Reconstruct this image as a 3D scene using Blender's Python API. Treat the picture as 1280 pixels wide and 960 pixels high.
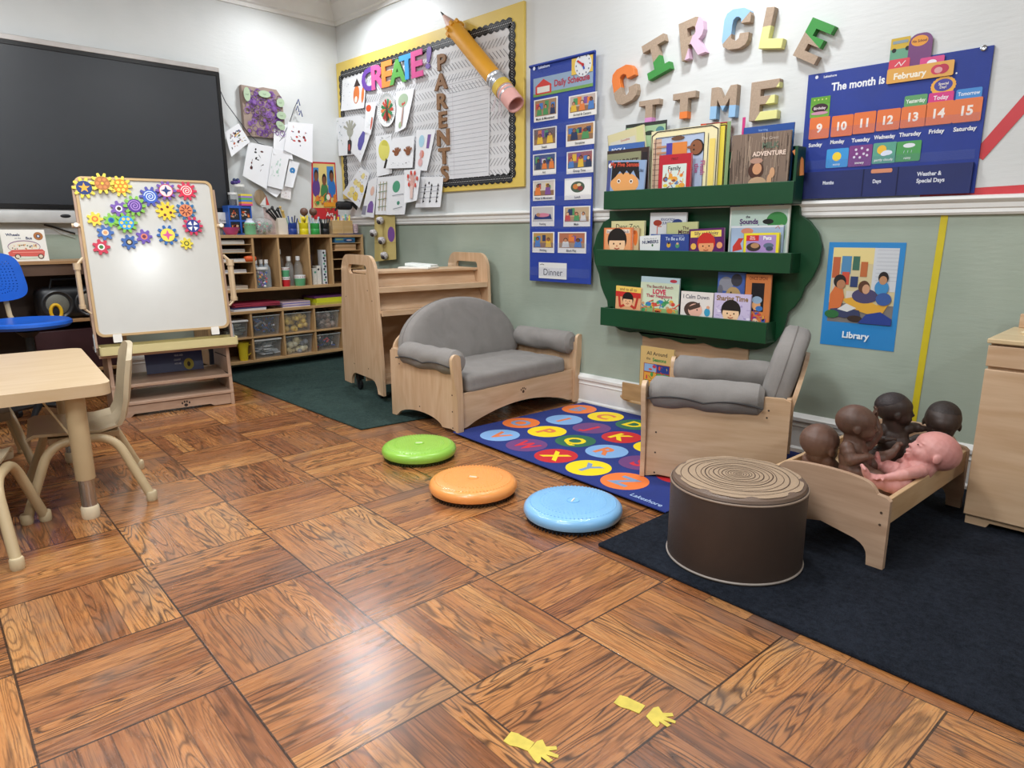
import bpy, bmesh, math, random
from mathutils import Vector, Matrix, noise
from mathutils.geometry import tessellate_polygon
random.seed(7)
PI = math.pi
for _o in list(bpy.data.objects): bpy.data.objects.remove(_o)
S = bpy.context.scene
COL = S.collection

# ------------------------------------------------------------------ camera
CAM = Vector((0, 0, 1.05)); FPX = 854.0
yaw, pitch, roll = [math.radians(a) for a in (45.786, 12.51, -0.175)]
fw = Vector((-math.sin(yaw)*math.cos(pitch), math.cos(yaw)*math.cos(pitch), -math.sin(pitch)))
rt = Vector((math.cos(yaw), math.sin(yaw), 0)); up = rt.cross(fw)
rt2 = rt*math.cos(roll) + up*math.sin(roll); up2 = -rt*math.sin(roll) + up*math.cos(roll)
cam = bpy.data.objects.new('camera', bpy.data.cameras.new('camera')); COL.objects.link(cam)
cam.matrix_world = Matrix(((rt2.x, up2.x, -fw.x, CAM.x), (rt2.y, up2.y, -fw.y, CAM.y), (rt2.z, up2.z, -fw.z, CAM.z), (0, 0, 0, 1)))
cam.data.sensor_width = 36; cam.data.lens = 36*FPX/1280; cam.data.clip_start = .02
S.camera = cam

# ------------------------------------------------------------------ light and exposure
S.view_settings.view_transform = 'Standard'; S.view_settings.look = 'None'
S.view_settings.exposure = EXPOSURE = 0.06; S.view_settings.gamma = 1; S.view_settings.use_curve_mapping = False
w = bpy.data.worlds.new('world'); S.world = w; w.use_nodes = True
w.node_tree.nodes['Background'].inputs[0].default_value = (.85, .92, 1, 1)
w.node_tree.nodes['Background'].inputs[1].default_value = .3
def area(loc, target, size, power, col=(.93, .97, 1)):
    l = bpy.data.lights.new('ceiling_lamp', 'AREA'); l.shape = 'RECTANGLE'; l.size = size[0]; l.size_y = size[1]
    l.energy = power; l.color = col
    o = bpy.data.objects.new('ceiling_lamp', l); COL.objects.link(o); o.location = loc
    o.rotation_euler = (Vector(target)-Vector(loc)).to_track_quat('-Z', 'Y').to_euler()
    return o
area((-1.75, 2.62, 2.82), (-1.75, 2.3, 0), (.2, .2), 22)
area((-1.6, .9, 2.82), (-1.6, 1.1, 0), (.4, .4), 34)
area((-4.72, 2.80, 2.80), (-4.3, 2.2, 0), (.13, .16), 18)
area((-3.6, .6, 2.80), (-3.6, .8, 0), (.9, .9), 48)
area((-.8, -1.0, 2.80), (-.9, -.7, 0), (1.2, 1.2), 76)
area((2.0, 1.15, 2.72), (1.2, 1.2, 0), (.22, .22), 26)

# ------------------------------------------------------------------ pixel of the photograph -> point on a real plane
def ray(px, py): return rt2*((px-640)/FPX) - up2*((py-480)/FPX) + fw
def atz(px, py, z=0.0): d = ray(px, py); return CAM + d*((z-CAM.z)/d.z)
def aty(px, py, y): d = ray(px, py); return CAM + d*((y-CAM.y)/d.y)
def atx(px, py, x): d = ray(px, py); return CAM + d*((x-CAM.x)/d.x)
def onplane(px, py, P, n): d = ray(px, py); n = Vector(n); return CAM + d*((Vector(P)-CAM).dot(n)/d.dot(n))
WY = 3.23; WX = -5.385

# ------------------------------------------------------------------ materials
def lin(c):
    if isinstance(c, str):
        c = c.lstrip('#'); c = [int(c[i:i+2], 16)/255 for i in (0, 2, 4)]
    return tuple(((x/12.92) if x <= .04045 else ((x+.055)/1.055)**2.4) for x in c[:3]) + (1,)
_M = {}
class NT:
    def __init__(s, name):
        s.m = bpy.data.materials.new(name); s.m.use_nodes = True; s.t = s.m.node_tree
        s.b = s.t.nodes['Principled BSDF']
    def n(s, typ, **k):
        nd = s.t.nodes.new(typ)
        for a, v in k.items(): setattr(nd, a, v)
        return nd
    def set(s, sock, v):
        if hasattr(v, 'links') or isinstance(v, bpy.types.NodeSocket): s.t.links.new(v, sock)
        else:
            try: sock.default_value = v
            except Exception: sock.default_value = tuple(v)[:len(sock.default_value)]
    def math(s, op, a, b=0.0, c=None):
        nd = s.n('ShaderNodeMath', operation=op); s.set(nd.inputs[0], a); s.set(nd.inputs[1], b)
        if c is not None: s.set(nd.inputs[2], c)
        return nd.outputs[0]
    def mix(s, f, a, b, mode='MIX'):
        nd = s.n('ShaderNodeMix', data_type='RGBA', blend_type=mode)
        s.set(nd.inputs[0], f); s.set(nd.inputs[6], a); s.set(nd.inputs[7], b); return nd.outputs[2]
    def mixf(s, f, a, b):
        nd = s.n('ShaderNodeMix', data_type='FLOAT'); s.set(nd.inputs[0], f); s.set(nd.inputs[2], a); s.set(nd.inputs[3], b); return nd.outputs[0]
    def xyz(s, x, y, z):
        nd = s.n('ShaderNodeCombineXYZ'); s.set(nd.inputs[0], x); s.set(nd.inputs[1], y); s.set(nd.inputs[2], z); return nd.outputs[0]
    def coord(s, scale=(1, 1, 1)):
        tc = s.n('ShaderNodeTexCoord'); mp = s.n('ShaderNodeMapping'); s.set(mp.inputs[0], tc.outputs['Object']); mp.inputs[3].default_value = scale
        return mp.outputs[0]
    def noise(s, vec, scale, detail=3, rough=.5, dist=0.0):
        nd = s.n('ShaderNodeTexNoise'); s.set(nd.inputs['Vector'], vec); nd.inputs['Scale'].default_value = scale
        nd.inputs['Detail'].default_value = detail; nd.inputs['Roughness'].default_value = rough; nd.inputs['Distortion'].default_value = dist
        return nd.outputs[0]
    def ramp(s, f, stops):
        nd = s.n('ShaderNodeValToRGB'); s.set(nd.inputs[0], f); e = nd.color_ramp.elements
        while len(e) < len(stops): e.new(.5)
        for el, (p, c) in zip(e, stops): el.position = p; el.color = c if len(c) == 4 else (*c, 1)
        return nd.outputs[0]
    def bump(s, h, strength=.2, dist=.01):
        nd = s.n('ShaderNodeBump'); nd.inputs['Strength'].default_value = strength; nd.inputs['Distance'].default_value = dist
        s.set(nd.inputs['Height'], h); s.t.links.new(nd.outputs[0], s.b.inputs['Normal']); s.t.links.new(nd.outputs[0], s.b.inputs['Coat Normal'])
def mat(col, rough=.5, metal=0.0, name=None, spec=.5, coat=0.0, var=.06, vscale=14, bump=0.0, bscale=300, trans=0.0, alpha=1.0, emit=0.0, sheen=0.0):
    """plain coloured material with a faint procedural variation"""
    key = (str(col), rough, metal, spec, coat, var, vscale, bump, bscale, trans, alpha, emit, sheen)
    if key in _M: return _M[key]
    m = NT(name or 'paint'); c = lin(col)
    if var:
        v = m.noise(m.coord(), vscale, 2)
        dk = tuple(x*(1-var) for x in c[:3])+(1,); lt = tuple(min(1, x*(1+var)) for x in c[:3])+(1,)
        m.set(m.b.inputs['Base Color'], m.ramp(v, [(.3, dk), (.7, lt)]))
    else: m.b.inputs['Base Color'].default_value = c
    m.b.inputs['Roughness'].default_value = rough; m.b.inputs['Metallic'].default_value = metal
    m.b.inputs['Specular IOR Level'].default_value = spec; m.b.inputs['Coat Weight'].default_value = coat
    m.b.inputs['Transmission Weight'].default_value = trans; m.b.inputs['Alpha'].default_value = alpha
    m.b.inputs['Sheen Weight'].default_value = sheen
    if emit: m.b.inputs['Emission Color'].default_value = c; m.b.inputs['Emission Strength'].default_value = emit
    if bump: m.bump(m.noise(m.coord(), bscale, 2), bump, .002)
    _M[key] = m.m; return m.m
def paper(col): return mat(col, .55, var=.0, name='printed_paper', spec=.35)
def wood(axis='x', base='#d6b796', dark='#bf9a76', rough=.38, name='birch_plywood', k=1.0):
    key = ('wood', axis, base, dark, rough, k)
    if key in _M: return _M[key]
    m = NT(name); lo = 2.2*k; hi = 26*k
    sc = {'x': (lo, hi, hi), 'y': (hi, lo, hi), 'z': (hi, hi, lo)}[axis]
    broad = {'x': (.8, 4, 4), 'y': (4, .8, 4), 'z': (4, 4, .8)}[axis]
    g = m.noise(m.coord(sc), 1.6, 5, .6)
    fig = m.noise(m.coord(broad), 1.5, 2, .5, .6)
    rg = m.math('SINE', m.math('MULTIPLY', fig, 34.0)); rg = m.math('MULTIPLY_ADD', rg, .5, .5)
    f = m.math('ADD', m.math('MULTIPLY', g, .75), m.math('MULTIPLY', rg, .16))
    c = m.ramp(f, [(.22, lin(dark)), (.68, lin(base))])
    m.set(m.b.inputs['Base Color'], c); m.b.inputs['Roughness'].default_value = rough
    m.bump(g, .06, .002); _M[key] = m.m; return m.m
def fabric(col, scale=420, rough=.85, name='woven_fabric', wr=.5):
    key = ('fab', col, scale, rough, wr)
    if key in _M: return _M[key]
    m = NT(name); c = lin(col)
    n1 = m.noise(m.coord(), scale, 2); n2 = m.noise(m.coord(), 9, 3, .55, .8)
    f = m.math('ADD', m.math('MULTIPLY', n1, .5), m.math('MULTIPLY', n2, .5))
    m.set(m.b.inputs['Base Color'], m.ramp(f, [(.3, tuple(x*.82 for x in c[:3])+(1,)), (.7, tuple(min(1, x*1.12) for x in c[:3])+(1,))]))
    m.b.inputs['Roughness'].default_value = rough; m.b.inputs['Sheen Weight'].default_value = .03
    m.bump(m.math('ADD', m.math('MULTIPLY', n1, .12), m.math('MULTIPLY', n2, wr)), .5, .02)
    _M[key] = m.m; return m.m
def carpet(c1, c2, name='carpet_pile'):
    m = NT(name); co = m.coord()
    n1 = m.noise(co, 260, 3, .7); n2 = m.noise(co, 5, 4, .6); n3 = m.noise(co, 60, 2, .6)
    f = m.math('ADD', m.math('ADD', m.math('MULTIPLY', n1, .5), m.math('MULTIPLY', n2, .25)), m.math('MULTIPLY', n3, .35))
    m.set(m.b.inputs['Base Color'], m.ramp(f, [(.36, lin(c1)), (.72, lin(c2))]))
    m.b.inputs['Roughness'].default_value = .95; m.b.inputs['Specular IOR Level'].default_value = .15
    m.bump(m.math('ADD', n1, m.math('MULTIPLY', n3, .9)), 1.0, .02); return m.m

# ------------------------------------------------------------------ mesh builder
class MB:
    def __init__(s): s.v = []; s.f = []; s.mi = []; s.mats = []; s.M = Matrix()
    def mi_(s, m):
        if m not in s.mats: s.mats.append(m)
        return s.mats.index(m)
    def add(s, vs, fs, m, M=None):
        T = s.M @ M if M is not None else s.M
        b = len(s.v); i = s.mi_(m)
        s.v += [T @ Vector(p) for p in vs]; s.f += [[b+k for k in f] for f in fs]; s.mi += [i]*len(fs)
        return s
    def box(s, a, b, m, M=None):
        x0, y0, z0 = [min(a[i], b[i]) for i in range(3)]; x1, y1, z1 = [max(a[i], b[i]) for i in range(3)]
        vs = [(x0, y0, z0), (x1, y0, z0), (x1, y1, z0), (x0, y1, z0), (x0, y0, z1), (x1, y0, z1), (x1, y1, z1), (x0, y1, z1)]
        return s.add(vs, [(0, 3, 2, 1), (4, 5, 6, 7), (0, 1, 5, 4), (1, 2, 6, 5), (2, 3, 7, 6), (3, 0, 4, 7)], m, M)
    def prism(s, outline, O, U, V, N, t, m, holes=(), side=None):
        """2-D outline in the frame O,U,V extruded by t along N (front face at O + N*t)"""
        O, U, V, N = Vector(O), Vector(U), Vector(V), Vector(N)
        loops = [list(outline)] + [list(h) for h in holes]
        flat = [p for l in loops for p in l]; n = len(flat)
        bk = [O+U*p[0]+V*p[1] for p in flat]; fr = [q+N*t for q in bk]
        tri = tessellate_polygon([[Vector((p[0], p[1], 0)) for p in l] for l in loops])
        flip = U.cross(V).dot(N) < 0
        fs, fs2 = [], []
        for a, b, c in tri:
            p, q, r = flat[a], flat[b], flat[c]
            ccw = ((q[0]-p[0])*(r[1]-p[1])-(q[1]-p[1])*(r[0]-p[0])) > 0
            if ccw == flip: a, b = b, a
            fs.append((n+a, n+b, n+c)); fs.append((a, c, b))
        k = 0
        for li, l in enumerate(loops):
            ar = sum(l[i][0]*l[(i+1) % len(l)][1]-l[(i+1) % len(l)][0]*l[i][1] for i in range(len(l)))
            for i in range(len(l)):
                a, b = k+i, k+(i+1) % len(l)
                q = (a, b, n+b, n+a)
                if ((ar > 0) != (li == 0)) != flip: q = q[::-1]
                fs2.append(q)
            k += len(l)
        s.add(bk+fr, fs, m)
        if side is None or side is m:
            b0 = len(s.v)-2*n; i = s.mi_(m); s.f += [[b0+k for k in f] for f in fs2]; s.mi += [i]*len(fs2)
        else:
            b0 = len(s.v)-2*n; i = s.mi_(side); s.f += [[b0+k for k in f] for f in fs2]; s.mi += [i]*len(fs2)
        return s
    def cyl(s, p, q, r, m, n=16, r2=None, caps=True):
        p, q = Vector(p), Vector(q); d = (q-p).normalized(); a = d.orthogonal().normalized(); b = d.cross(a)
        r2 = r if r2 is None else r2
        vs = [p+(a*math.cos(2*PI*i/n)+b*math.sin(2*PI*i/n))*r for i in range(n)] + [q+(a*math.cos(2*PI*i/n)+b*math.sin(2*PI*i/n))*r2 for i in range(n)]
        fs = [(i, (i+1) % n, n+(i+1) % n, n+i) for i in range(n)]
        if caps: fs += [tuple(range(n))[::-1], tuple(range(n, 2*n))]
        return s.add(vs, fs, m)
    def tube(s, pts, r, m, n=12, closed=False, flat=1.0):
        pts = [Vector(p) for p in pts]; N_ = len(pts); rs = r if isinstance(r, (list, tuple)) else [r]*N_
        vs = []; ref = None
        for i, p in enumerate(pts):
            a = pts[i-1] if (i or closed) else p; b = pts[(i+1) % N_] if (i < N_-1 or closed) else p
            d = (b-a).normalized()
            if ref is None: ref = d.orthogonal().normalized()
            ref = (ref-d*ref.dot(d)).normalized(); o = d.cross(ref)
            vs += [p+(ref*math.cos(2*PI*k/n)+o*math.sin(2*PI*k/n)*flat)*rs[i] for k in range(n)]
        fs = []
        for i in range(N_ if closed else N_-1):
            for k in range(n):
                j = (i+1) % N_
                fs.append((i*n+k, i*n+(k+1) % n, j*n+(k+1) % n, j*n+k))
        if not closed: fs += [tuple(range(n))[::-1], tuple(range((N_-1)*n, N_*n))]
        return s.add(vs, fs, m)
    def lathe(s, prof, c, m, n=32, mats=None, ax=None):
        """prof [(r,z)] turned about z at c"""
        c = Vector(c); T = Matrix.Translation(c)
        if ax is not None: T = T @ Vector((0, 0, 1)).rotation_difference(Vector(ax)).to_matrix().to_4x4()
        k = len(prof)
        vs = [T @ Vector((r*math.cos(2*PI*i/n), r*math.sin(2*PI*i/n), z)) for (r, z) in prof for i in range(n)]
        for j in range(k-1):
            mm = mats[j] if mats else m
            b0 = None
        b = len(s.v); s.v += [s.M @ v for v in vs]
        for j in range(k-1):
            i_ = s.mi_(mats[j] if mats else m)
            for i in range(n):
                s.f.append([b+j*n+i, b+j*n+(i+1) % n, b+(j+1)*n+(i+1) % n, b+(j+1)*n+i]); s.mi.append(i_)
        if prof[0][0] > 1e-6: s.f.append([b+i for i in range(n)][::-1]); s.mi.append(s.mi_(mats[0] if mats else m))
        if prof[-1][0] > 1e-6: s.f.append([b+(k-1)*n+i for i in range(n)]); s.mi.append(s.mi_(mats[-1] if mats else m))
        return s
    def ball(s, c, r, m, nu=20, nv=12, R=None):
        r = r if hasattr(r, '__len__') else (r, r, r)
        T = Matrix.Translation(Vector(c))
        if R is not None: T = T @ R
        vs = [(0, 0, -r[2])]; 
        for j in range(1, nv):
            t = -PI/2+PI*j/nv
            vs += [(r[0]*math.cos(t)*math.cos(2*PI*i/nu), r[1]*math.cos(t)*math.sin(2*PI*i/nu), r[2]*math.sin(t)) for i in range(nu)]
        vs.append((0, 0, r[2])); L = len(vs)-1; fs = [(0, 1+(i+1) % nu, 1+i) for i in range(nu)]
        for j in range(nv-2):
            a = 1+j*nu; b = a+nu
            fs += [(a+i, a+(i+1) % nu, b+(i+1) % nu, b+i) for i in range(nu)]
        a = 1+(nv-2)*nu; fs += [(a+i, a+(i+1) % nu, L) for i in range(nu)]
        return s.add(vs, fs, m, T)
    def pad(s, c, half, r, m, R=None, n=14, puff=0.0, wr=0.0, seed=0):
        """soft rounded block"""
        c = Vector(c); T = Matrix.Translation(c)
        if R is not None: T = T @ R
        vs, fs, idx = [], [], {}
        def vert(p):
            k = tuple(round(x, 5) for x in p)
            if k not in idx:
                idx[k] = len(vs); q = [p[i]*half[i] for i in range(3)]
                cl = Vector([max(-half[i]+r, min(half[i]-r, q[i])) for i in range(3)]); d = Vector(q)-cl
                if d.length > 1e-9: d = d.normalized()*r
                o = cl+d; nn = d.normalized() if d.length > 0 else Vector((0, 0, 0))
                if puff:
                    ax = min(range(3), key=lambda i: half[i])
                    w_ = 1
                    for i in range(3):
                        if i != ax: w_ *= max(0, 1-(o[i]/half[i])**2)
                    o[ax] *= 1+puff*w_/max(half[ax], 1e-6)*1.0 if True else 1
                if wr: o += nn*wr*noise.noise((o+Vector((seed, 0, 0)))*16)
                vs.append(o)
            return idx[k]
        g = [math.sin((i/n-.5)*PI)*.35+(2*i/n-1)*.65 for i in range(n+1)]
        for ax in range(3):
            u, v = (ax+1) % 3, (ax+2) % 3
            for sg in (-1, 1):
                for i in range(n):
                    for j in range(n):
                        q = []
                        for (a, b) in ((i, j), (i+1, j), (i+1, j+1), (i, j+1)):
                            p = [0, 0, 0]; p[ax] = sg; p[u] = g[a]; p[v] = g[b]; q.append(vert(p))
                        fs.append(q if sg > 0 else q[::-1])
        return s.add(vs, fs, m, T)
    def build(s, name, parent=None, world=True, origin=None, smooth=35, bevel=0.0, bseg=2, label=None):
        me = bpy.data.meshes.new(name)
        if parent is not None:
            inv = parent_matrix(parent).inverted() if world else Matrix()
            vs = [inv @ v for v in s.v]; loc = Vector((0, 0, 0))
        else:
            if origin is None:
                xs = [v.x for v in s.v]; ys = [v.y for v in s.v]; zs = [v.z for v in s.v]
                origin = ((min(xs)+max(xs))/2, (min(ys)+max(ys))/2, min(zs))
            loc = Vector(origin); vs = [v-loc for v in s.v]
        me.from_pydata([tuple(v) for v in vs], [], s.f)
        for m in s.mats: me.materials.append(m)
        me.polygons.foreach_set('material_index', s.mi)
        me.validate(); me.update()
        if smooth:
            me.polygons.foreach_set('use_smooth', [True]*len(me.polygons)); me.set_sharp_from_angle(angle=math.radians(smooth))
        o = bpy.data.objects.new(name, me); COL.objects.link(o); o.location = loc
        if parent is not None: o.parent = parent
        if bevel:
            b = o.modifiers.new('bevel', 'BEVEL'); b.width = bevel; b.segments = bseg; b.limit_method = 'ANGLE'; b.angle_limit = math.radians(40); b.harden_normals = True
        if label: o['label'] = label
        return o
def parent_matrix(o):
    m = Matrix.LocRotScale(o.location, o.rotation_euler, o.scale)
    return parent_matrix(o.parent) @ m if o.parent else m
def thing(name, label, cat, loc=(0, 0, 0), rz=0.0, group=None):
    o = bpy.data.objects.new(name, None); COL.objects.link(o); o.empty_display_size = .1
    o.location = loc; o.rotation_euler = (0, 0, rz); o['label'] = label; o['category'] = cat
    if group: o['group'] = group
    return o
def tag(o, label, cat, group=None, kind=None):
    o['label'] = label; o['category'] = cat
    if group: o['group'] = group
    if kind: o['kind'] = kind
    return o
def struct(mb, name, **k):
    o = mb.build(name, **k)
    if o.parent is None: o['kind'] = 'structure'
    return o
def loc_frame(o):
    """matrix of a thing, to build in its own frame: mb.M = loc_frame(o)"""
    return parent_matrix(o)
def arc(cx, cy, rx, ry, a0, a1, n=12):
    return [(cx+rx*math.cos(math.radians(a0+(a1-a0)*i/n)), cy+ry*math.sin(math.radians(a0+(a1-a0)*i/n))) for i in range(n+1)]
def rrect(x0, y0, x1, y1, r, n=6):
    return arc(x1-r, y0+r, r, r, -90, 0, n)+arc(x1-r, y1-r, r, r, 0, 90, n)+arc(x0+r, y1-r, r, r, 90, 180, n)+arc(x0+r, y0+r, r, r, 180, 270, n)

# ------------------------------------------------------------------ text
_T = {}
def text_geo(txt, bold=0.0, shear=0.0):
    k = (txt, bold, shear)
    if k not in _T:
        cu = bpy.data.curves.new('t', 'FONT'); cu.body = txt; cu.size = 1; cu.resolution_u = 3; cu.offset = bold; cu.shear = shear; cu.align_x = 'CENTER'
        o = bpy.data.objects.new('t', cu); COL.objects.link(o); bpy.context.view_layer.update()
        me = bpy.data.meshes.new_from_object(o.evaluated_get(bpy.context.evaluated_depsgraph_get()))
        v = [(p.co.x, p.co.y) for p in me.vertices]; f = [list(p.vertices) for p in me.polygons]
        bpy.data.objects.remove(o); bpy.data.meshes.remove(me)
        xs = [p[0] for p in v] or [0]; ys = [p[1] for p in v] or [0]
        _T[k] = (v, f, (min(xs), max(xs), min(ys), max(ys)))
    return _T[k]

# ------------------------------------------------------------------ flat printed art on a real surface
class Art:
    """prints shapes on a surface; unit frame O (lower left), U, V (vectors of the full width and height), N outward"""
    def __init__(s, mb, O, U, V, N, eps=.0002):
        s.mb = mb; s.O = Vector(O); s.U = Vector(U); s.V = Vector(V); s.N = Vector(N).normalized(); s.k = 1; s.eps = eps
        s.w = s.U.length; s.h = s.V.length; s.ts = 1
    def P(s, x, y): return s.O+s.U*x+s.V*y+s.N*(s.eps*s.k)
    def poly(s, pts, col):
        vs = [s.P(*p) for p in pts]
        tri = tessellate_polygon([[Vector((p[0]*s.w, p[1]*s.h, 0)) for p in pts]])
        fs = []
        for a, b, c in tri:
            nn = (vs[b]-vs[a]).cross(vs[c]-vs[a])
            fs.append((a, b, c) if nn.dot(s.N) > 0 else (a, c, b))
        s.mb.add(vs, fs, paper(col) if isinstance(col, str) else col); s.k += 1; return s
    def rect(s, x0, y0, x1, y1, col): return s.poly([(x0, y0), (x1, y0), (x1, y1), (x0, y1)], col)
    def ell(s, cx, cy, rx, ry, col, n=20, a0=0, a1=360):
        """rx in units of width; ry in units of height"""
        full = abs(a1-a0) >= 360
        return s.poly([(cx+rx*math.cos(math.radians(a0+(a1-a0)*i/n)), cy+ry*math.sin(math.radians(a0+(a1-a0)*i/n))) for i in range(n+(0 if full else 1))], col)
    def disc(s, cx, cy, r, col, n=20): return s.ell(cx, cy, r, r*s.w/s.h, col, n)
    def line(s, pts, wd, col):
        """wd in units of width"""
        for a, b in zip(pts, pts[1:]):
            ax, ay, bx, by = a[0]*s.w, a[1]*s.h, b[0]*s.w, b[1]*s.h; L = math.hypot(bx-ax, by-ay) or 1
            nx, ny = -(by-ay)/L*wd*s.w/2, (bx-ax)/L*wd*s.w/2
            s.poly([((ax+nx)/s.w, (ay+ny)/s.h), ((ax-nx)/s.w, (ay-ny)/s.h), ((bx-nx)/s.w, (by-ny)/s.h), ((bx+nx)/s.w, (by+ny)/s.h)], col); s.k -= .97
        s.k += 1; return s
    def text(s, txt, cx, cy, hgt, col, width=None, bold=.02, rot=0, shear=0.0):
        """cx,cy centre; hgt cap height in units of height; width = maximal width in units of width"""
        v, f, (x0, x1, y0, y1) = text_geo(txt, bold, shear)
        if not f: return s
        sc = hgt*s.ts*s.h/.72; sx = sc
        if width and (x1-x0)*sc > width*s.w: sx = width*s.w/(x1-x0)
        r = math.radians(rot); pts = []
        for p in v:
            dx, dy = (p[0]-(x0+x1)/2)*sx, (p[1]-.36)*sc
            pts.append(s.P(cx+(dx*math.cos(r)-dy*math.sin(r))/s.w, cy+(dx*math.sin(r)+dy*math.cos(r))/s.h))
        fs = []
        for q in f:
            nn = (pts[q[1]]-pts[q[0]]).cross(pts[q[2]]-pts[q[0]])
            fs.append(q if nn.dot(s.N) > 0 else q[::-1])
        s.mb.add(pts, fs, paper(col) if isinstance(col, str) else col); s.k += 1; return s

class Sheet(Art):
    """thin sheet of paper between four 3-D corners (bl, br, tr, tl), slightly curled away from the wall along N"""
    def __init__(s, mb, bl, br, tr, tl, N, col='#e9e9e6', curl=.006, t=.0006, eps=.0005):
        s.c = [Vector(q) for q in (bl, br, tr, tl)]; s.curl = curl; s.N = Vector(N).normalized()
        super().__init__(mb, bl, s.c[1]-s.c[0], s.c[3]-s.c[0], N, eps)
        n = 8; s.k = 0; vs = [s.P(i/n, j/n) for j in range(n+1) for i in range(n+1)]; m_ = len(vs); vs += [v-s.N*t for v in vs]; fs = []
        for j in range(n):
            for i in range(n):
                q = [j*(n+1)+i, j*(n+1)+i+1, (j+1)*(n+1)+i+1, (j+1)*(n+1)+i]
                if (vs[q[1]]-vs[q[0]]).cross(vs[q[2]]-vs[q[0]]).dot(s.N) < 0: q = q[::-1]
                fs.append(tuple(q)); fs.append(tuple(x+m_ for x in q[::-1]))
        per = list(range(n+1))+[j*(n+1)+n for j in range(1, n+1)]+[n*(n+1)+i for i in range(n-1, -1, -1)]+[j*(n+1) for j in range(n-1, 0, -1)]
        for a_, b_ in zip(per, per[1:]+per[:1]): fs.append((a_, a_+m_, b_+m_, b_))
        mb.add(vs, fs, mat(col, .6, name='paper', var=.015) if isinstance(col, str) else col); s.k = 1
    def P(s, x, y):
        a, b, c, d = s.c
        p = (a*(1-x)+b*x)*(1-y)+(d*(1-x)+c*x)*y
        return p+s.N*(s.curl*((1-y)**2*.8+.6*(2*x-1)**2*(1-y)))+s.N*(s.eps*s.k)
def snapshot(a, x0, y0, x1, y1, seed, bg='#b8a58c', cols=None, n=3):
    """a small printed photograph of children in a classroom"""
    R = random.Random(seed); cols = cols or ['#4a78b8', '#b84a4a', '#d8b03c', '#4f8f5a', '#7a5090', '#d87a3c', '#2e3a5a', '#c8c8c8']
    w, h = x1-x0, y1-y0; a.rect(x0, y0, x1, y1, bg); a.rect(x0, y0, x1, y0+h*.35, R.choice(['#8a6a50', '#6a6a70', '#a08468', '#50586a']))
    for i in range(5):
        bx = x0+w*(.02+.78*R.random()); a.rect(bx, y0+h*.45, bx+w*.17, y0+h*(.65+.3*R.random()), R.choice(cols)); a.k -= .7
    a.k += 1
    for i in range(n):
        cx = x0+w*((i+.5)/n+(R.random()-.5)*.12); cy = y0+h*(.42+.16*R.random()); k = min(.30, .75/n)
        a.poly([(cx-w*k*.5, y0+h*.05), (cx+w*k*.5, y0+h*.05), (cx+w*k*.36, cy), (cx-w*k*.36, cy)], R.choice(cols))
        a.ell(cx, cy+h*.10, w*k*.27, h*.13, '#2a1f1c', 12); a.ell(cx, cy+h*.07, w*k*.21, h*.11, R.choice(['#b98262', '#8a5a40', '#d8a888', '#6d4632']), 12)
def wb(px, py, off=0.0): return aty(px, py, WY-off)
def wa(px, py, off=0.0): return atx(px, py, WX+off)
def fillet(pts, r, n=5):
    pts = [Vector(p) for p in pts]; out = [pts[0]]
    for a, b, c in zip(pts, pts[1:], pts[2:]):
        d1, d2 = (a-b), (c-b); k = min(r, d1.length*.48, d2.length*.48); p, q = b+d1.normalized()*k, b+d2.normalized()*k
        out += [(p*(1-t)**2+b*2*t*(1-t)+q*t*t) for t in [i/n for i in range(n+1)]]
    return out+[pts[-1]]

# ================================================================== ROOM
def wall_mat(split):
    m = NT('painted_plaster'); tc = m.n('ShaderNodeNewGeometry'); sp = m.n('ShaderNodeSeparateXYZ'); m.set(sp.inputs[0], tc.outputs['Position'])
    f = m.math('GREATER_THAN', sp.outputs[2], split)
    v = m.noise(tc.outputs['Position'], 3, 3)
    low = m.ramp(v, [(.35, lin('#9ca89a')), (.7, lin('#a8b3a5'))]); hi = m.ramp(v, [(.35, lin('#cfd2d1')), (.7, lin('#d6d8d7'))])
    m.set(m.b.inputs['Base Color'], m.mix(f, low, hi)); m.b.inputs['Roughness'].default_value = .42; m.b.inputs['Specular IOR Level'].default_value = .4
    mp = m.n('ShaderNodeMapping'); m.set(mp.inputs[0], tc.outputs['Position']); mp.inputs[3].default_value = (3, 3, 14)
    m.bump(m.noise(mp.outputs[0], 4, 5, .6), .16, .006); return m.m
WALL = wall_mat(1.115); WALLA = wall_mat(1.045)
WHITE = mat('#e6e6e3', .4, name='white_gloss_trim', var=.02)
CEIL = mat('#dfe0e0', .8, name='ceiling_paint', var=.02)

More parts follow.
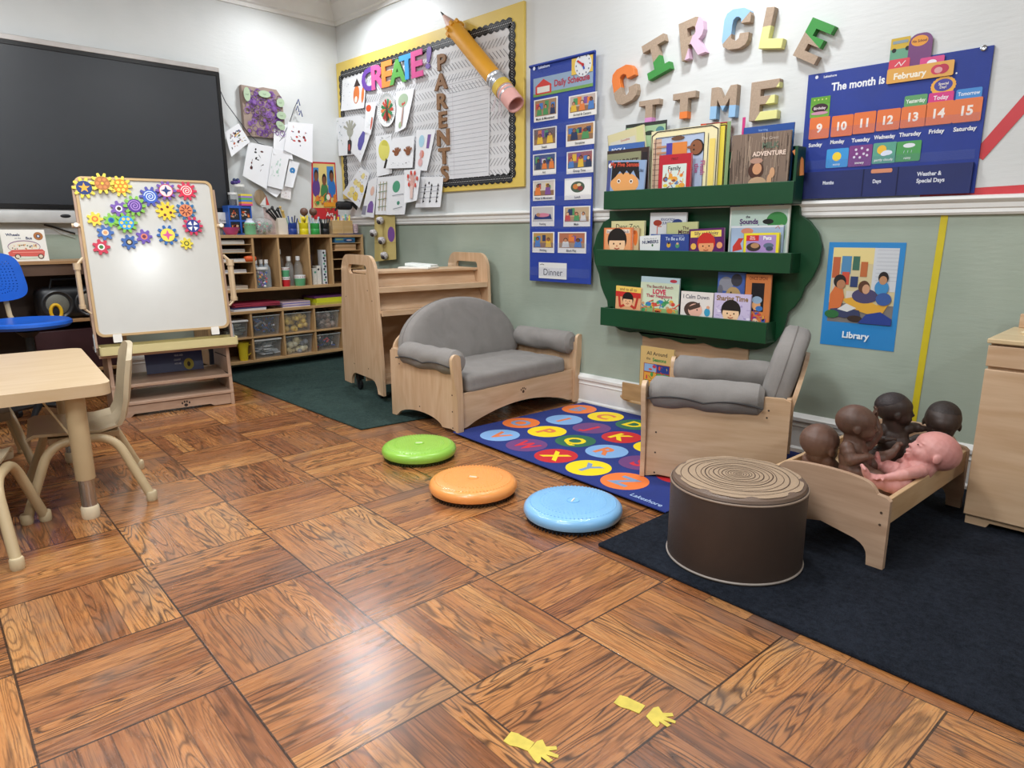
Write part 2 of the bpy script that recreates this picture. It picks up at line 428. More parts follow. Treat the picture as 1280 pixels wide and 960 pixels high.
def floor_mat():
    m = NT('oak_parquet'); tc = m.n('ShaderNodeNewGeometry'); sp = m.n('ShaderNodeSeparateXYZ'); m.set(sp.inputs[0], tc.outputs['Position'])
    X, Y = sp.outputs[0], sp.outputs[1]; a = math.radians(-2.92); s = .38805; ox, oy = -1.4805, .912
    x = m.math('SUBTRACT', X, ox); y = m.math('SUBTRACT', Y, oy)
    u = m.math('DIVIDE', m.math('ADD', m.math('MULTIPLY', x, math.cos(a)), m.math('MULTIPLY', y, math.sin(a))), s)
    v = m.math('DIVIDE', m.math('SUBTRACT', m.math('MULTIPLY', y, math.cos(a)), m.math('MULTIPLY', x, math.sin(a))), s)
    # narrow border strip beside the navy rug
    bd = m.math('MULTIPLY', m.math('GREATER_THAN', v, 2.0), m.math('GREATER_THAN', u, 1.0))
    u2 = m.math('MULTIPLY', u, 2.9); v2 = m.math('MULTIPLY', m.math('SUBTRACT', v, 2.0), 5.8)
    bi = m.math('FLOOR', m.mixf(bd, u, u2)); bj = m.math('FLOOR', m.mixf(bd, v, m.math('ADD', v2, 40)))
    fu = m.math('FRACT', m.mixf(bd, u, u2)); fv = m.math('FRACT', m.mixf(bd, v, v2))
    par = m.math('FLOORED_MODULO', m.math('ADD', bi, bj), 2.0)
    par = m.math('MULTIPLY', par, m.math('SUBTRACT', 1.0, bd))
    al = m.mixf(par, fu, fv); ac = m.mixf(par, fv, fu)
    pn = m.mixf(bd, 6.0, 1.0)
    p6 = m.math('MULTIPLY', ac, pn); pk = m.math('FLOOR', p6); fp = m.math('FRACT', p6)
    wn = m.n('ShaderNodeTexWhiteNoise', noise_dimensions='3D'); m.set(wn.inputs[0], m.xyz(bi, bj, pk)); sc = m.n('ShaderNodeSeparateColor'); m.set(sc.inputs[0], wn.outputs[1])
    r1, r2, r3 = sc.outputs
    wb = m.n('ShaderNodeTexWhiteNoise', noise_dimensions='3D'); m.set(wb.inputs[0], m.xyz(bi, bj, 77.0))
    off = m.math('MULTIPLY', r1, 37.0); off2 = m.math('MULTIPLY', r2, 53.0)
    A = m.math('ADD', m.math('MULTIPLY', al, s), off); B = m.math('ADD', m.math('MULTIPLY', ac, s), off2)
    # cathedral grain: contour lines of a stretched noise
    g = m.noise(m.xyz(m.math('MULTIPLY', A, 2.3), m.math('MULTIPLY', B, 19), r3), 1.0, 1.5, .4, .35)
    ring = m.math('MULTIPLY_ADD', m.math('SINE', m.math('MULTIPLY', g, m.math('MULTIPLY_ADD', r3, 50.0, 46.0))), .5, .5)
    ring = m.math('POWER', ring, 3.5)
    fib = m.noise(m.xyz(m.math('MULTIPLY', A, 14), m.math('MULTIPLY', B, 330), r3), 1.0, 3.0, .6)
    fib2 = m.noise(m.xyz(m.math('MULTIPLY', A, 5), m.math('MULTIPLY', B, 70), r2), 1.0, 3.0, .6)
    tone = m.math('MULTIPLY_ADD', wb.outputs[0], .2, m.math('MULTIPLY_ADD', r3, .36, m.math('MULTIPLY', fib2, .44)))
    base = m.ramp(tone, [(.14, lin('#643a22')), (.36, lin('#935a34')), (.6, lin('#b97b45')), (.9, lin('#d09c60'))])
    dark = m.mix(m.math('MULTIPLY', ring, m.math('MULTIPLY_ADD', r2, .6, .34)), base, lin('#38200f'))
    ff = m.ramp(fib, [(.36, (1, 1, 1, 1)), (.5, (0, 0, 0, 1))])
    dark = m.mix(m.math('MULTIPLY', ff, .5), dark, lin('#4a2917'))
    # grey wear and dirt patches
    P = tc.outputs['Position']
    wr = m.noise(P, 2.1, 6, .62, .4); wr = m.ramp(wr, [(.48, (0, 0, 0, 1)), (.66, (1, 1, 1, 1))])
    dark = m.mix(m.math('MULTIPLY', wr, m.math('MULTIPLY_ADD', r1, .6, .12)), dark, lin('#6b5a50'))
    m.b.inputs['Coat Weight'].default_value = .5; m.b.inputs['Coat Roughness'].default_value = .13
    # seams
    def edge(f, w): return m.math('LESS_THAN', m.math('MINIMUM', f, m.math('SUBTRACT', 1.0, f)), w)
    sb = m.math('MAXIMUM', edge(fu, .007), edge(fv, .007)); spk = edge(fp, .022)
    dark = m.mix(m.math('MULTIPLY', spk, .55), dark, lin('#2c170d')); dark = m.mix(m.math('MULTIPLY', sb, .85), dark, lin('#1d0f08'))
    m.set(m.b.inputs['Base Color'], dark)
    rgh = m.math('MULTIPLY_ADD', fib2, .18, m.math('MULTIPLY_ADD', wr, .12, .17)); m.set(m.b.inputs['Roughness'], rgh)
    sp2 = m.noise(P, 330, 2, .6)
    h = m.math('ADD', m.math('MULTIPLY', fib, .35), m.math('ADD', m.math('MULTIPLY', sp2, .9), m.math('MULTIPLY', sb, -1.5)))
    m.bump(h, .2, .0013); return m.m
FLOOR = floor_mat()
X1, Y0, ZC = 2.3, -2.8, 2.89
struct(MB().box((WX-.2, Y0-.1, -.1), (X1+.1, WY+.2, 0), FLOOR), 'floor')
struct(MB().box((WX-.2, Y0-.1, ZC), (X1+.1, WY+.2, ZC+.1), CEIL), 'ceiling')
struct(MB().box((WX-.12, Y0, 0), (WX, WY+.12, ZC), WALLA), 'wall_left')
struct(MB().box((WX, WY, 0), (X1, WY+.12, ZC), WALL), 'wall_right')
struct(MB().box((X1, Y0, 0), (X1+.1, WY, ZC), WALL), 'wall_far')
struct(MB().box((WX, Y0-.1, 0), (X1, Y0, ZC), WALL), 'wall_rear')
def profile_run(prof, p0, p1, nrm, m):
    """prof [(out,z)] swept from p0 to p1 along a wall with outward normal nrm"""
    b = MB(); p0, p1, nrm = Vector(p0), Vector(p1), Vector(nrm)
    d = (p1-p0); L = d.length
    b.prism([(q[0], q[1]) for q in prof], p0, nrm, (0, 0, 1), d.normalized(), L, m); return b
rail = [(0, 1.113), (.014, 1.113), (.02, 1.122), (.016, 1.135), (.022, 1.14), (.022, 1.158), (.03, 1.163), (.038, 1.172), (.036, 1.182), (.02, 1.187), (0, 1.187)]
struct(profile_run(rail, (WX, WY, 0), (X1, WY, 0), (0, -1, 0), WHITE), 'trim_1')
crown = [(0, 2.70), (.012, 2.70), (.016, 2.725), (.03, 2.735), (.034, 2.76), (.06, 2.80), (.09, 2.83), (.095, 2.86), (.12, 2.87), (.125, ZC), (0, ZC)]
struct(profile_run(crown, (WX, WY, 0), (X1, WY, 0), (0, -1, 0), WHITE), 'trim_2')
struct(profile_run(crown, (WX, Y0, 0), (WX, WY, 0), (1, 0, 0), WHITE), 'trim_3')
base = [(0, 0), (.026, 0), (.026, .02), (.018, .03), (.018, .125), (.023, .132), (.018, .14), (.02, .152), (.03, .16), (.03, .175), (.014, .19), (0, .193)]
struct(profile_run(base, (WX, WY, 0), (X1, WY, 0), (0, -1, 0), WHITE), 'baseboard_right')
struct(profile_run(base, (WX, Y0, 0), (WX, 1.85, 0), (1, 0, 0), WHITE), 'baseboard_left')

# ---- rugs (each lies on the floor; the letter rug butts against the navy one)
def rot2(p, a): return Vector((p[0]*math.cos(a)-p[1]*math.sin(a), p[0]*math.sin(a)+p[1]*math.cos(a), 0))
NAVY = carpet('#10141c', '#3b4250', 'navy_carpet'); GREEN = carpet('#26383a', '#567069', 'green_carpet')
def rug(name, label, pts, m, t=.012):
    b = MB(); n = len(pts); b.prism([(p[0], p[1]) for p in pts], (0, 0, .0005), (1, 0, 0), (0, 1, 0), (0, 0, 1), t, m)
    return tag(b.build(name, bevel=.005, bseg=3), label, 'rug')
rug('carpet', 'dark navy blue shag carpet under the brown tree stump stool and doll bed', [(-1.347, 1.717), (1.2, 1.611), (1.26, 3.19), (-1.285, 3.19)], NAVY)
rug('carpet', 'dark green carpet in the art corner in front of the cubby shelf', [(-5.36, 1.93), (-3.136, 1.905), (-2.95, 3.19), (-5.36, 3.19)], GREEN, .01)
NB = fabric('#162c78', 500, .95, 'nylon_rug', .1)
b = MB(); A0 = Vector((-2.715, 2.203, 0)); B0 = Vector((-1.325, 2.095, 0)); n_ = Vector((.068, .998, 0))
C0 = B0+n_*1.06; D0 = A0+n_*1.0
D0.y = min(D0.y, 3.19); C0.y = min(C0.y, 3.19)
b.prism([(p.x, p.y) for p in (A0, B0, C0, D0)], (0, 0, .013), (1, 0, 0), (0, 1, 0), (0, 0, 1), .006, NB)
ra = math.radians(-5.6); eu = Vector((math.cos(ra), math.sin(ra), 0)); ev = Vector((-math.sin(ra), math.cos(ra), 0))
rc = {'b': '#7fa9d8', 'p': '#6b3f78', 'r': '#c3272f', 'y': '#f1d31c', 'o': '#e8793a', 'g': '#2f6a4c'}
rows = [('UVWXYZ', 'gbpryo', 'yorybb'.replace('b', 'B'), Vector((-2.493, 2.337, 0))-eu*.2165, None),
        ('NOPQRST', 'royGbpr'.replace('G', 'g'), 'yboyory', Vector((-2.582, 2.582, 0))-eu*.2165, None),
        ('GHIJKLM', 'pgbpryo', 'ryoryob', Vector((-2.457, 2.800, 0))-eu*.433, None),
        ('ABCDEF', 'roygbp', 'yboyor', Vector((-2.55, 3.04, 0))-eu*.2165, None)]
lc = {'y': '#f1d31c', 'o': '#dd7a45', 'r': '#d02c3c', 'B': '#7c96b8', 'b': '#8095b5'}
for letters, cc, ll, p0, _ in rows:
    for i, (L, c, l) in enumerate(zip(letters, cc, ll)):
        p = p0+eu*(.2165*i); p.z = .0192
        if p.y > 3.08: p = p+ev*(3.08-p.y)
        if p.x < A0.x+.05: continue
        a = Art(b, p-eu*.105-ev*.105, eu*.21, ev*.21, (0, 0, 1)); a.ell(.5, .5, .485, .5, rc[c], 30); a.text(L, .5, .5, .48, lc[l], .6, .035)
a = Art(b, B0-eu*.235+ev*.012+Vector((0, 0, .0192)), eu*.25, ev*.05, (0, 0, 1)); a.text('Lakeshore', .45, .5, .55, '#a9c2e6', .9, .01)
tag(b.build('alphabet_rug', bevel=.002), 'blue children\'s rug printed with coloured letter circles between sofa and armchair', 'rug')

# ---- yellow arm and hand stickers on the parquet
YT = mat('#cdb84c', .45, name='yellow_vinyl', var=.12, vscale=40)
def arm_sticker(name, label, P, Q, gap):
    P, Q = atz(*P), atz(*Q); d = (Q-P); L = d.length; d.normalize(); n = Vector((-d.y, d.x, 0)); b = MB(); R_ = []
    h0 = L*(.62 if gap else .55)
    def body(a, bb, w0, w1):
        o = [(a, -w0*.8), (a+.02, -w0)]+[(a+(bb-a)*t, -(w0+(w1-w0)*t)*(1+.1*math.sin(t*7))) for t in (.3, .6, .9)]+[(bb, -w1), (bb, w1)]+[(a+(bb-a)*t, (w0+(w1-w0)*t)) for t in (.9, .6, .3)]+[(a+.02, w0), (a, w0*.8)]
        return o
    b.prism(body(0, h0, .020, .014 if not gap else .016), P+Vector((0, 0, .0006)), d, n, (0, 0, 1), .0008, YT)
    c = h0+(.016 if gap else .0)
    hand = [(c, -.015), (c+.02, -.028), (c+.034, -.034), (c+.036, -.024), (c+.03, -.014), (c+.052, -.02), (c+.056, -.01), (c+.036, -.004), (c+.062, 0), (c+.06, .008), (c+.036, .008), (c+.05, .02), (c+.044, .028), (c+.026, .016), (c+.01, .03), (c+.002, .02)]
    b.prism(hand, P+Vector((0, 0, .0006)), d, n, (0, 0, 1), .0008, YT)
    tag(b.build(name), label, 'sticker', 'yellow stickers on the parquet')
arm_sticker('hand_sticker', 'yellow arm and hand sticker on the parquet nearest the camera', (634, 921), (690, 945), False)
arm_sticker('hand_sticker', 'torn yellow sticker in two pieces on the parquet nearer the navy carpet', (771, 874), (823, 896), True)

# ================================================================== LARGE FURNITURE
BX, BY, BZ = wood('x'), wood('y'), wood('z')
GREY = fabric('#8b8682', 600, .9, 'grey_canvas', .35)
BLK = mat('#16171a', .45, name='black_plastic'); CHROME = mat('#b9bcc0', .25, metal=1, name='steel')
LOGO = '#4a3526'
def paw(a, cx, cy, r, col=LOGO):
    k = a.w/a.h
    for dx in (-.9, -.3, .3, .9): a.ell(cx+dx*r, cy+(.55 if abs(dx) < .5 else .2)*r*k, r*.22, r*.34*k, col, 8); a.k -= 1
    a.ell(cx, cy-.4*r*k, r*.5, r*.45*k, col, 10)

# ---- television
tv = thing('television', 'large dark flat screen television hanging on the left wall above the shelves', 'television', (-5.36, 1.22, 1.1))
TY0, TY1, TX = .22, 2.2, -5.30
MB().box((WX+.03, TY0+.02, 1.13), (TX-.03, TY1-.02, 2.2), BLK).build('housing', tv, bevel=.004)
fr = MB()
o = rrect(TY0, 1.205, TY1, 2.19, .004); i_ = rrect(TY0+.03, 1.235, TY1-.022, 2.165, .003)
fr.prism(o, (TX-.03, 0, 0), (0, 1, 0), (0, 0, 1), (1, 0, 0), .03, mat('#0b0b0d', .3, name='black_bezel'), holes=[i_]); fr.build('bezel', tv, bevel=.002)
TVS = mat('#2e3136', .33, name='dark_screen_glass', spec=.55, var=.03)
MB().box((TX-.03, TY0+.025, 1.23), (TX-.006, TY1-.018, 2.17), TVS).build('screen', tv)
ALU = mat('#b9b4b0', .3, metal=.35, name='silver_strip'); ALU2 = mat('#cfcfcd', .25, metal=.2, name='light_strip')
MB().box((TX-.03, TY0, 2.19), (TX+.004, TY1, 2.222), ALU).build('top_strip', tv, bevel=.003)
b = MB(); b.prism([(0, 0), (.025, .0), (.034, .03), (.03, .07), (.012, .088), (0, .088)], (TX-.028, TY0, 1.118), (1, 0, 0), (0, 0, 1), (0, 1, 0), TY1-TY0, ALU2); b.build('bottom_strip', tv, bevel=.003)
p = atx(82, 270, TX+.006); MB().ball(p, (.004, .03, .012), BLK).build('sensor', tv)

# ---- balance discs
def disc(px, py, r, col, dark, label, h=.055):
    c = atz(px, py, .03); c.z = 0; t = thing('balance_disc', label, 'cushion', c, random.random()*3, 'round cushions on the parquet'); F = loc_frame(t)
    b = MB(); b.M = F; m = mat(col, .28, name='inflated_vinyl', coat=.3, var=.03, bump=.15, bscale=700)
    prof = [(0, .012), (r*.9, .012), (r*.97, .02), (r, .034), (r*.985, .048), (r*.94, .058), (r*.85, .064), (r*.6, .0665), (r*.25, .067), (r*.13, .067), (r*.12, .0655), (r*.1, .067), (0, .067)]
    b.lathe(prof, (0, 0, 0), m, 56)
    n = 0
    for k in range(1, 11):
        rr = r*(.2+.066*k); q = int(7*k)
        for j in range(q):
            a = 2*PI*j/q; z = .0668 if rr < .7*r else .0645
            if rr < r*.87: b.ball((rr*math.cos(a), rr*math.sin(a), z-.0004), (.0028, .0028, .0016), m, 5, 4)
    b.build('vinyl_top', t)
    s = MB(); s.M = F; dm = mat(dark, .5, name='spiked_base')
    s.lathe([(0, .004), (r*.9, .004), (r*.93, .013), (0, .013)], (0, 0, 0), dm, 48)
    for ring, rr in enumerate((r*.93, r*.87)):
        for j in range(72):
            a = 2*PI*j/72; s.cyl((rr*math.cos(a), rr*math.sin(a), .012), (rr*math.cos(a), rr*math.sin(a), 0), .0032, dm, 6, .0018)
    s.build('spiked_underside', t)
    v = MB(); v.M = F; vm = mat(col, .4, name='valve_vinyl', var=0)
    v.lathe([(r*.02, .0672), (r*.13, .0672), (r*.13, .069), (r*.118, .0692), (r*.112, .0676), (r*.02, .0676)], (0, 0, 0), vm, 24); v.box((-.016, -.0025, .067), (.016, .0025, .0705), mat('#f0e8d8', .4, var=0)); v.build('valve', t)
disc(524, 563, .178, '#93c84b', '#2c3b16', 'lime green round inflatable disc cushion beside the sofa')
disc(591.5, 607, .182, '#f4a055', '#3a2a1c', 'orange round inflatable disc cushion on the parquet, middle of three')
disc(716, 637, .186, '#84bce8', '#1d2733', 'light blue round inflatable disc cushion near the navy carpet')

# ---- tree stump stool
st = thing('stump_stool', 'round dark brown tree stump stool with growth rings on top', 'stool', (-.981, 1.966, .013)); F = loc_frame(st)
BRN = fabric('#3c2d25', 900, .4, 'brown_vinyl', .12); RIM = mat('#8a7767', .45, name='vinyl_rim', var=.03); R_ = .2116; HT = .272
b = MB(); b.M = F; b.lathe([(0, 0), (R_, 0), (R_*1.0, .02), (R_*.995, .15), (R_*1.0, HT-.03), (R_*.985, HT-.012)], (0, 0, 0), BRN, 72); b.build('side_cover', st)
b = MB(); b.M = F; b.tube([(R_*1.003*math.cos(2*PI*i/60), R_*1.003*math.sin(2*PI*i/60), .007) for i in range(60)], .0035, mat('#9a9088', .5), 8, True); b.build('piping', st); b = MB(); b.M = F; b.tube([(R_*.992*math.cos(2*PI*i/60), R_*.992*math.sin(2*PI*i/60), HT-.018) for i in range(60)], .0035, RIM, 8, True); b.build('piping', st)
b = MB(); b.M = F; b.lathe([(R_*.985, HT-.016), (R_*.96, HT-.004), (R_*.9, HT+.002), (R_*.5, HT+.006), (0, HT+.007)], (0, 0, 0), mat('#6a5648', .45, name='vinyl_top', var=.03), 72)
b.build('top_cover', st)
b = MB(); b.M = F
def wob(r, k, a): return r*(1+.025*math.sin(2*a+k)+.012*math.sin(5*a+k*2))
def ringpoly(r, k, n=64, dx=0, dy=0): return [(wob(r, k, 2*PI*i/n)*math.cos(2*PI*i/n)+dx, wob(r, k, 2*PI*i/n)*math.sin(2*PI*i/n)+dy) for i in range(n)]
TAN = mat('#a58d74', .5, name='tan_print', var=.04); DKL = mat('#463327', .5, name='ring_print', var=0)
o = [((R_*.915+.0025*math.sin(9*t)+.0015*math.sin(17*t+1))*math.cos(t), (R_*.915+.0025*math.sin(9*t)+.0015*math.sin(17*t+1))*math.sin(t)) for t in [2*PI*i/120 for i in range(120)]]
vs = [(p[0]*s_, p[1]*s_, HT+.0075-.0045*s_**2*(1 if s_ < .99 else 1.25)) for s_ in (1, .75, .5, .25) for p in o]+[(0, 0, HT+.0078)]
fs = [(j*120+i, j*120+(i+1) % 120, (j+1)*120+(i+1) % 120, (j+1)*120+i) for j in range(3) for i in range(120)]+[(360+i, 360+(i+1) % 120, 480) for i in range(120)]
b.add(vs, fs, TAN)
for k, (r, w_) in enumerate([(.176, .0016), (.152, .003), (.136, .0018), (.118, .0022), (.104, .0035), (.09, .0016), (.076, .003), (.064, .0018), (.052, .0028), (.04, .0016), (.032, .002), (.024, .0015), (.016, .0018), (.009, .0016), (.004, .001)]):
    ri, ro = ringpoly(r-w_/2, k*1.3), ringpoly(r+w_/2, k*1.3); n = len(ri); z = HT+.0086-.0050*(r/.19)**2
    b.add([(p[0], p[1], z) for p in ri+ro], [(i, (i+1) % n, n+(i+1) % n, n+i)[::-1] for i in range(n)], DKL)
b.build('ring_print', st)

# ---- sofa (front faces +x) and armchair: shared builder in a local frame: x = depth towards the front, y = width
def seating(name, label, cat, loc, rz, W, D=.60, seatz=.205, grain=(BX, BY, BZ)):
    t = thing(name, label, cat, loc, rz); F = loc_frame(t); hw = W/2
    wx, wy, wz = grain
    for sg in (-1, 1):
        # side panel, arched foot cut-out
        o = [(-D/2, 0), (-D/2+.045, 0), (-D/2+.05, .012)]+arc(-D/2+.255, 0, .20, .062, 172, 8, 12)+[(D/2-.075, .012), (D/2-.02, 0), (D/2-.02, .375)]+[(D/2-.05, .392), (-D/2+.03, .392), (-D/2, .38)]
        b = MB(); b.M = F; b.prism(o, (0, sg*(hw-.03)+.009, 0), (1, 0, 0), (0, 0, 1), (0, -1, 0), .018, wz)
        for (sx, sz) in ((D/2-.06, .20), (D/2-.06, .11), (D/2-.06, .02), (-D/2+.08, .34), (-D/2+.085, .31), (-.04, .09)):
            b.cyl((sx, sg*(hw-.03)+sg*.0085, sz), (sx, sg*(hw-.03)+sg*.0105, sz), .004, mat('#3d3229', .5), 8)
        b.build('side_panel', t, bevel=.003)
        # curved front post
        o = [(-.022, 0), (.020, 0)]+[(.018+.004*q, .12*q+.0) for q in ()]+[(.019, .10), (.022, .18), (.032, .26), (.047, .33), (.053, .375)]+arc(.022, .395, .031, .030, 0, 180, 10)+[(-.011, .36), (-.018, .28), (-.022, .18)]
        o = [(sg*(p[0]+.0), p[1]) for p in o]
        if sg < 0: o = o[::-1]
        b = MB(); b.M = F; b.prism(o, (D/2-.02, sg*(hw-.025), 0), (0, 1, 0), (0, 0, 1), (1, 0, 0), .02, wz); b.build('front_post', t, bevel=.005)
        # bolster over the arm, open underneath on its outer side
        b = MB(); b.M = F; pts, N_ = [], 22; vs, fs = [], []
        x0, x1 = -D/2+.10, D/2-.024
        for i in range(N_+1):
            q = i/N_; x = x0+(x1-x0)*q; e = min(1, .55+2.6*min(q, 1-q)**.6) if True else 1; e = min(1, .62+.38*min(1, min(q, 1-q)/.05))
            for k in range(24):
                a = 2*PI*k/24; dr = 1+.10*noise.noise(Vector((x*14, math.cos(a)*1.2, math.sin(a)*1.2+sg)))
                cy, cz = sg*(hw-.045), .395
                rr = Vector((math.cos(a)*.062, math.sin(a)*.066)); ry, rz_ = rr.x*e*dr, rr.y*e*dr
                if sg*math.cos(a) > .1 and math.sin(a) < 0: ry *= .95
                vs.append((x, cy+ry, cz-.022+rz_+.004*math.sin(q*PI*4)*(1 if math.sin(a) < 0 else 0)))
        for i in range(N_):
            for k in range(24): fs.append((i*24+k, i*24+(k+1) % 24, (i+1)*24+(k+1) % 24, (i+1)*24+k))
        fs += [tuple(range(24))[::-1], tuple(range(N_*24, N_*24+24))]
        b.add(vs, fs, GREY); bo = b.build('arm_cushion', t)
        if True:
            b = MB(); b.M = F; ys = sg*(hw-.045+.058)
            hem = [(x0+(x1-x0)*q, ys+sg*.006*math.sin(q*PI*2)**2, .352+.016*abs(math.sin(q*PI*2))-.0) for q in [i/24 for i in range(25)]]
            b.tube(hem, .0035, mat('#3c3a3a', .8, name='elastic'), 6); b.build('elastic_hem', bo)
    # front rail with arch, back rail
    o = [(-hw+.03, .012), (-hw+.09, .02)]+[(-hw+.09+(W-.18)*i/16, .02+.072*math.sin(PI*i/16)**.8) for i in range(1, 16)]+[(hw-.09, .02), (hw-.03, .012), (hw-.03, seatz), (-hw+.03, seatz)]
    b = MB(); b.M = F; b.prism(o, (D/2-.04, 0, 0), (0, 1, 0), (0, 0, 1), (1, 0, 0), .02, wy)
    b.M = Matrix(); a = Art(b, F @ Vector((D/2-.0198, -.05, .12)), F.to_3x3() @ Vector((0, .1, 0)), (0, 0, .06), F.to_3x3() @ Vector((1, 0, 0)))
    paw(a, .66, .5, .2) if W > .8 else paw(a, .5, .5, .2)
    b.build('front_rail', t, bevel=0)
    b = MB(); b.M = F; b.box((-D/2+.02, -hw+.03, seatz-.03), (D/2-.04, hw-.03, seatz-.012), wy); b.build('seat_board', t)
    # back: arched plywood and arched cushion leaning back
    R = Matrix.Translation((-D/2+.06, 0, seatz)) @ Matrix.Rotation(math.radians(-13), 4, 'Y')
    def arch(w_, h0, h1, n=24):
        return [(-w_, 0), (w_, 0), (w_, h0)]+[(w_*math.cos(PI*i/n), h0+(h1-h0)*math.sin(PI*i/n)) for i in range(1, n)]+[(-w_, h0)]
    b = MB(); b.M = F @ R; b.prism(arch(hw-.05, .2, .36), (-.035, 0, -.02), (0, 1, 0), (0, 0, 1), (1, 0, 0), .018, wz); b.build('back_board', t, bevel=.003)
    b = MB(); b.M = F; b.box((-D/2, -hw+.03, .30), (-D/2+.018, hw-.03, .39), wy); b.build('back_rail', t, bevel=.002)
    # cushion: stacked loops of the arch, rounded over
    b = MB(); b.M = F @ R; loops = []; n = 60; BW = hw-.055; top = .455 if W > .8 else .44
    for (ins, xx) in ((.05, -.012), (.018, -.012), (.003, 0), (0, .02), (0, .045), (.004, .08), (.018, .093), (.05, .099), (.12, .102), (.2, .104)):
        lp = []
        for i in range(n):
            a = 2*PI*i/n
            cx, cz = math.cos(a), math.sin(a)
            if W > .8: r_ = 1/((abs(cx)**2.1+abs(cz)**2.1)**(1/2.1)) if cz > 0 else 1/((abs(cx)**5+abs(cz)**5)**(1/5))
            else: r_ = 1/((abs(cx)**3.4+abs(cz)**3.4)**(1/3.4)) if cz > 0 else 1/((abs(cx)**5+abs(cz)**5)**(1/5))
            hh = (top-.14) if cz > 0 else .10
            y = cx*r_*(BW-ins); z = .13+cz*r_*(hh-ins*(1 if hh > ins*1.3 else .5))
            q = noise.noise(Vector((y*9, z*9, 3)))*.006
            lp.append((xx+q*(1 if ins > .01 else .4), y+q*.5, z))
        loops += lp
    k = len(loops)//n
    fs = [(j*n+i, j*n+(i+1) % n, (j+1)*n+(i+1) % n, (j+1)*n+i) for j in range(k-1) for i in range(n)]+[tuple(range(n))[::-1], tuple(range((k-1)*n, k*n))]
    b.add(loops, fs, GREY)
    b.tube([tuple(loops[4*n+i]) for i in range(n)], .0028, mat('#77716d', .8, name='seam_cord'), 6, True)
    b.build('back_cushion', t, smooth=60)
    # seat cushion
    b = MB(); b.M = F; b.pad((.035, 0, seatz+.038), (D/2-.058, hw-.105 if W > .8 else hw-.085, .05), .03, GREY, n=18, puff=.012, wr=.006); b.build('seat_cushion', t, smooth=60)
    return t
seating('toddler_sofa', 'small birch sofa with grey arched back cushion and grey bolsters', 'sofa', (-2.985, 2.70, .0125), math.radians(1.5), 1.02)
seating('toddler_armchair', 'small birch armchair with grey cushions seen from its side by the wall', 'armchair', (-1.465, 2.735, .0205), math.radians(201.7), .62, D=.58, grain=(BX, BY, wood('x')))

# ---- wheeled book cart behind the sofa
rz = math.radians(8); L = Vector((math.sin(rz), math.cos(rz), 0)); Dv = Vector((-math.cos(rz), math.sin(rz), 0))
ct = thing('book_cart', 'birch book display cart on casters behind the grey sofa', 'cart', (-3.78, 2.77, .0), 0); F0 = Vector((-3.52, 2.33, 0)); CL = .80
o = [(.02, .055), (.10, .055)]+arc(.215, .055, .085, .085, 180, 90, 6)+arc(.38, .055, .085, .085, 90, 0, 6)+[(.50, .055), (.60, .055), (.60, .09), (.575, .82)]+arc(.46, .80, .105, .115, 12, 90, 6)+arc(.19, .80, .13, .115, 90, 170, 6)+[(.02, .5), (0, .12)]
o = [(.0, .055), (.075, .055)]+arc(.16, .055, .085, .085, 180, 90, 6)+arc(.40, .055, .085, .085, 90, 0, 6)+[(.60, .055), (.605, .4), (.555, .80)]+arc(.455, .80, .10, .115, 0, 90, 8)+arc(.145, .80, .105, .115, 90, 180, 8)+[(.03, .6), (.005, .3)]
hole = rrect(.165, .795, .44, .855, .028)
for k in (0, 1):
    b = MB(); b.prism(o, F0+L*(CL*k), Dv, (0, 0, 1), L*(1 if k else -1), .02, BZ, holes=[hole])
    for (sx, sz) in ((.16, .70), (.10, .64), (.5, .64), (.2, .2), (.42, .2)): q = F0+L*(CL*k-.0205*(1 if not k else -1))+Dv*sx; b.cyl((q.x, q.y, sz), tuple(q-L*.001*(1 if not k else -1)+Vector((0, 0, sz))), .004, mat('#5a4534', .5), 8)
    b.build('side_panel', ct, bevel=.006, bseg=3)
def slat(name, d0, z0, d1, z1, t=.016, m=BY):
    b = MB(); P = F0+Dv*d0+Vector((0, 0, z0)); Q = F0+Dv*d1+Vector((0, 0, z1)); e = (Q-P); n = L.cross(e).normalized()
    b.prism([(0, 0), (CL, 0), (CL, e.length), (0, e.length)], P, L, e.normalized(), n, t, m); b.build(name, ct, bevel=.003)
slat('shelf', .02, .565, .30, .565); slat('shelf', .05, .705, .30, .705); slat('shelf', .16, .80, .42, .80)
slat('back_panel', .115, .575, .16, .70, .01); slat('back_panel', .19, .715, .22, .80, .01); slat('back_panel', .30, .10, .30, .56, .012)
slat('shelf', .03, .12, .30, .12)
slat('lip', .02, .55, .02, .585, .012); slat('lip', .05, .69, .05, .725, .012)
for k, d in ((.03, .14), (.03, .46), (CL-.03, .14), (CL-.03, .46)):
    q = F0+L*k+Dv*d; b = MB(); b.M = Matrix.Translation(q+Vector((0, 0, .01)))
    b.lathe([(0, -.012), (.018, -.012), (.034, -.009), (.036, 0), (.034, .009), (.018, .012), (0, .012)], (0, 0, .036), BLK, 24, ax=Dv.cross(Vector((0, 0, 1)))); b.box((-.02, -.02, .07), (.02, .02, .125), BLK); b.tube([(0, -.018, .036), (-.01, -.018, .075), (0, 0, .09)], .005, BLK, 6)
    b.build('caster', ct)
# white sheet of paper lying on top of the cart
b = MB(); q = F0+L*.42+Dv*.30; b.M = Matrix.Translation((q.x, q.y, .817)) @ Matrix.Rotation(.5, 4, 'Z'); b.box((-.11, -.09, .0), (.11, .09, .012), mat('#e9e7e0', .6, name='paper')); b.box((-.09, -.03, .012), (.10, .09, .03), mat('#dfe3df', .6, name='paper'), Matrix.Rotation(.06, 4, 'Y'))
tag(b.build('paper_pad', bevel=.003), 'stack of white paper lying on top of the birch book cart', 'paper')

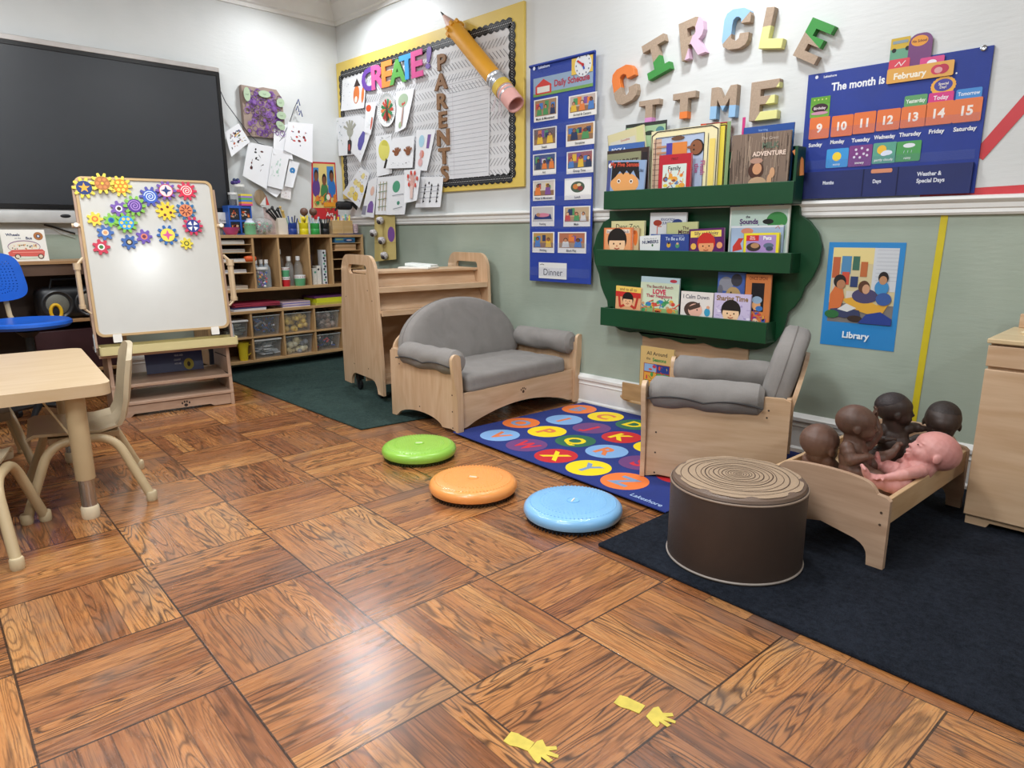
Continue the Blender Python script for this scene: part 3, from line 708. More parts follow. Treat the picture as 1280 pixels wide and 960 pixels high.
# ---- doll bed
cb = thing('doll_bed', 'small birch doll bed with curved end boards holding five dolls', 'doll bed', (-.785, 2.59, .013), math.radians(-3.0)); F = loc_frame(cb)
hw, hl = .205, .37; m = wood('x', '#c4a48a', '#a8886e')
def endboard(y, h0, h1, out):
    o = [(-hw, 0), (-hw+.05, 0), (-hw+.052, .03)]+arc(-hw+.12, .03, .068, .05, 180, 100, 5)+[(0, .10)]+arc(hw-.12, .03, .068, .05, 80, 0, 5)+[(hw-.05, 0), (hw, 0), (hw, h0-.01), (hw-.012, h0), (hw-.04, h0+.005), (hw-.052, h0+.022)]+[((hw-.06)*math.cos(PI*i/20), h0+.028+(h1-h0-.028)*math.sin(PI*i/20)) for i in range(1, 20)]+[(-hw+.052, h0+.022), (-hw+.04, h0+.005), (-hw+.012, h0), (-hw, h0-.01)]
    b = MB(); b.M = F; b.prism(o, (0, y+.01, 0), (1, 0, 0), (0, 0, 1), (0, -1, 0), .02, m)
    for z in (.185, .145):
        for sx in (-1, 1): b.cyl((sx*(hw-.022), y-.0103, z), (sx*(hw-.022), y-.0115, z), .004, mat('#4a3a2d', .5), 8)
    b.build('end_board', cb, bevel=.005, bseg=3)
endboard(-hl, .235, .285, -1); endboard(hl, .24, .30, 1)
for sx in (-1, 1): b = MB(); b.M = F; b.box((sx*(hw-.012)-.008, -hl+.01, .145), (sx*(hw-.012)+.008, hl-.01, .23), wood('y', '#d3b48d', '#bb946a')); b.build('side_rail', cb, bevel=.003)
b = MB(); b.M = F; b.box((-hw+.012, -hl+.01, .15), (hw-.012, hl-.01, .162), wood('y', '#d9c3a0', '#c4a67e')); b.build('bed_base', cb)

# ---- birch play cabinet at the right edge
cabt = thing('play_cabinet', 'birch play kitchen cabinet with backsplash at the right edge', 'cabinet', (-.17, 3.0, .013)); CX0, CX1, CY0, CY1 = -.52, .16, 2.79, 3.195
MB().box((CX0+.005, CY0+.012, .045), (CX1-.005, CY1, .675), BZ).build('body', cabt, bevel=.002)
b = MB(); b.prism([(CX0+.004, .013), (CX0+.07, .013), (CX0+.08, .03), (CX1-.08, .03), (CX1-.07, .013), (CX1-.004, .013), (CX1-.004, .05), (CX0+.004, .05)], (0, CY0+.03, 0), (1, 0, 0), (0, 0, 1), (0, -1, 0), .018, BX); b.build('plinth', cabt, bevel=.002)
MB().box((CX0, CY0-.006, .052), (CX1, CY0+.012, .585), wood('x', k=.8)).build('door', cabt, bevel=.003)
MB().box((CX0, CY0-.004, .595), (CX1, CY0+.012, .668), BX).build('drawer_front', cabt, bevel=.003)
MB().box((CX0-.004, CY0-.012, .675), (CX1+.004, CY1, .692), wood('x', '#dcc7a0', '#cdb084')).build('worktop', cabt, bevel=.004)
MB().box((CX0+.015, CY1-.03, .692), (CX1, CY1-.012, .745), BX).build('backsplash', cabt, bevel=.004)
b = MB(); q = aty(1279, 424, 2.98); b.lathe([(0, 0), (.018, 0), (.02, .006), (.012, .012), (0, .013)], (q.x+.01, q.y, .692), mat('#d8c49d', .5), 20); b.build('knob', cabt)

# ================================================================== EASEL, TABLE, CHAIRS, SHELVES ON THE LEFT
EP, EZ = wood('y', '#bfa28c', '#a3836c', name='easel_plywood'), wood('z', '#bfa28c', '#a3836c', name='easel_plywood')
CREAM = mat('#dccf98', .4, name='cream_plastic', var=.03); TANP = mat('#cdb391', .42, name='tan_plastic', var=.04)
er = math.radians(9); EU = Vector((math.sin(er), math.cos(er), 0)); EW = Vector((math.cos(er), -math.sin(er), 0)); E0 = Vector((-4.215, 1.665, 0)); EL = .66
es = thing('art_easel', 'tall wooden classroom easel with white marker board and shelves below', 'easel', E0-EU*EL/2-EW*.2)
UZ = Vector((0, 0, 1))
for k in (0, 1):
    P = E0-EU*(EL*k)
    o = [(-.42, 0), (-.34, 0), (-.30, .03), (-.12, .03), (-.06, 0), (0, 0), (-.035, .375), (-.385, .375)]
    b = MB(); b.prism(o, P, EW, UZ, EU*(-1 if not k else 1), .02, EZ)
    for z, d in ((.305, .03), (.20, .02)):
        q = P+EU*(-.0205 if not k else .0205); b.cyl(q+EW*-.34+UZ*(z-.02), q+EW*-(d+.005)+UZ*(z-.005), .004, mat('#3a2c28', .6), 6)
    b.build('side_panel', es, bevel=.003)
def eboard(name, w0, w1, z, t=.018, e=0, m=EP, par=es):
    b = MB(); b.prism([(-EL-e, w0), (e, w0), (e, w1), (-EL-e, w1)], E0+UZ*z, EU, EW, UZ, t, m); return b.build(name, par, bevel=.003)
eboard('shelf', -.40, -.015, .175); eboard('shelf', -.40, -.005, .072); eboard('top_board', -.40, .005, .362, e=.04)
b = MB(); b.prism([(-EL+.02, 0), (-EL+.08, 0), (-EL+.10, .018), (-.14, .018), (-.12, .005), (-.02, .005), (-.02, .068), (-EL+.02, .068)], E0-EW*.03, EU, UZ, EW, .016, EP)
a = Art(b, E0-EU*.33-EW*.0138+UZ*.02, EU*.1, UZ*.04, EW); paw(a, .5, .5, .22, '#2e2420'); b.build('kick_rail', es)
b = MB(); o = rrect(-EL-.035, -.10, .045, .035, .012)
b.prism(o, E0+UZ*.385, EU, EW, UZ, .043, CREAM, holes=[rrect(-EL-.027, -.092, .037, .027, .008)]); b.prism(o, E0+UZ*.381, EU, EW, UZ, .006, CREAM); b.build('paint_tray', es, bevel=.002)
# leaning marker board
tl = math.radians(9); BN = EW*math.cos(tl)+UZ*math.sin(tl); BV = -EW*math.sin(tl)+UZ*math.cos(tl); B0 = E0+UZ*.482+EU*.012-EW*.002
def bpt(px, py): q = onplane(px, py, B0, BN)-B0; return q.dot(EU), q.dot(BV)
q1, q2, q3, q4 = bpt(288, 412), bpt(133, 420), bpt(262, 228), bpt(90, 217)
BL = -.71; BH = .887
bd = MB(); o = rrect(BL, 0, .0, BH, .04); bd.prism(o, B0-BN*.03, EU, BV, BN, .034, mat('#c2a274', .4, name='board_edge'), holes=[rrect(BL+.014, .014, -.014, BH-.014, .032)]); bd.build('board_frame', es, bevel=.004)
WB = mat('#cfcec8', .16, name='marker_board_enamel', coat=.2, var=.01)
bd = MB(); bd.prism(rrect(BL+.008, .008, -.008, BH-.008, .036), B0-BN*.025, EU, BV, BN, .022, WB); bd.build('marker_board', es)
for x in (BL+.10, -.09):
    b = MB(); b.prism(rrect(x-.022, -.035, x+.022, .012, .004), B0, EU, BV, BN, .014, mat('#efece4', .4, name='white_clip')); b.build('board_clip', es, bevel=.003)
# second board leaning on the other side and hinged posts
b = MB(); b.prism(rrect(BL, 0, 0, BH, .04), B0-EW*.33, EU, (EW*math.sin(tl)+UZ*math.cos(tl)), -EW, .02, wood('z', '#8b6f5a', '#6d5443')); b.build('rear_board', es)
for k, x in ((0, -.0), (1, BL)):
    b = MB(); P = B0+EU*x; s_ = 1 if not k else -1
    b.prism([(-.035, -.06), (-.005, -.06), (-.005, BH-.05), (-.035, BH-.05)], P, BN, BV, EU*s_, .014, EZ); b.build('board_post', es, bevel=.002)
    b = MB(); b.prism([(-.06, -.08), (0, -.08), (.0, .02), (-.04, .03)], P+EU*s_*.012, BN, BV, EU*s_, .006, CHROME); b.build('hinge', es)
    # dowel rack
    y0, z0 = .37, .66
    b = MB()
    for w_ in (-.075, -.028):
        T0 = P+EU*s_*.045+EW*(w_+.02); b.cyl(T0+UZ*.17, T0+UZ*.39-EW*.018, .012, TANP, 14)
        b.cyl(T0+UZ*.375-EW*.018, T0+UZ*.41-EW*.02, .017, TANP, 14); b.cyl(T0+UZ*.165, T0+UZ*.185, .016, TANP, 14)
        b.tube([T0+UZ*.40-EW*.018, P+EU*s_*.01+EW*(w_-.02)+UZ*.44], .006, TANP, 6); b.tube([T0+UZ*.17, P+EU*s_*.01+EW*(w_+.02)+UZ*.135], .006, TANP, 6)
    b.build('dowel_rack', es)
    b = MB(); q = P+BV*.62+EU*s_*.02-BN*.01; b.cyl(q-EU*.02, q+EU*.02, .013, TANP, 12); b.cyl(q+BN*.02, q+BN*.035, .012, mat('#efece4', .4, name='white_clip'), 12); b.build('wing_knob', es)
# navy picture book lying in the easel and a clear bin
b = MB(); q = onplane(236, 459, E0-EW*.36, EW); 
bk = MB(); P = onplane(184, 470, E0-EW*.3, EW); P.z = .1935
bk.prism([(0, 0), (.33, 0), (.33, .165), (0, .165)], P, EU, (UZ*.97-EW*.2).normalized(), EW, .012, mat('#232a6a', .35, name='navy_cover'))
a = Art(bk, P+EW*.0125, EU*.33, (UZ*.97-EW*.2)*.165, EW); a.text('FIND AND', .58, .62, .07, '#c9cede', .15); a.text('COUNT', .55, .45, .07, '#c9cede', .12); a.text('WITH ME', .55, .3, .07, '#c9cede', .12); a.ell(.74, .25, .09, .22, '#c3b64a'); a.ell(.74, .25, .03, .1, '#3a3420')
tag(bk.build('picture_book', bevel=.001), 'navy picture book with a yellow badge standing inside the easel shelf', 'book')

# ---- gears on the board
def gear(px, py, r, n, col, deco, label, lvl=0):
    x, y = bpt(px, py); c = B0+EU*x+BV*y-BN*.002+BN*(lvl*.009)
    pts = []
    for i in range(n*12):
        a = 2*PI*i/(n*12); t = math.cos(n*a); pts.append((r*(.83+.17*max(-1, min(1, t*1.7)))*math.cos(a), r*(.83+.17*max(-1, min(1, t*1.7)))*math.sin(a)))
    b = MB(); b.prism(pts, c, EU, BV, BN, .010, mat(col, .35, name='gear_plastic', coat=.2))
    o = b.build('gear_magnet', bevel=.001) if False else None
    a = Art(b, c+BN*.0101-EU*r-BV*r, EU*(2*r), BV*(2*r), BN); k = .33
    if deco[0] == 'star':
        a.disc(.5, .5, k, deco[1]); p = [(.5+(.25 if i % 2 == 0 else .1)*math.sin(2*PI*i/10), .5+(.25 if i % 2 == 0 else .1)*math.cos(2*PI*i/10)) for i in range(10)]; a.poly(p, deco[2])
    elif deco[0] == 'spiral':
        a.disc(.5, .5, k, deco[1]); a.line([(.5+(.02+.26*t/26)*math.cos(t*.6), .5+(.02+.26*t/26)*math.sin(t*.6)) for t in range(27)], .045, deco[2])
    elif deco[0] == 'petals':
        a.disc(.5, .5, k, deco[1])
        m_ = deco[3]
        for i in range(m_): t = 2*PI*i/m_; a.disc(.5+.2*math.cos(t), .5+.2*math.sin(t), .075, deco[2], 10); a.k -= 1
        a.k += 1; a.disc(.5, .5, .06, col)
    elif deco[0] == 'spokes':
        a.disc(.5, .5, k, deco[1])
        for i in range(8): t = 2*PI*i/8; a.line([(.5+.09*math.cos(t), .5+.09*math.sin(t)), (.5+.27*math.cos(t), .5+.27*math.sin(t))], .05, deco[2])
    elif deco[0] == 'four':
        a.disc(.5, .5, k, deco[1])
        for i in range(4):
            t = PI/4+PI/2*i; a.poly([(.5+.04*math.cos(t), .5+.04*math.sin(t)), (.5+.27*math.cos(t-.45), .5+.27*math.sin(t-.45)), (.5+.27*math.cos(t+.45), .5+.27*math.sin(t+.45))], deco[2])
    elif deco[0] == 'diamond':
        a.disc(.5, .5, k, deco[1]); a.disc(.5, .5, .3, deco[2]); a.poly([(.5, .76), (.43, .57), (.24, .5), (.43, .43), (.5, .24), (.57, .43), (.76, .5), (.57, .57)], deco[3])
    elif deco[0] == 'dots':
        for i in range(4): t = PI/4+PI/2*i+.4; a.disc(.5+.22*math.cos(t), .5+.22*math.sin(t), .07, deco[1], 10)
    else: a.disc(.5, .5, .2, deco[1], 12); a.disc(.5, .5, .12, deco[2], 12)
    tag(b.build('gear_magnet', origin=c), label, 'magnetic gear', 'gear magnets on the white board')
Yl, Gr, Bl, Pu, Rd = '#e9d23e', '#7fbf3f', '#2f5fae', '#7350a8', '#cf2f52'
for g in [(105, 235, .058, 10, Yl, ('star', '#2b3f7a', '#f0b040'), 'yellow gear with an orange star on a navy disc, board corner', 0),
          (127.5, 230, .058, 10, Yl, ('petals', '#b5773f', '#d98a52', 6), 'yellow gear with a brown flower disc along the top edge', 1),
          (150.5, 233, .058, 10, Yl, ('petals', '#d88a2c', '#f2df5a', 6), 'yellow gear with yellow petals ringed in orange along the top edge', 0),
          (187.5, 246, .058, 10, '#4b4aa6', ('spiral', '#3f63c0', '#d7e4f5'), 'violet blue gear with a white spiral on blue', 0),
          (207, 239, .056, 10, Pu, ('diamond', '#d8304c', '#f3d8d8', '#2b3f7a'), 'purple gear with a white star on a red disc', 1),
          (233, 239, .056, 10, Rd, ('spiral', '#d8304c', '#f0e4dc'), 'red gear with a red and white swirl, top right of the board', 0),
          (168, 258, .058, 10, Gr, ('spiral', '#5a3c90', '#b58fd8'), 'green gear with a purple spiral', 1),
          (148.5, 261, .044, 7, Pu, ('ring', '#efe6f2', '#3e3020'), 'small purple gear touching the green spiral gear', 0),
          (118.5, 274, .040, 7, Yl, ('ring', '#e86a3c', '#f2c04c'), 'small yellow gear with an orange ring at the left', 0),
          (139, 275.5, .040, 7, Gr, ('ring', '#2f7fb0', '#1f4f9a'), 'small green gear with a blue middle', 0),
          (157.5, 279, .058, 10, Gr, ('petals', '#2f9be0', '#f0d070', 6), 'green gear with a bright blue disc and yellow petals', 1),
          (207.5, 264, .056, 10, '#f0cf2e', ('dots', '#6d2430'), 'yellow gear with four dark holes', 0),
          (232, 263.5, .056, 10, '#2a6c9e', ('spokes', '#e2895a', '#6b2430'), 'blue gear with an orange spoked disc', 0),
          (240.5, 283, .056, 10, '#d02b55', ('four', '#2b3f8a', '#f2f0f0'), 'crimson gear with four white wedges', 1),
          (131.5, 291, .043, 7, '#3a68b0', ('ring', '#efd8c0', '#e0a070'), 'small blue gear with a cream middle, left side', 0),
          (161.5, 303, .043, 7, '#3560a8', ('ring', '#2a2a3a', '#d8c8a0'), 'small blue gear with a dark middle, lowest row', 0),
          (180, 296, .043, 7, '#6c4fae', ('ring', '#e8896a', '#7a3a50'), 'small purple gear with an orange middle', 0),
          (209.5, 294, .058, 10, '#1f63ae', ('diamond', '#f0d84a', '#f2df5a', '#d65a9a'), 'large blue gear with a pink star on yellow', 0),
          (126.5, 309, .044, 7, '#c92c4a', ('ring', '#f2e8e8', '#3c7a3a'), 'small red gear with a white and green middle', 0),
          (233, 304.5, .036, 7, '#e2cf3a', ('ring', '#4d5a2a', '#e9d23e'), 'small yellow gear, bottom right of the pattern', 0)]: gear(*g)

# ---- activity table
TT, TB = .522, .478
tb = thing('activity_table', 'beige laminate children\'s table with rounded corners and adjustable legs', 'table', (-3.3, .15, 0), math.radians(-7)); F = loc_frame(tb)
LAM = wood('y', '#cbb392', '#c1a680', .42, 'beige_laminate'); TUBE = mat('#bda883', .38, name='beige_powder_coat', var=.03)
q = F.inverted() @ atz(134, 478, TT); q2 = F.inverted() @ Vector((-2.81, .3, 0))
tx1, ty1 = q.x+.012, q.y+.012; tx0, ty0 = tx1-.99, ty1-1.30
b = MB(); b.M = F; b.prism(rrect(tx0, ty0, tx1, ty1, .05, 8), (0, 0, TB), (1, 0, 0), (0, 1, 0), (0, 0, 1), TT-TB, LAM); b.build('table_top', tb, bevel=.015, bseg=4)
for (x, y) in ((tx1-.085, ty1-.115), (tx0+.10, ty1-.10), (tx1-.10, ty0+.1), (tx0+.10, ty0+.1)):
    b = MB(); b.M = F; b.lathe([(.032, .155), (.033, .158), (.034, TB)], (x, y, 0), TUBE, 24); lg = b.build('leg', tb)
    b = MB(); b.M = F; b.lathe([(.026, .05), (.026, .16)], (x, y, 0), CHROME, 24); b.build('steel_extension', lg)
    b = MB(); b.M = F; b.lathe([(0, 0), (.028, 0), (.031, .01), (.031, .042), (.027, .05), (0, .05)], (x, y, 0), mat('#d8c8aa', .4, name='foot_cap'), 24); b.build('foot_cap', lg)
b = MB(); b.M = F; b.tube([(tx1-.13, ty1-.22, TB), (tx1-.09, ty1-.13, .30)], .004, TUBE, 6); b.build('brace', tb)

# ---- stacking chairs with bent tube legs
SHELL = mat('#b9a98c', .5, name='beige_shell', var=.05, bump=.1, bscale=500)
def stack_chair(name, label, loc, rz, col=SHELL, sh=.30, bh=.60, W=.30, grp='small beige chairs around the table'):
    """local: faces +y; side legs at x = +-"""
    t = thing(name, label, 'chair', loc, rz, grp); F = loc_frame(t)
    for sg in (-1, 1):
        b = MB(); b.M = F; xb, xt = sg*(W/2+.055), sg*(W/2-.03)
        yf, yr = .207, -.207; top = sh-.028
        P = fillet([(xb, yf, .015), (sg*(W/2+.005), .105, top), (sg*(W/2+.005), -.105, top), (xb, yr, .015)], .075, 7)
        b.tube(P, .0172, TUBE, 12); lg = b.build('leg_frame', t)
        for yy in (yf, yr):
            f = MB(); f.M = F; f.lathe([(0, 0), (.018, 0), (.021, .008), (.021, .035), (.018, .04), (0, .04)], (xb, yy, 0), mat('#c6b491', .45, name='foot_cap'), 16, ax=None); f.build('foot_cap', lg)
    b = MB(); b.M = F
    for y in (.12, -.12): b.cyl((-W/2+.02, y, sh-.045), (W/2-.02, y, sh-.045), .01, TUBE, 10)
    b.build('cross_bars', t) if False else None
    # moulded seat and back in one shell: profile swept over the width
    prof = [(.17, sh-.035), (.175, sh-.01), (.15, sh+.002), (.05, sh-.006), (-.06, sh-.012), (-.12, sh-.002), (-.155, sh+.035), (-.172, sh+.10), (-.188, sh+.2), (-.20, bh-.02), (-.203, bh)]
    n = 17; vs, fs = [], []
    for side in (0, 1):
        for i, (y, z) in enumerate(prof):
            for k in range(n):
                u = 2*k/(n-1)-1; wv = W/2*(1 if i < 5 else 1-.10*((i-5)/5)**1.5)
                if i == len(prof)-1: zz = z-.05*abs(u)**4
                elif i == len(prof)-2: zz = z-.03*abs(u)**4
                else: zz = z
                yy = y; 
                if i < 6: zz += .012*abs(u)**3
                if i >= 6: yy += .02*(u**2)
                off = .012 if side else 0
                d = Vector((0, -.2, -1)) if i < 5 else (Vector((0, -1, -.4)) if i < 7 else Vector((0, -1, 0))); d.normalize()
                vs.append((u*wv*(1 if not side else .985), yy+d.y*off*1.6, zz+d.z*off))
    m_ = len(prof)*n
    for s_ in (0, 1):
        for i in range(len(prof)-1):
            for k in range(n-1):
                q = (s_*m_+i*n+k, s_*m_+i*n+k+1, s_*m_+(i+1)*n+k+1, s_*m_+(i+1)*n+k); fs.append(q[::-1] if s_ == 0 else q)
    per = [k for k in range(n)]+[i*n+n-1 for i in range(1, len(prof))]+[(len(prof)-1)*n+k for k in range(n-2, -1, -1)]+[i*n for i in range(len(prof)-2, 0, -1)]
    for a_, b_ in zip(per, per[1:]+per[:1]): fs.append((a_, b_, m_+b_, m_+a_))
    b = MB(); b.M = F; b.add(vs, fs, col); b.build('seat_shell', t, bevel=.004, bseg=3, smooth=50)
    b = MB(); b.M = F; b.prism([(-W/2+.03, -.0), (W/2-.03, 0), (W/2-.05, -.03), (-W/2+.05, -.03)], (0, -.13, sh-.018), (1, 0, 0), (0, 0, 1), (0, 1, 0), .24, col); b.build('seat_pan', t, bevel=.004)
    return t
stack_chair('stacking_chair', 'beige moulded chair with bent tube legs pushed in at the table end', (-3.13, .603, 0), math.radians(169.6), sh=.305, bh=.615, W=.34)
stack_chair('stacking_chair', 'beige chair cut off by the left edge, nearest the camera', (-2.816, .149, 0), math.radians(69), sh=.30, W=.30)
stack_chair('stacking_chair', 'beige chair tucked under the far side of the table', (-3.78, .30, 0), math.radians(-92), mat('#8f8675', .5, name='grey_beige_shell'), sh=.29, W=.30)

# ---- blue swivel chair
BLU = mat('#1f5fc4', .35, name='blue_plastic', var=.04, bump=.05, bscale=400)
bc = thing('swivel_chair', 'bright blue plastic swivel chair with perforated back behind the table', 'chair', (-4.55, .70, 0), math.radians(36)); F = loc_frame(bc)
sz = .575
b = MB(); b.M = F; R_ = .215
loops = [(.0, 0, -.03), (.7, 0, -.032), (.93, 0, -.026), (1.0, 0, -.010), (.99, 0, .004), (.93, 0, .012), (.7, 0, .004), (.35, 0, -.002), (0, 0, -.004)]
b.lathe([(R_*l[0], sz+l[2]) for l in loops], (0, 0, 0), BLU, 48); b.build('seat', bc)
b = MB(); b.M = F; vs, fs = [], []; nx, nz = 72, 48
def bpos(u, v, t_=0):
    # u -1..1 across, v -1..1 up ; superellipse outline
    k = max(abs(u), abs(v)) or 1; L_ = (abs(u)**4.2+abs(v)**4.2)**(1/4.2); s_ = k/L_ if L_ else 1
    u2, v2 = u*s_, v*s_
    return (-.235-.02*v2+.055*u2*u2*1.0+t_, u2*.20*(1-.06*v2), .815+v2*.135)
for t_ in (0, .008):
    for j in range(nz+1):
        for i in range(nx+1): vs.append(bpos(2*i/nx-1, 2*j/nz-1, t_))
m_ = (nx+1)*(nz+1)
def hole(i, j): return 6 < i < nx-7 and 4 < j < nz-5 and (i % 3 == 1) and (j % 3 == 1) 
for j in range(nz):
    for i in range(nx):
        q = (j*(nx+1)+i, j*(nx+1)+i+1, (j+1)*(nx+1)+i+1, (j+1)*(nx+1)+i)
        if hole(i, j):
            for a_, b_ in zip(q, q[1:]+q[:1]): fs.append((a_, b_, b_+m_, a_+m_))
            continue
        fs.append(q[::-1]); fs.append(tuple(x+m_ for x in q))
per = list(range(nx+1))+[j*(nx+1)+nx for j in range(1, nz+1)]+[nz*(nx+1)+i for i in range(nx-1, -1, -1)]+[j*(nx+1) for j in range(nz-1, 0, -1)]
for a_, b_ in zip(per, per[1:]+per[:1]): fs.append((a_, b_, b_+m_, a_+m_))
b.add(vs, fs, BLU); b.build('backrest', bc, smooth=50)
for y in (.115, -.115): b = MB(); b.M = F; b.tube([(-.12, y*.7, sz-.035), (-.19, y, sz-.03), (-.222, y, sz+.02), (-.238, y, .74)], .013, TUBE, 10, flat=.6); b.build('back_support', bc)
b = MB(); b.M = F; b.cyl((0, 0, .10), (0, 0, sz-.03), .022, BLK, 16); b.lathe([(.03, .0), (.06, .03)], (0, 0, sz-.08), BLK, 16); b.build('gas_column', bc)
for k in range(5):
    a = 2*PI*k/5+.3; b = MB(); b.M = F; c, s_ = math.cos(a), math.sin(a)
    b.tube([(0, 0, .115), (.12*c, .12*s_, .10), (.24*c, .24*s_, .075)], [.022, .018, .012], BLK, 8); b.lathe([(0, -.012), (.024, -.012), (.026, 0), (.024, .012), (0, .012)], (.245*c, .245*s_, .0265), BLK, 16, ax=(-s_, c, 0)); b.build('base_leg', bc)

# ---- low open shelf under the television
DW = wood('y', '#bd9468', '#96704a', .4, 'maple_plywood'); DWZ = wood('z', '#bd9468', '#96704a', .4, 'maple_plywood')
ls = thing('low_shelf', 'low maple shelf below the television holding a picture book and cd player', 'shelf', (-5.2, .5, 0)); sy0, sy1 = -.35, 1.30; fx = -4.99
def lbox(n, a, c, m): MB().box(a, c, m).build(n, ls, bevel=.002)
lbox('top_board', (WX+.02, sy0, .868), (fx, sy1, .888), DW); lbox('apron', (fx-.03, sy0, .80), (fx-.012, sy1, .868), mat('#5d4433', .5, name='dark_maple', var=.08))
for z in (.525, .2): lbox('shelf_board', (WX+.03, sy0, z-.018), (fx+.0, sy1, z), DW)
for y in (sy0, .35, sy1-.02): lbox('upright', (WX+.02, y, 0), (fx-.005, y+.02, .868), DWZ)
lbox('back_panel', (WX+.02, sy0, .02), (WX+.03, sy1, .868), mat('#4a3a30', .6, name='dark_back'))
def book(name, label, P, U, V, N, w, h, t, cover, draw, page='#ece8dc', group=None, cat='book', hinge=True):
    """closed book: page block with a cover; P lower-left of the front face"""
    P, U, V, N = Vector(P), Vector(U).normalized(), Vector(V).normalized(), Vector(N).normalized()
    b = MB(); cm = mat(cover, .3, name='book_cover', coat=.25, var=0)
    b.prism([(0, 0), (w, 0), (w, h), (0, h)], P-N*.0012, U, V, N, .0012, cm)
    b.prism([(0, 0), (w, 0), (w, h), (0, h)], P-N*t, U, V, N, .0012, cm)
    b.prism([(0, 0), (.0015, 0), (.0015, h), (0, h)], P-N*t, U, V, N, t, cm)
    b.prism([(.0015, .002), (w-.003, .002), (w-.003, h-.002), (.0015, h-.002)], P-N*(t-.0012), U, V, N, t-.0024, mat(page, .7, name='page_block', var=.04, vscale=200))
    a = Art(b, P, U*w, V*h, N, .00015)
    if draw: draw(a)
    o = b.build(name, origin=tuple(P+U*w/2-N*t/2)); return tag(o, label, cat, group)
def d_bus(a):
    a.rect(0, 0, 1, 1, '#e8e4da'); a.text('Wheels', .27, .84, .085, '#1f2c55', .42, .03); a.text('on the', .37, .73, .045, '#1f2c55', .2, .01); a.text('Bus', .62, .73, .085, '#1f2c55', .2, .03)
    a.disc(.84, .79, .11, '#a86a34'); a.disc(.84, .79, .05, '#2b2d44'); a.disc(.84, .79, .03, '#cdd3e0')
    a.ell(.48, .46, .37, .20, '#8b6a86'); a.ell(.48, .45, .355, .18, '#e5dccb')
    rr = random.Random(2)
    for i in range(26): a.disc(.16+rr.random()*.62, .36+rr.random()*.16, .018, rr.choice(['#c2594a', '#7a5540', '#3c4a78', '#d8a24a', '#5a7a55', '#e0b090']), 7); a.k -= 1
    a.k += 1; a.poly([(.12, .16), (.9, .14), (.93, .3), (.88, .37), (.2, .36), (.1, .28)], '#cf5a50'); a.rect(.2, .27, .9, .29, '#e99a8a'); a.disc(.30, .15, .07, '#5a4038'); a.disc(.30, .15, .045, '#d9cdb8'); a.disc(.82, .14, .07, '#5a4038'); a.disc(.82, .14, .045, '#d9cdb8'); a.rect(.32, .06, .74, .12, '#c9d2c0')
T0 = atx(6, 324, -5.08); T1 = atx(62, 326, -5.08); T0.z = .8885
book('picture_book', 'cream Wheels on the Bus picture book with a red bus, on the low shelf', T0, (0, 1, 0), (-.18, 0, 1), (1, 0, .18), (T1-T0).length, .19, .012, '#e8e4da', d_bus)
# cd player
P = atx(30, 398, -5.02); cdp = thing('cd_player', 'black portable cd player with round speakers on the low shelf', 'cd player', (-5.08, 1.05, .526)); y0, y1 = .845, 1.235
b = MB(); b.pad((-5.11, (y0+y1)/2, .526+.10), (.085, (y1-y0)/2, .10), .05, BLK, n=12); b.build('body', cdp)
for k, y in enumerate((y0+.10, y1-.11)):
    b = MB(); b.lathe([(.082, 0), (.088, .012), (.08, .016), (.07, .008), (.0, .004)], (-5.03, y, .62), mat('#2a2a2c', .35, name='speaker_ring'), 36, ax=(1, 0, 0)); s_ = b.build('speaker', cdp)
    b = MB(); b.lathe([(.066, 0), (.05, .007), (.02, .009), (0, .009)], (-5.024, y, .62), mat('#8b7f6c' if k else '#6b6a60', .5, name='speaker_mesh', var=.2, vscale=300), 30, ax=(1, 0, 0)); b.build('speaker_cone', s_)
b = MB(); b.tube([(-5.05, y0+.07, .70), (-5.05, y0+.09, .775), (-5.05, y1-.09, .775), (-5.05, y1-.07, .70)], .009, BLK, 8); b.build('handle', cdp)
b = MB(); q = atx(70, 388, -5.0); b.tube([(-5.0, q.y+.028*math.cos(2*PI*i/24), .578+.044*math.sin(2*PI*i/24)) for i in range(24)], .010, mat('#e3b21f', .4, name='yellow_plastic'), 10, True)
b.lathe([(0, 0), (.03, 0), (.03, .008), (0, .01)], (-5.012, q.y, .578), BLK, 20, ax=(1, 0, 0)); tag(b.build('tape_roll'), 'yellow ring shaped tape roll leaning on the cd player', 'tape')
# dark red toy box under the shelf
b = MB(); q = atx(70, 428, -5.0); b.box((-5.35, .80, .2005), (-5.02, 1.26, .46), mat('#3e2226', .45, name='dark_red_box', var=.1)); tag(b.build('toy_box', bevel=.006), 'dark red storage box in the bottom of the low shelf', 'box')
# black cable on the wall under the television
b = MB(); pts = [atx(x, y, WX+.012) for x, y in ((55, 281), (68, 284), (80, 288), (94, 292))]; b.tube(pts, .005, BLK, 8); tag(b.build('cable'), 'black cable hanging below the television', 'cable')
b = MB(); pts = [atx(x, y, WX+.01) for x, y in ((50, 279), (62, 284), (76, 292), (94, 297))]; b.tube(pts, .002, mat('#b8b8b0', .5), 6); tag(b.build('cable'), 'thin pale wire hanging below the television', 'cable')

# ================================================================== THINGS ON THE WALLS
NW = Vector((0, -1, 0)); NA = Vector((1, 0, 0)); XU = Vector((1, 0, 0)); YU = Vector((0, 1, 0))
def rectB(mb, x0, z0, x1, z1, y, t, m): mb.box((x0, y-t, z0), (x1, y, z1), m); return Art(mb, (x0, y-t, z0), XU*(x1-x0), UZ*(z1-z0), NW)
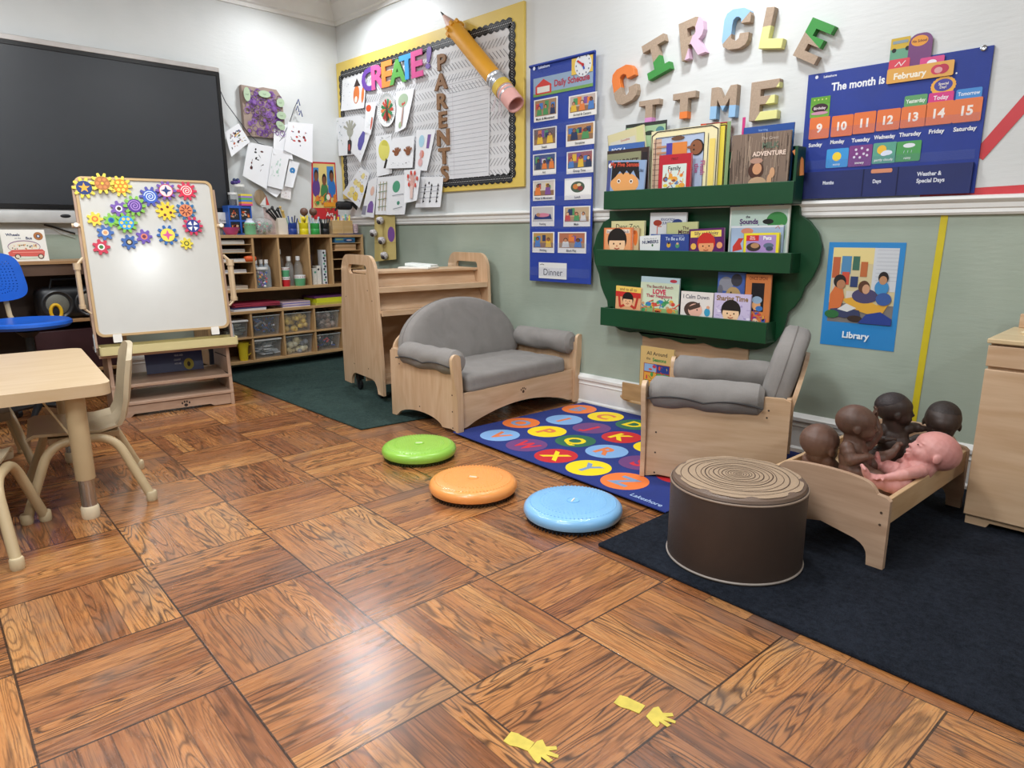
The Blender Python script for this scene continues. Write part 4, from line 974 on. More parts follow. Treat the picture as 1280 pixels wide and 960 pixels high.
# ---- bulletin board
bx0, bx1, bz0, bz1 = -5.375, -3.185, 1.335, 2.415
bb = thing('bulletin_board', 'large wall board covered in yellow paper with black scalloped border and herringbone paper', 'bulletin board', ((bx0+bx1)/2, WY-.01, bz0))
YEL = mat('#d9bd5c', .5, name='yellow_paper', var=.06, vscale=3, bump=.1, bscale=20)
MB().box((bx0, WY-.022, bz0), (bx1, WY-.001, bz1), YEL).build('backing', bb, bevel=.003)
b = MB(); ix0, ix1, iz0, iz1 = bx0+.07, bx1-.10, bz0+.06, bz1-.10
a = rectB(b, ix0, iz0, ix1, iz1, WY-.022, .001, mat('#d6d6d8', .6, name='herringbone_paper', var=.01))
rh = .072; nz_ = int((iz1-iz0)/rh)
for j in range(nz_):
    z = iz0+rh*j; dx = .048 if j % 2 else -.048
    x = ix0+.03
    while x < ix1-.03:
        a.line([((x-dx/2-ix0)/a.w, (z+.012-iz0)/a.h), ((x+dx/2-ix0)/a.w, (z+rh-.012-iz0)/a.h)], .0028/a.w, '#3a3c44'); a.k -= 1; x += .034
b.build('herringbone_paper', bb)
def scallop(x0, z0, x1, z1, w, per=.055, amp=.012):
    """strip from p0 to p1 with scalloped edges"""
    P, Q = Vector((x0, z0)), Vector((x1, z1)); d = Q-P; L = d.length; d.normalize(); n = Vector((-d.y, d.x)); k = max(2, round(L/per)); q = 6
    up_ = [P+d*(L*i/(k*q))+n*(w/2+amp*abs(math.sin(PI*i/q))) for i in range(k*q+1)]; dn = [P+d*(L*i/(k*q))-n*(w/2+amp*abs(math.sin(PI*i/q))) for i in range(k*q+1)]
    return [(p.x, p.y) for p in dn+up_[::-1]]
BK = mat('#17181c', .5, name='black_border_paper'); 
for (x0, z0, x1, z1) in ((ix0, iz0, ix1, iz0), (ix0, iz1, ix1, iz1), (ix0, iz0, ix0, iz1), (ix1, iz0, ix1, iz1)):
    b = MB(); b.prism(scallop(x0, z0, x1, z1, .04), (0, WY-.024, 0), XU, UZ, NW, .0015, BK)
    a = Art(b, (x0, WY-.0256, z0), XU, UZ, NW); L = math.hypot(x1-x0, z1-z0); n = int(L/.016); hz = abs(x1-x0) > abs(z1-z0)
    for i in range(n):
        t = (i+.5)*L/n
        a.ell(t if hz else 0, 0 if hz else t, .0035, .0035, '#d8d8d8', 5); a.k -= 1
        for s_ in (-.013, .013): a.ell(t+.008 if hz else s_, s_ if hz else t+.008, .002, .002, '#c8c8c8', 4); a.k -= 1
    b.build('scalloped_border', bb)

# ---- flat letters
def flat_letter(name, txt, pc, ptop, pbot, col, label, grp, off, t=.004, m=None, wfac=1.0, deco=None, sx=None):
    c = wb(*pc, off); top = wb(*ptop, off); bot = wb(*pbot, off); V = top-bot; h = V.length; V.normalize(); U = V.cross(NW)*-1
    U = NW.cross(V)*-1 if U.x < 0 else U
    v, f, (x0, x1, y0, y1) = text_geo(txt, .035); sc = h/(y1-y0)
    pts = [c+U*((p[0]-(x0+x1)/2)*sc*wfac)+V*((p[1]-(y0+y1)/2)*sc) for p in v]
    b = MB(); mm = m or mat(col, .5, name='letter_card')
    n = len(pts); fs = []
    for q in f:
        nn = (pts[q[1]]-pts[q[0]]).cross(pts[q[2]]-pts[q[0]]); q = q if nn.dot(NW) > 0 else q[::-1]; fs.append(tuple(x+n for x in q)); fs.append(tuple(q[::-1]))
    ed = {}
    for q in f:
        for a_, b_ in zip(q, q[1:]+q[:1]): ed[(a_, b_)] = ed.get((a_, b_), 0)+1
    for (a_, b_) in ed:
        if (b_, a_) not in ed: fs.append((a_, b_, b_+n, a_+n))
    b.add(pts+[p+NW*t for p in pts], fs, mm)
    if deco:
        R = random.Random(hash(txt) % 99+len(label)); a = Art(b, c-U*h*.5-V*h*.5+NW*t, U*h, V*h, NW)
    return tag(b.build(name, origin=tuple(bot), smooth=0), label, 'letter', grp)
def z7(x, y): return (410+x/4.923, y/4.923)
for ch, cx, cy, hh, col, lb in (('C', 250, 490, 145, '#6a3fa0', 'purple paper letter C at the start of CREATE'), ('R', 310, 472, 150, '#d85a98', 'pink paper letter R in CREATE'), ('E', 365, 455, 160, '#e8883c', 'orange paper letter E third in CREATE'), ('A', 430, 440, 150, '#5aa24a', 'green paper letter A in CREATE'),
                        ('T', 487, 412, 155, '#3f9ad8', 'blue paper letter T in CREATE'), ('E', 550, 393, 165, '#cf4f8e', 'pink paper letter E last in CREATE')):
    OFF = .026+.0012*(int(cx)//50)
    flat_letter('paper_letter', ch, z7(cx, cy), z7(cx-3, cy-hh/2), z7(cx+3, cy+hh/2), col, lb, 'CREATE letters on the board', OFF, .006, wfac=1.25)
flat_letter('paper_letter', '!', z7(622, 355), z7(628, 280), z7(616, 420), '#7a62a8', 'lilac exclamation mark after CREATE', 'CREATE letters on the board', .026, .006, wfac=1.5)
KR = mat('#8a6748', .7, name='kraft_cardboard', var=.12, vscale=60)
for i, (ch, x, y) in enumerate((('P', 705, 382), ('A', 700, 503), ('R', 709, 622), ('E', 712, 737), ('N', 714, 846), ('T', 719, 960), ('S', 724, 1070))):
    flat_letter('cardboard_letter', ch, z7(x, y), z7(x-1, y-50), z7(x+1, y+50), '#8a6748', 'brown cardboard letter %s in the vertical word PARENTS' % ch, 'PARENTS letters on the board', .026, .012, m=KR, wfac=1.35)
# lined chart paper
b = MB(); c_ = [wb(561, 211, .026), wb(611, 206, .026), wb(613, 78, .026), wb(557, 93, .026)]; c_[2].z = c_[3].z = 2.10; c_[0].z = c_[1].z = 1.42
s_ = Sheet(b, *c_, NW, '#d9dade', .002)
for i in range(1, 24): s_.line([(.03, i/24), (.97, i/24)], .004, '#8f949e'); s_.k -= 1
s_.line([(.15, .01), (.15, .99)], .003, '#b0a0a8')
tag(b.build('chart_paper'), 'tall sheet of lined chart paper pinned beside the word PARENTS', 'paper')

# ---- giant paper pencil
pc = thing('giant_pencil', 'giant yellow paper pencil with pink end hanging across the yellow board', 'pencil', tuple(wb(600, 75, .13)))
P0 = wb(551, 15, .085); P1 = wb(645, 131, .105); ax = (P1-P0); PL = ax.length; ax.normalize(); r_ = .055
OR = mat('#e0a02c', .45, name='orange_card', var=.08, vscale=6)
b = MB(); b.cyl(P0, P0+ax*.045, .003, mat('#26262a', .5), 16, .010); b.build('lead', pc)
b = MB(); b.cyl(P0+ax*.045, P0+ax*.20, .010, mat('#cfa79a', .6, name='sharpened_wood', var=.1), 20, .048); b.build('sharpened_cone', pc)
b = MB(); b.cyl(P0+ax*.19, P0+ax*(PL-.26), r_, OR, 6+10, r_*1.0); 
o_ = ax.orthogonal().normalized(); o2 = ax.cross(o_)
for i in range(8):
    a_ = 2*PI*i/8; q = P0+ax*.185+(o_*math.cos(a_)+o2*math.sin(a_))*r_*.98; b.cyl(q, q-ax*.0+ax*.03, .014, OR, 8)
b.build('barrel', pc)
b = MB(); b.tube([P0+ax*(PL-.27+.012*i)+o_*0 for i in range(16)], [r_*(1.04+.07*math.sin(i*2.3)) for i in range(16)], mat('#c9ccd2', .28, metal=.6, name='crumpled_foil', bump=.8, bscale=60), 24); b.build('foil_band', pc)
b = MB(); b.tube([P0+ax*(PL-.19+.01*i) for i in range(6)], [r_*1.13]*6, mat('#d8b84a', .5), 24); b.build('yellow_band', pc)
b = MB(); b.prism([], (0, 0, 0), o_, o2, ax, 0, OR) if False else None
PK = mat('#e3aba4', .6, name='pink_card', var=.06); n = 28
ring = lambda q, r: [q+(o_*math.cos(2*PI*i/n)+o2*math.sin(2*PI*i/n))*r for i in range(n)]
vs = ring(P0+ax*(PL-.15), r_*1.06)+ring(P0+ax*PL, r_*1.04)+ring(P0+ax*PL, r_*.90)+ring(P0+ax*(PL-.12), r_*.88); fs = [(k*n+i, k*n+(i+1) % n, (k+1)*n+(i+1) % n, (k+1)*n+i) for k in range(3) for i in range(n)]+[tuple(range(3*n, 4*n))]
b.add(vs, fs, PK); b.build('eraser', pc)
b = MB(); R = random.Random(4)
for i in range(9):
    q = P0+ax*(PL-.22)-UZ*.05; e = q+Vector(((R.random()-.6)*.12, -.01, -.10-R.random()*.12)); b.tube([q, (q+e)/2+Vector((.01*R.random(), 0, .02)), e], .0018, mat('#d8ccd2', .4, name='streamer'), 5)
b.build('streamers', pc)

# ---- children's drawings on the board
def z8(x, y): return (410+x/5.053, 100+y/5.053)
def drawing(label, quad, draw, off=.03, col='#e6e7ea', curl=.012, wall='B', name='drawing', grp='children\'s drawings on the wall', cat='drawing'):
    f = wb if wall == 'B' else wa; N = NW if wall == 'B' else NA
    tl_, tr_, br_, bl_ = [f(*q, off) for q in quad]; b = MB(); s = Sheet(b, bl_, br_, tr_, tl_, N, col, curl)
    if draw: draw(s)
    return tag(b.build(name), label, cat, grp)
def scrib(s, seed, n, cols, x0=.1, y0=.1, x1=.9, y1=.9, r=.05):
    R = random.Random(seed)
    for i in range(n):
        x, y = x0+(x1-x0)*R.random(), y0+(y1-y0)*R.random(); c = R.choice(cols)
        if R.random() < .5: s.ell(x, y, r*(.4+R.random()), r*.7*(.4+R.random()), c, 7)
        else: s.line([(x, y), (x+(R.random()-.5)*r*4, y+(R.random()-.5)*r*4)], r*.3, c)
        s.k -= 1
    s.k += 1
def hand(s, cx, cy, k, col):
    s.ell(cx, cy, .09*k, .09*k, col, 12)
    for i, a_ in enumerate((150, 115, 92, 70, 40)):
        t = math.radians(a_); s.line([(cx+.05*k*math.cos(t), cy+.05*k*math.sin(t)), (cx+.19*k*math.cos(t), cy+.17*k*math.sin(t))], .045*k, col)
Z = lambda *p: [z8(*q) for q in p]
def d_fox(s): s.ell(.62, .45, .13, .28, '#d8783c'); s.poly([(.5, .7), (.62, .95), (.78, .7)], '#3a2a28'); s.ell(.9, .4, .06, .24, '#d8783c'); s.ell(.62, .3, .06, .1, '#f0e6da'); scrib(s, 3, 14, ['#a8b0b8'], .05, .1, .4, .9, .02)
drawing('drawing of an orange fox at the top left of the board', [z7(88, 495), z7(235, 455), z7(232, 665), z7(90, 685)], d_fox)
def d_tree(s):
    hand(s, .6, .62, 1.7, '#a8a79a'); s.rect(.56, .0+.18, .64, .55, '#a8a79a'); s.poly([(.48, .03), (.68, .03), (.70, .36), (.62, .41), (.50, .38)], '#2c2426'); s.ell(.58, .2, .05, .09, '#c04a3c'); scrib(s, 5, 24, ['#9aa8b0', '#8a9a80'], .03, .3, .4, .95, .02)
drawing('grey handprint tree drawing with a dark capsule at the board left edge', Z((48, 240), (200, 225), (190, 470), (80, 480)), d_tree, .034)
def d_mon(s): s.poly([(.3, .45), (.45, .7), (.62, .72), (.75, .5), (.7, .25), (.5, .2), (.35, .28)], '#5a54a0'); s.ell(.5, .5, .06, .05, '#26244a'); scrib(s, 8, 8, ['#c8a0b8', '#8a8ac0'], .2, .05, .8, .3, .02)
drawing('drawing of a purple creature pinned crooked beside the grey handprint tree', Z((200, 225), (285, 285), (215, 525), (155, 450)), d_mon, .042)
def d_dot(s): s.disc(.3, .82, .26, '#d8542c'); s.ell(.8, .35, .12, .2, '#c8604a'); scrib(s, 9, 8, ['#8aa070'], .2, .1, .9, .6, .03)
drawing('narrow drawing with a bright orange circle under the letter C', Z((238, 145), (305, 140), (280, 350), (240, 330)), d_dot, .036)
# paper plate
pl = MB(); c = wb(*z8(375, 190), .036); m_ = mat('#e8e8e6', .6, name='paper_plate'); pl.lathe([(0, 0), (.095, 0), (.105, .004), (.118, .008), (.12, .009), (.118, .006), (.095, -.003), (0, -.003)], c, m_, 36, ax=NW)
a = Art(pl, c-XU*.12-UZ*.12+NW*.001, XU*.24, UZ*.24, NW, .0005); R = random.Random(1)
for i in range(14): t = 2*PI*i/14; a.line([(.5+.08*math.cos(t), .5+.08*math.sin(t)), (.5+.33*math.cos(t), .5+.33*math.sin(t))], .09, ['#c8503c', '#2f7a4a', '#d87a4a', '#3a8a5a', '#b83a3a'][i % 5])
a.k += 1; a.ell(.52, .35, .07, .18, '#5a3020'); a.disc(.52, .58, .06, '#6a3c28')
for i in range(44): t = 2*PI*i/44; a.line([(.5+.40*math.cos(t), .5+.40*math.sin(t)), (.5+.46*math.cos(t), .5+.46*math.sin(t))], .012, '#7fa0b0'); a.k -= 1
tag(pl.build('paper_plate'), 'round paper plate turkey with red and green feathers on the board', 'paper plate')
def d_apple(s): s.ell(.42, .75, .3, .17, '#a8bda0'); [s.disc(x, y, .07, '#c8544a') for x, y in ((.35, .78), (.5, .68), (.42, .66))]; s.poly([(.38, .1), (.52, .1), (.50, .6), (.42, .6)], '#b89a90'); s.ell(.35, .15, .1, .08, '#9ab08a')
drawing('apple tree drawing on the board below the letters T and E', Z((430, 75), (545, 50), (510, 300), (440, 335)), d_apple, .03, curl=.02)
def d_yel(s): s.ell(.5, .62, .36, .26, '#d9d268'); s.ell(.55, .75, .2, .12, '#c9c04c'); s.poly([(.42, .18), (.6, .42), (.8, .3), (.72, .15)], '#2a2420'); scrib(s, 11, 10, ['#6a6a6a'], .1, .88, .9, .96, .02)
drawing('drawing with a big yellow patch in the middle of the board', Z((300, 355), (400, 340), (415, 590), (320, 610)), d_yel, .03)
def d_hands(s): hand(s, .3, .5, 1.1, '#8a5434'); hand(s, .78, .5, 1.1, '#8a5434'); scrib(s, 12, 9, ['#6a6a70'], .1, .08, .9, .2, .02)
drawing('white sheet with two brown handprints on the board', Z((405, 370), (545, 350), (545, 555), (375, 560)), d_hands, .044)
def d_one(s): s.text('1', .72, .72, .3, '#7a5a9a', .2, .06); s.ell(.32, .72, .16, .15, '#a8cfe0'); s.ell(.4, .4, .14, .1, '#d88a7a'); s.ell(.35, .2, .16, .1, '#dcb0b0'); s.rect(.3, .25, .4, .5, '#d8a8a8')
drawing('drawing with a purple number 1 and blue patch left of the word PARENTS', Z((558, 315), (680, 310), (635, 575), (560, 570)), d_one, .034)
def d_spot(s):
    R = random.Random(3)
    for i in range(9): s.ell(.1+.75*R.random(), .1+.8*R.random(), .14, .09, R.choice(['#e0c45a', '#e8d890'])); s.k -= .9
    s.k += 1
    for i in range(30): s.ell(.1+.8*R.random(), .1+.8*R.random(), .022, .018, R.choice(['#9a8ac0', '#8a90a8', '#c89a70']), 6); s.k -= .9
drawing('yellow spotted drawing hung diagonally below the corner of the board', Z((205, 550), (262, 590), (210, 810), (100, 715)), d_spot, .05)
def d_grave(s): s.poly([(.35, .12), (.85, .12), (.85, .32), (.7, .42), (.5, .42), (.35, .32)], '#7a5aa0'); s.ell(.6, .68, .2, .12, '#e0b8a8'); s.rect(0, .05, .28, .3, '#8a8a9a')
drawing('narrow drawing with a purple arch shape below the board', Z((255, 640), (310, 610), (300, 870), (220, 860)), d_grave, .056)
def d_sticks(s):
    for x in (.25, .5, .75): s.line([(x, .1), (x+.03, .88)], .07, '#b8a890')
    for y in (.2, .4, .6, .8): s.line([(.15, y), (.85, y+.03)], .04, '#8a9a80')
    scrib(s, 14, 8, ['#6a8a5a', '#c06a5a'], .2, .2, .8, .95, .03)
drawing('drawing of a brown stick grid hanging below the board', Z((310, 615), (390, 610), (385, 850), (310, 850)), d_sticks, .052)
def d_green(s): s.ell(.38, .72, .2, .15, '#4f9a78'); s.ell(.55, .3, .08, .05, '#4a8a74'); s.line([(.2, .5), (.8, .52)], .02, '#8a9098'); s.line([(.3, .15), (.8, .2)], .02, '#8a9098')
drawing('drawing with a green circle hanging over the chair rail', Z((390, 610), (512, 592), (495, 850), (383, 852)), d_green, .056)
def d_red(s): hand(s, .5, .55, 2.0, '#d8a8a0'); [s.ell(x, y, .06, .07, '#cf4a3c') for x, y in ((.25, .8), (.45, .9), (.68, .88), (.85, .7), (.3, .55), (.75, .5))]; s.rect(.4, .1, .6, .5, '#dcc0b8')
drawing('drawing of a pale pink hand tree with red spots', Z((480, 570), (585, 560), (580, 760), (500, 778)), d_red, .062, curl=.02)
def d_branch(s):
    for x in (.25, .52, .8):
        s.line([(x, .15), (x+.02, .78)], .025, '#3a3a40')
        for k in range(5): s.ell(x+.02, .2+.13*k, .04, .03, '#1f1f24', 6); s.k -= .9
    s.k += 1; s.disc(.42, .8, .03, '#2a2a30'); [s.line([(.1, y), (.9, y+.05)], .01, '#9a9aa4') for y in (.3, .5, .65)]
drawing('drawing of three dark dotted branches at the lower right, under PARENTS', Z((585, 612), (728, 610), (720, 803), (562, 806)), d_branch, .04)

# ---- yellow paper panel with dark crumpled balls by the corner
b = MB(); s_ = Sheet(b, wb(469, 327, .045), wb(496, 324, .045), wb(493.5, 268.5, .045), wb(468, 268.5, .045), NW, '#cdb976', .004); s_.ell(.8, .57, .17, .17, '#7a4f98'); s_.rect(.42, 0, .44, 1, '#b8a260'); s_.line([(0, .4), (1, .38)], .02, '#bfa968')
tag(b.build('hanging_artwork'), 'yellow paper panel with a purple oval hanging at the end of the cubby shelf', 'artwork')
FB = mat('#b9b4b4', .5, name='crumpled_paper', var=.5, vscale=70, bump=1.0, bscale=80)
for i, (px, py, lb) in enumerate(((475.2, 275.8, 'topmost'), (467, 291.5, 'second from top, furthest left'), (477.3, 300.8, 'third from top'), (480.4, 319.6, 'lowest'))):
    c = wb(px, py, .08); b = MB(); b.ball(c, .031, FB, 16, 10); b.ball(c+Vector((.008, -.018, -.01)), .018, mat('#3a2f30', .7, name='dark_ball_core'), 10, 8); b.ball(c+Vector((-.012, -.012, .012)), .014, mat('#dddadc', .6, name='pale_ball_tuft'), 10, 8)
    tag(b.build('crumpled_ball'), 'black and white crumpled ball on the yellow panel, %s' % lb, 'ball', 'crumpled balls on the yellow panel')

# ---- art poster, purple painting and the drawings on a string (left wall)
po = MB(); T = [wa(389.4, 274, .004), wa(423, 274, .004), wa(423, 203.5, .004), wa(389.4, 202, .004)]; T[1].y = T[2].y = min(T[1].y, 3.222)
s_ = Sheet(po, T[0], T[1], T[2], T[3], NA, '#c42a30', 0.0, .001, .0004); s_.rect(.06, .20, .96, .97, '#d9c27a'); s_.rect(.06, .62, .28, .9, '#3f7fb8'); s_.rect(.62, .6, .9, .93, '#4a86c0')
for (x, y, cl, hc) in ((.18, .55, '#5a3c80', '#2a2020'), (.50, .48, '#3f7a48', '#241c1a'), (.80, .55, '#2f6fb8', '#20181a')):
    s_.ell(x, y, .15, .16, cl); s_.ell(x, y+.22, .09, .10, hc); s_.ell(x, y+.19, .07, .08, '#7a4c34')
scrib(s_, 21, 26, ['#d8a030', '#c03a30', '#3f8a4a', '#6a3f8a', '#e8e0d0', '#d87a30'], .08, .22, .94, .42, .07); s_.rect(.45, .22, .9, .30, '#e0962c'); s_.text('Art', .66, .09, .075, '#efe9e6', .3, .02)
tag(po.build('poster'), 'red bordered Art poster of children painting, above the paint pots', 'poster', 'picture posters naming play areas')
cv = MB(); T = [wa(306.5, 169.5, .045), wa(357, 170.5, .045), wa(352, 107, .045), wa(299.5, 105.5, .045)]
y0_, y1_ = T[0].y, T[1].y; z0_, z1_ = T[0].z, T[3].z
o = [(y0_, z0_), (y1_, z0_-.0), (y1_+.0, z0_+.15), (y1_-.012, z1_-.05), (y1_-.05, z1_), (y0_+.17, z1_+.004), (y0_+.13, z1_-.006), (y0_-.0, z1_)]
cv.prism(o, (WX+.004, 0, 0), YU, UZ, NA, .042, mat('#978479', .7, name='kraft_board', var=.08, vscale=20))
a = Art(cv, (WX+.0462, y0_, z0_), YU*(y1_-y0_), UZ*(z1_-z0_), NA, .0003); R = random.Random(6)
for i in range(120):
    x, y, r_ = .08+.84*R.random(), .06+.86*R.random(), .035+.04*R.random(); col = R.choice(['#7a4a9a', '#6a3f8c', '#8a62a8', '#5f4a58'])
    a.line([(x+r_*math.cos(t_*PI/4), y+r_*a.w/a.h*math.sin(t_*PI/4)) for t_ in range(9)], .014, col); a.k -= .8
    if R.random() < .16: a.disc(x, y, r_*.7, '#8058a0', 10); a.k -= .8
a.k += 2
for (x, y, rx, ry, rot) in ((.10, .82, .08, .14, 0), (.52, .87, .15, .07, 0), (.90, .74, .10, .09, 20), (.90, .48, .12, .08, 0), (.86, .27, .12, .08, -30)):
    c0, s0 = math.cos(math.radians(rot)), math.sin(math.radians(rot)); pts = [(x+rx*math.cos(t_*PI/8)*c0-ry*math.sin(t_*PI/8)*s0, y+rx*math.cos(t_*PI/8)*s0+ry*math.sin(t_*PI/8)*c0) for t_ in range(16)]
    a.poly(pts, '#a9bd9f'); a.text('leaf', x, y, .035, '#6a7a68', .1, 0)
tag(cv.build('painting', bevel=.002), 'brown board painted with purple rings and pale green leaves on the left wall', 'painting')
b = MB(); b.tube([wa(*q, .05) for q in ((273, 108), (282, 128), (298, 150), (312, 168), (323, 179), (342, 185), (353, 172), (362, 153), (368, 135), (373, 124))], .003, mat('#3a3a42', .7, name='twine'), 6); tag(b.build('string'), 'dark string looped on the left wall holding up drawings', 'string')
b = MB()
for q in ((373, 124), (372, 132), (376, 138)): b.tube([wa(q[0]-2, q[1]+6, .05), wa(*q, .06), wa(q[0]+2, q[1]+8, .05)], .004, mat('#2f3f86', .6, name='blue_clip'), 6)
tag(b.build('blue_clip'), 'blue clip at the top right end of the drawing string', 'clip')
def z4(x, y): return (260+x/5.333, 80+y/5.333)
Q = lambda *p: [z4(*q) for q in p]
def d1(s): scrib(s, 31, 40, ['#5a6a4a', '#c8a04a', '#8a5a6a', '#3a3a3a', '#b0604a', '#4a5a8a'], .15, .2, .85, .8, .06)
drawing('small busy scribble drawing at the left end of the string, by the television', Q((112, 455), (205, 395), (275, 520), (150, 620)), d1, .055, wall='A')
def d2(s): scrib(s, 32, 16, ['#2a2424', '#5a2a28', '#3a3a40'], .25, .3, .75, .85, .05)
drawing('white drawing with black and brown marks hanging at the middle of the string', Q((270, 520), (432, 552), (385, 835), (225, 745)), d2, .055, wall='A')
drawing('plain white sheet with faint green scribbles on the string', Q((432, 560), (548, 590), (490, 838), (390, 812)), lambda s: scrib(s, 33, 20, ['#a8c8b8', '#bcd0c8'], .1, .3, .6, .8, .05), .062, wall='A')
drawing('narrow sheet with a blue number 9 on the string', Q((545, 640), (610, 660), (560, 825), (505, 815)), lambda s: s.text('9', .5, .6, .3, '#3a7fb8', .6, .06), .055, wall='A')
drawing('large white drawing with dark and red marks below the blue clip', Q((535, 385), (700, 400), (690, 660), (500, 575)), lambda s: scrib(s, 34, 18, ['#2a2a2a', '#7a2a2a', '#c04a4a', '#4a4a6a'], .15, .3, .75, .85, .045), .058, wall='A')
drawing('plain white sheet half hidden behind the drawing with red marks', Q((440, 430), (530, 400), (560, 640), (430, 600)), None, .050, wall='A')
drawing('small pencilled slip hanging lowest under the string', Q((490, 800), (558, 815), (545, 905), (480, 890)), lambda s: scrib(s, 35, 14, ['#8a8a9a', '#a88a8a'], .1, .1, .9, .9, .05), .05, '#d9d5d4', wall='A')
drawing('small white slip below the black and brown drawing', Q((385, 790), (500, 840), (450, 890), (345, 815)), None, .046, wall='A')

# ---- CIRCLE TIME letters (thick cardboard, two-tone)
LET = {
 'I': [(.0, 0), (1, 0), (1, .2), (.66, .2), (.66, .8), (1, .8), (1, 1), (0, 1), (0, .8), (.34, .8), (.34, .2), (0, .2)],
 'L': [(0, 0), (1, 0), (1, .24), (.36, .24), (.36, 1), (0, 1)],
 'E': [(0, 0), (1, 0), (1, .22), (.36, .22), (.36, .40), (.88, .40), (.88, .61), (.36, .61), (.36, .79), (1, .79), (1, 1), (0, 1)],
 'T': [(.33, 0), (.67, 0), (.67, .76), (1, .76), (1, 1), (0, 1), (0, .76), (.33, .76)],
 'M': [(0, 0), (.26, 0), (.26, .6), (.5, .22), (.74, .6), (.74, 0), (1, 0), (1, 1), (.74, 1), (.5, .6), (.26, 1), (0, 1)],
 'C': [(.28, 0), (.72, 0), (.92, .08), (1, .2), (1, .38), (.66, .38), (.64, .26), (.55, .21), (.45, .21), (.36, .27), (.34, .4), (.34, .6), (.36, .73), (.45, .79), (.55, .79), (.64, .74), (.66, .62), (1, .62), (1, .8), (.92, .92), (.72, 1), (.28, 1), (.08, .92), (0, .76), (0, .24), (.08, .08)],
 'R': [(0, 0), (.32, 0), (.32, .36), (.44, .36), (.68, 0), (1, 0), (.76, .40), (.92, .48), (1, .6), (1, .82), (.92, .94), (.72, 1), (0, 1)]}
KL = mat('#a8937f', .75, name='brown_cardboard', var=.1, vscale=120)
def z3(x, y): return (740+x/4, y/4)
def thick_letter(ch, bot, top, wpx, c1, c2, cut, label, t=.036):
    """cut = (nx, ny, d): side nx*u+ny*v > d takes colour c1"""
    B, T = wb(*z3(*bot), t), wb(*z3(*top), t); V = T-B; h = V.length; V.normalize(); U = Vector((V.z, 0, -V.x))
    c = (bot[0]+top[0])/2, (bot[1]+top[1])/2; w_ = (wb(*z3(c[0]+wpx/2, c[1]), t)-wb(*z3(c[0]-wpx/2, c[1]), t)).x
    holes = [[(.33, .56), (.33, .79), (.60, .79), (.67, .74), (.67, .62), (.60, .56)]] if ch == 'R' else []
    b = MB(); O = B-U*w_/2+NW*(-t+.0)
    O.y = WY-.001
    b.prism([(p[0]*w_, p[1]*h) for p in LET[ch]], O, U, V, NW, t, KL, holes=[[(p[0]*w_, p[1]*h) for p in q] for q in holes])
    o = b.build('cardboard_letter', origin=tuple(B), smooth=0)
    me = o.data; bm = bmesh.new(); bm.from_mesh(me); nx, ny, d = cut
    n3 = U*(nx/w_)+V*(ny/h); p0 = (O-Vector(o.location))+n3*(d/n3.length_squared)
    bmesh.ops.bisect_plane(bm, geom=bm.verts[:]+bm.edges[:]+bm.faces[:], plane_co=p0, plane_no=n3)
    bm.to_mesh(me); bm.free(); me.materials.clear()
    for cc in (c1, c2): me.materials.append(KL if cc is None else mat(cc, .45, name='letter_paint', var=.03))
    for f in me.polygons: f.material_index = 0 if (f.center-p0).dot(n3) > 0 else 1
    bv = o.modifiers.new('bevel', 'BEVEL'); bv.width = .0015; bv.segments = 1; bv.limit_method = 'ANGLE'
    return tag(o, label, 'letter', 'cardboard letters spelling CIRCLE TIME')
G_ = '#2f8a34'; YL = '#dddb8e'; LB = '#8fb8dc'
thick_letter('C', (176, 512), (146, 336), 112, '#e0782c', None, (-.2, 1, .42), 'cardboard letter C, orange on top, first of CIRCLE')
thick_letter('I', (337, 372), (302, 200), 112, None, G_, (-.35, 1, .28), 'cardboard letter I with a green foot')
thick_letter('R', (508, 283), (492, 95), 118, None, '#d8b6cc', (-1, .75, -.12), 'cardboard letter R with pale pink legs')
thick_letter('C', (708, 245), (733, 42), 132, LB, None, (-.8, 1, .12), 'cardboard letter C with a light blue top left')
thick_letter('L', (888, 242), (932, 32), 118, None, YL, (-.1, 1, .52), 'cardboard letter L with a pale yellow foot')
thick_letter('E', (1056, 300), (1160, 108), 128, G_, None, (.25, 1, .62), 'cardboard letter E with a bright green top, end of CIRCLE')
thick_letter('T', (281, 610), (286, 500), 100, None, '#d08ac0', (0, 1, .2), 'small cardboard letter T with a mauve foot, first of TIME')
thick_letter('T', (456, 592), (462, 462), 112, None, '#e0782c', (0, 1, .26), 'cardboard letter I or T with an orange foot, second of TIME')
thick_letter('M', (650, 592), (662, 430), 128, None, LB, (.05, 1, .42), 'cardboard letter M with light blue feet')
thick_letter('E', (852, 600), (868, 402), 140, None, YL, (-1, .85, -.22), 'cardboard letter E half pale yellow, last of TIME')

def ws(px, py, off=0.0): return aty(px, py, WY-off)
# ---- daily schedule pocket chart
BLC = fabric('#17399a', 700, .55, 'blue_nylon', .12); CLR = None
sc_ = thing('schedule_chart', 'tall blue pocket chart of the daily schedule hanging on the wall', 'pocket chart', (-2.887, WY-.003, .746)); so_ = .040; WYs = WY; WY = WY-so_
sx0, sx1, sz0, sz1 = aty(663.5, 216, WY).x, aty(742.5, 210, WY).x, aty(700, 353, WY).z, aty(706, 73, WY).z
b = MB(); b.box((sx0, WY-.008, sz0), (sx1, WY-.002, sz1), BLC); b.build('backing', sc_, bevel=.002)
b = MB(); b.cyl((sx0+.0, WY-.012, sz1-.005), (sx1, WY-.012, sz1-.005), .008, BLC, 10); a = Art(b, (sx0, WY-.0205, sz1-.04), XU*(sx1-sx0), UZ*.05, NW)
a.text('Lakeshore', .25, .35, .32, '#cdd6ea', .25, .02); a.ell(.09, .35, .02, .2, '#cdd6ea'); b.build('hem', sc_)
CLP = mat('#8090c8', .12, name='clear_vinyl', alpha=.06, var=0, coat=.5)
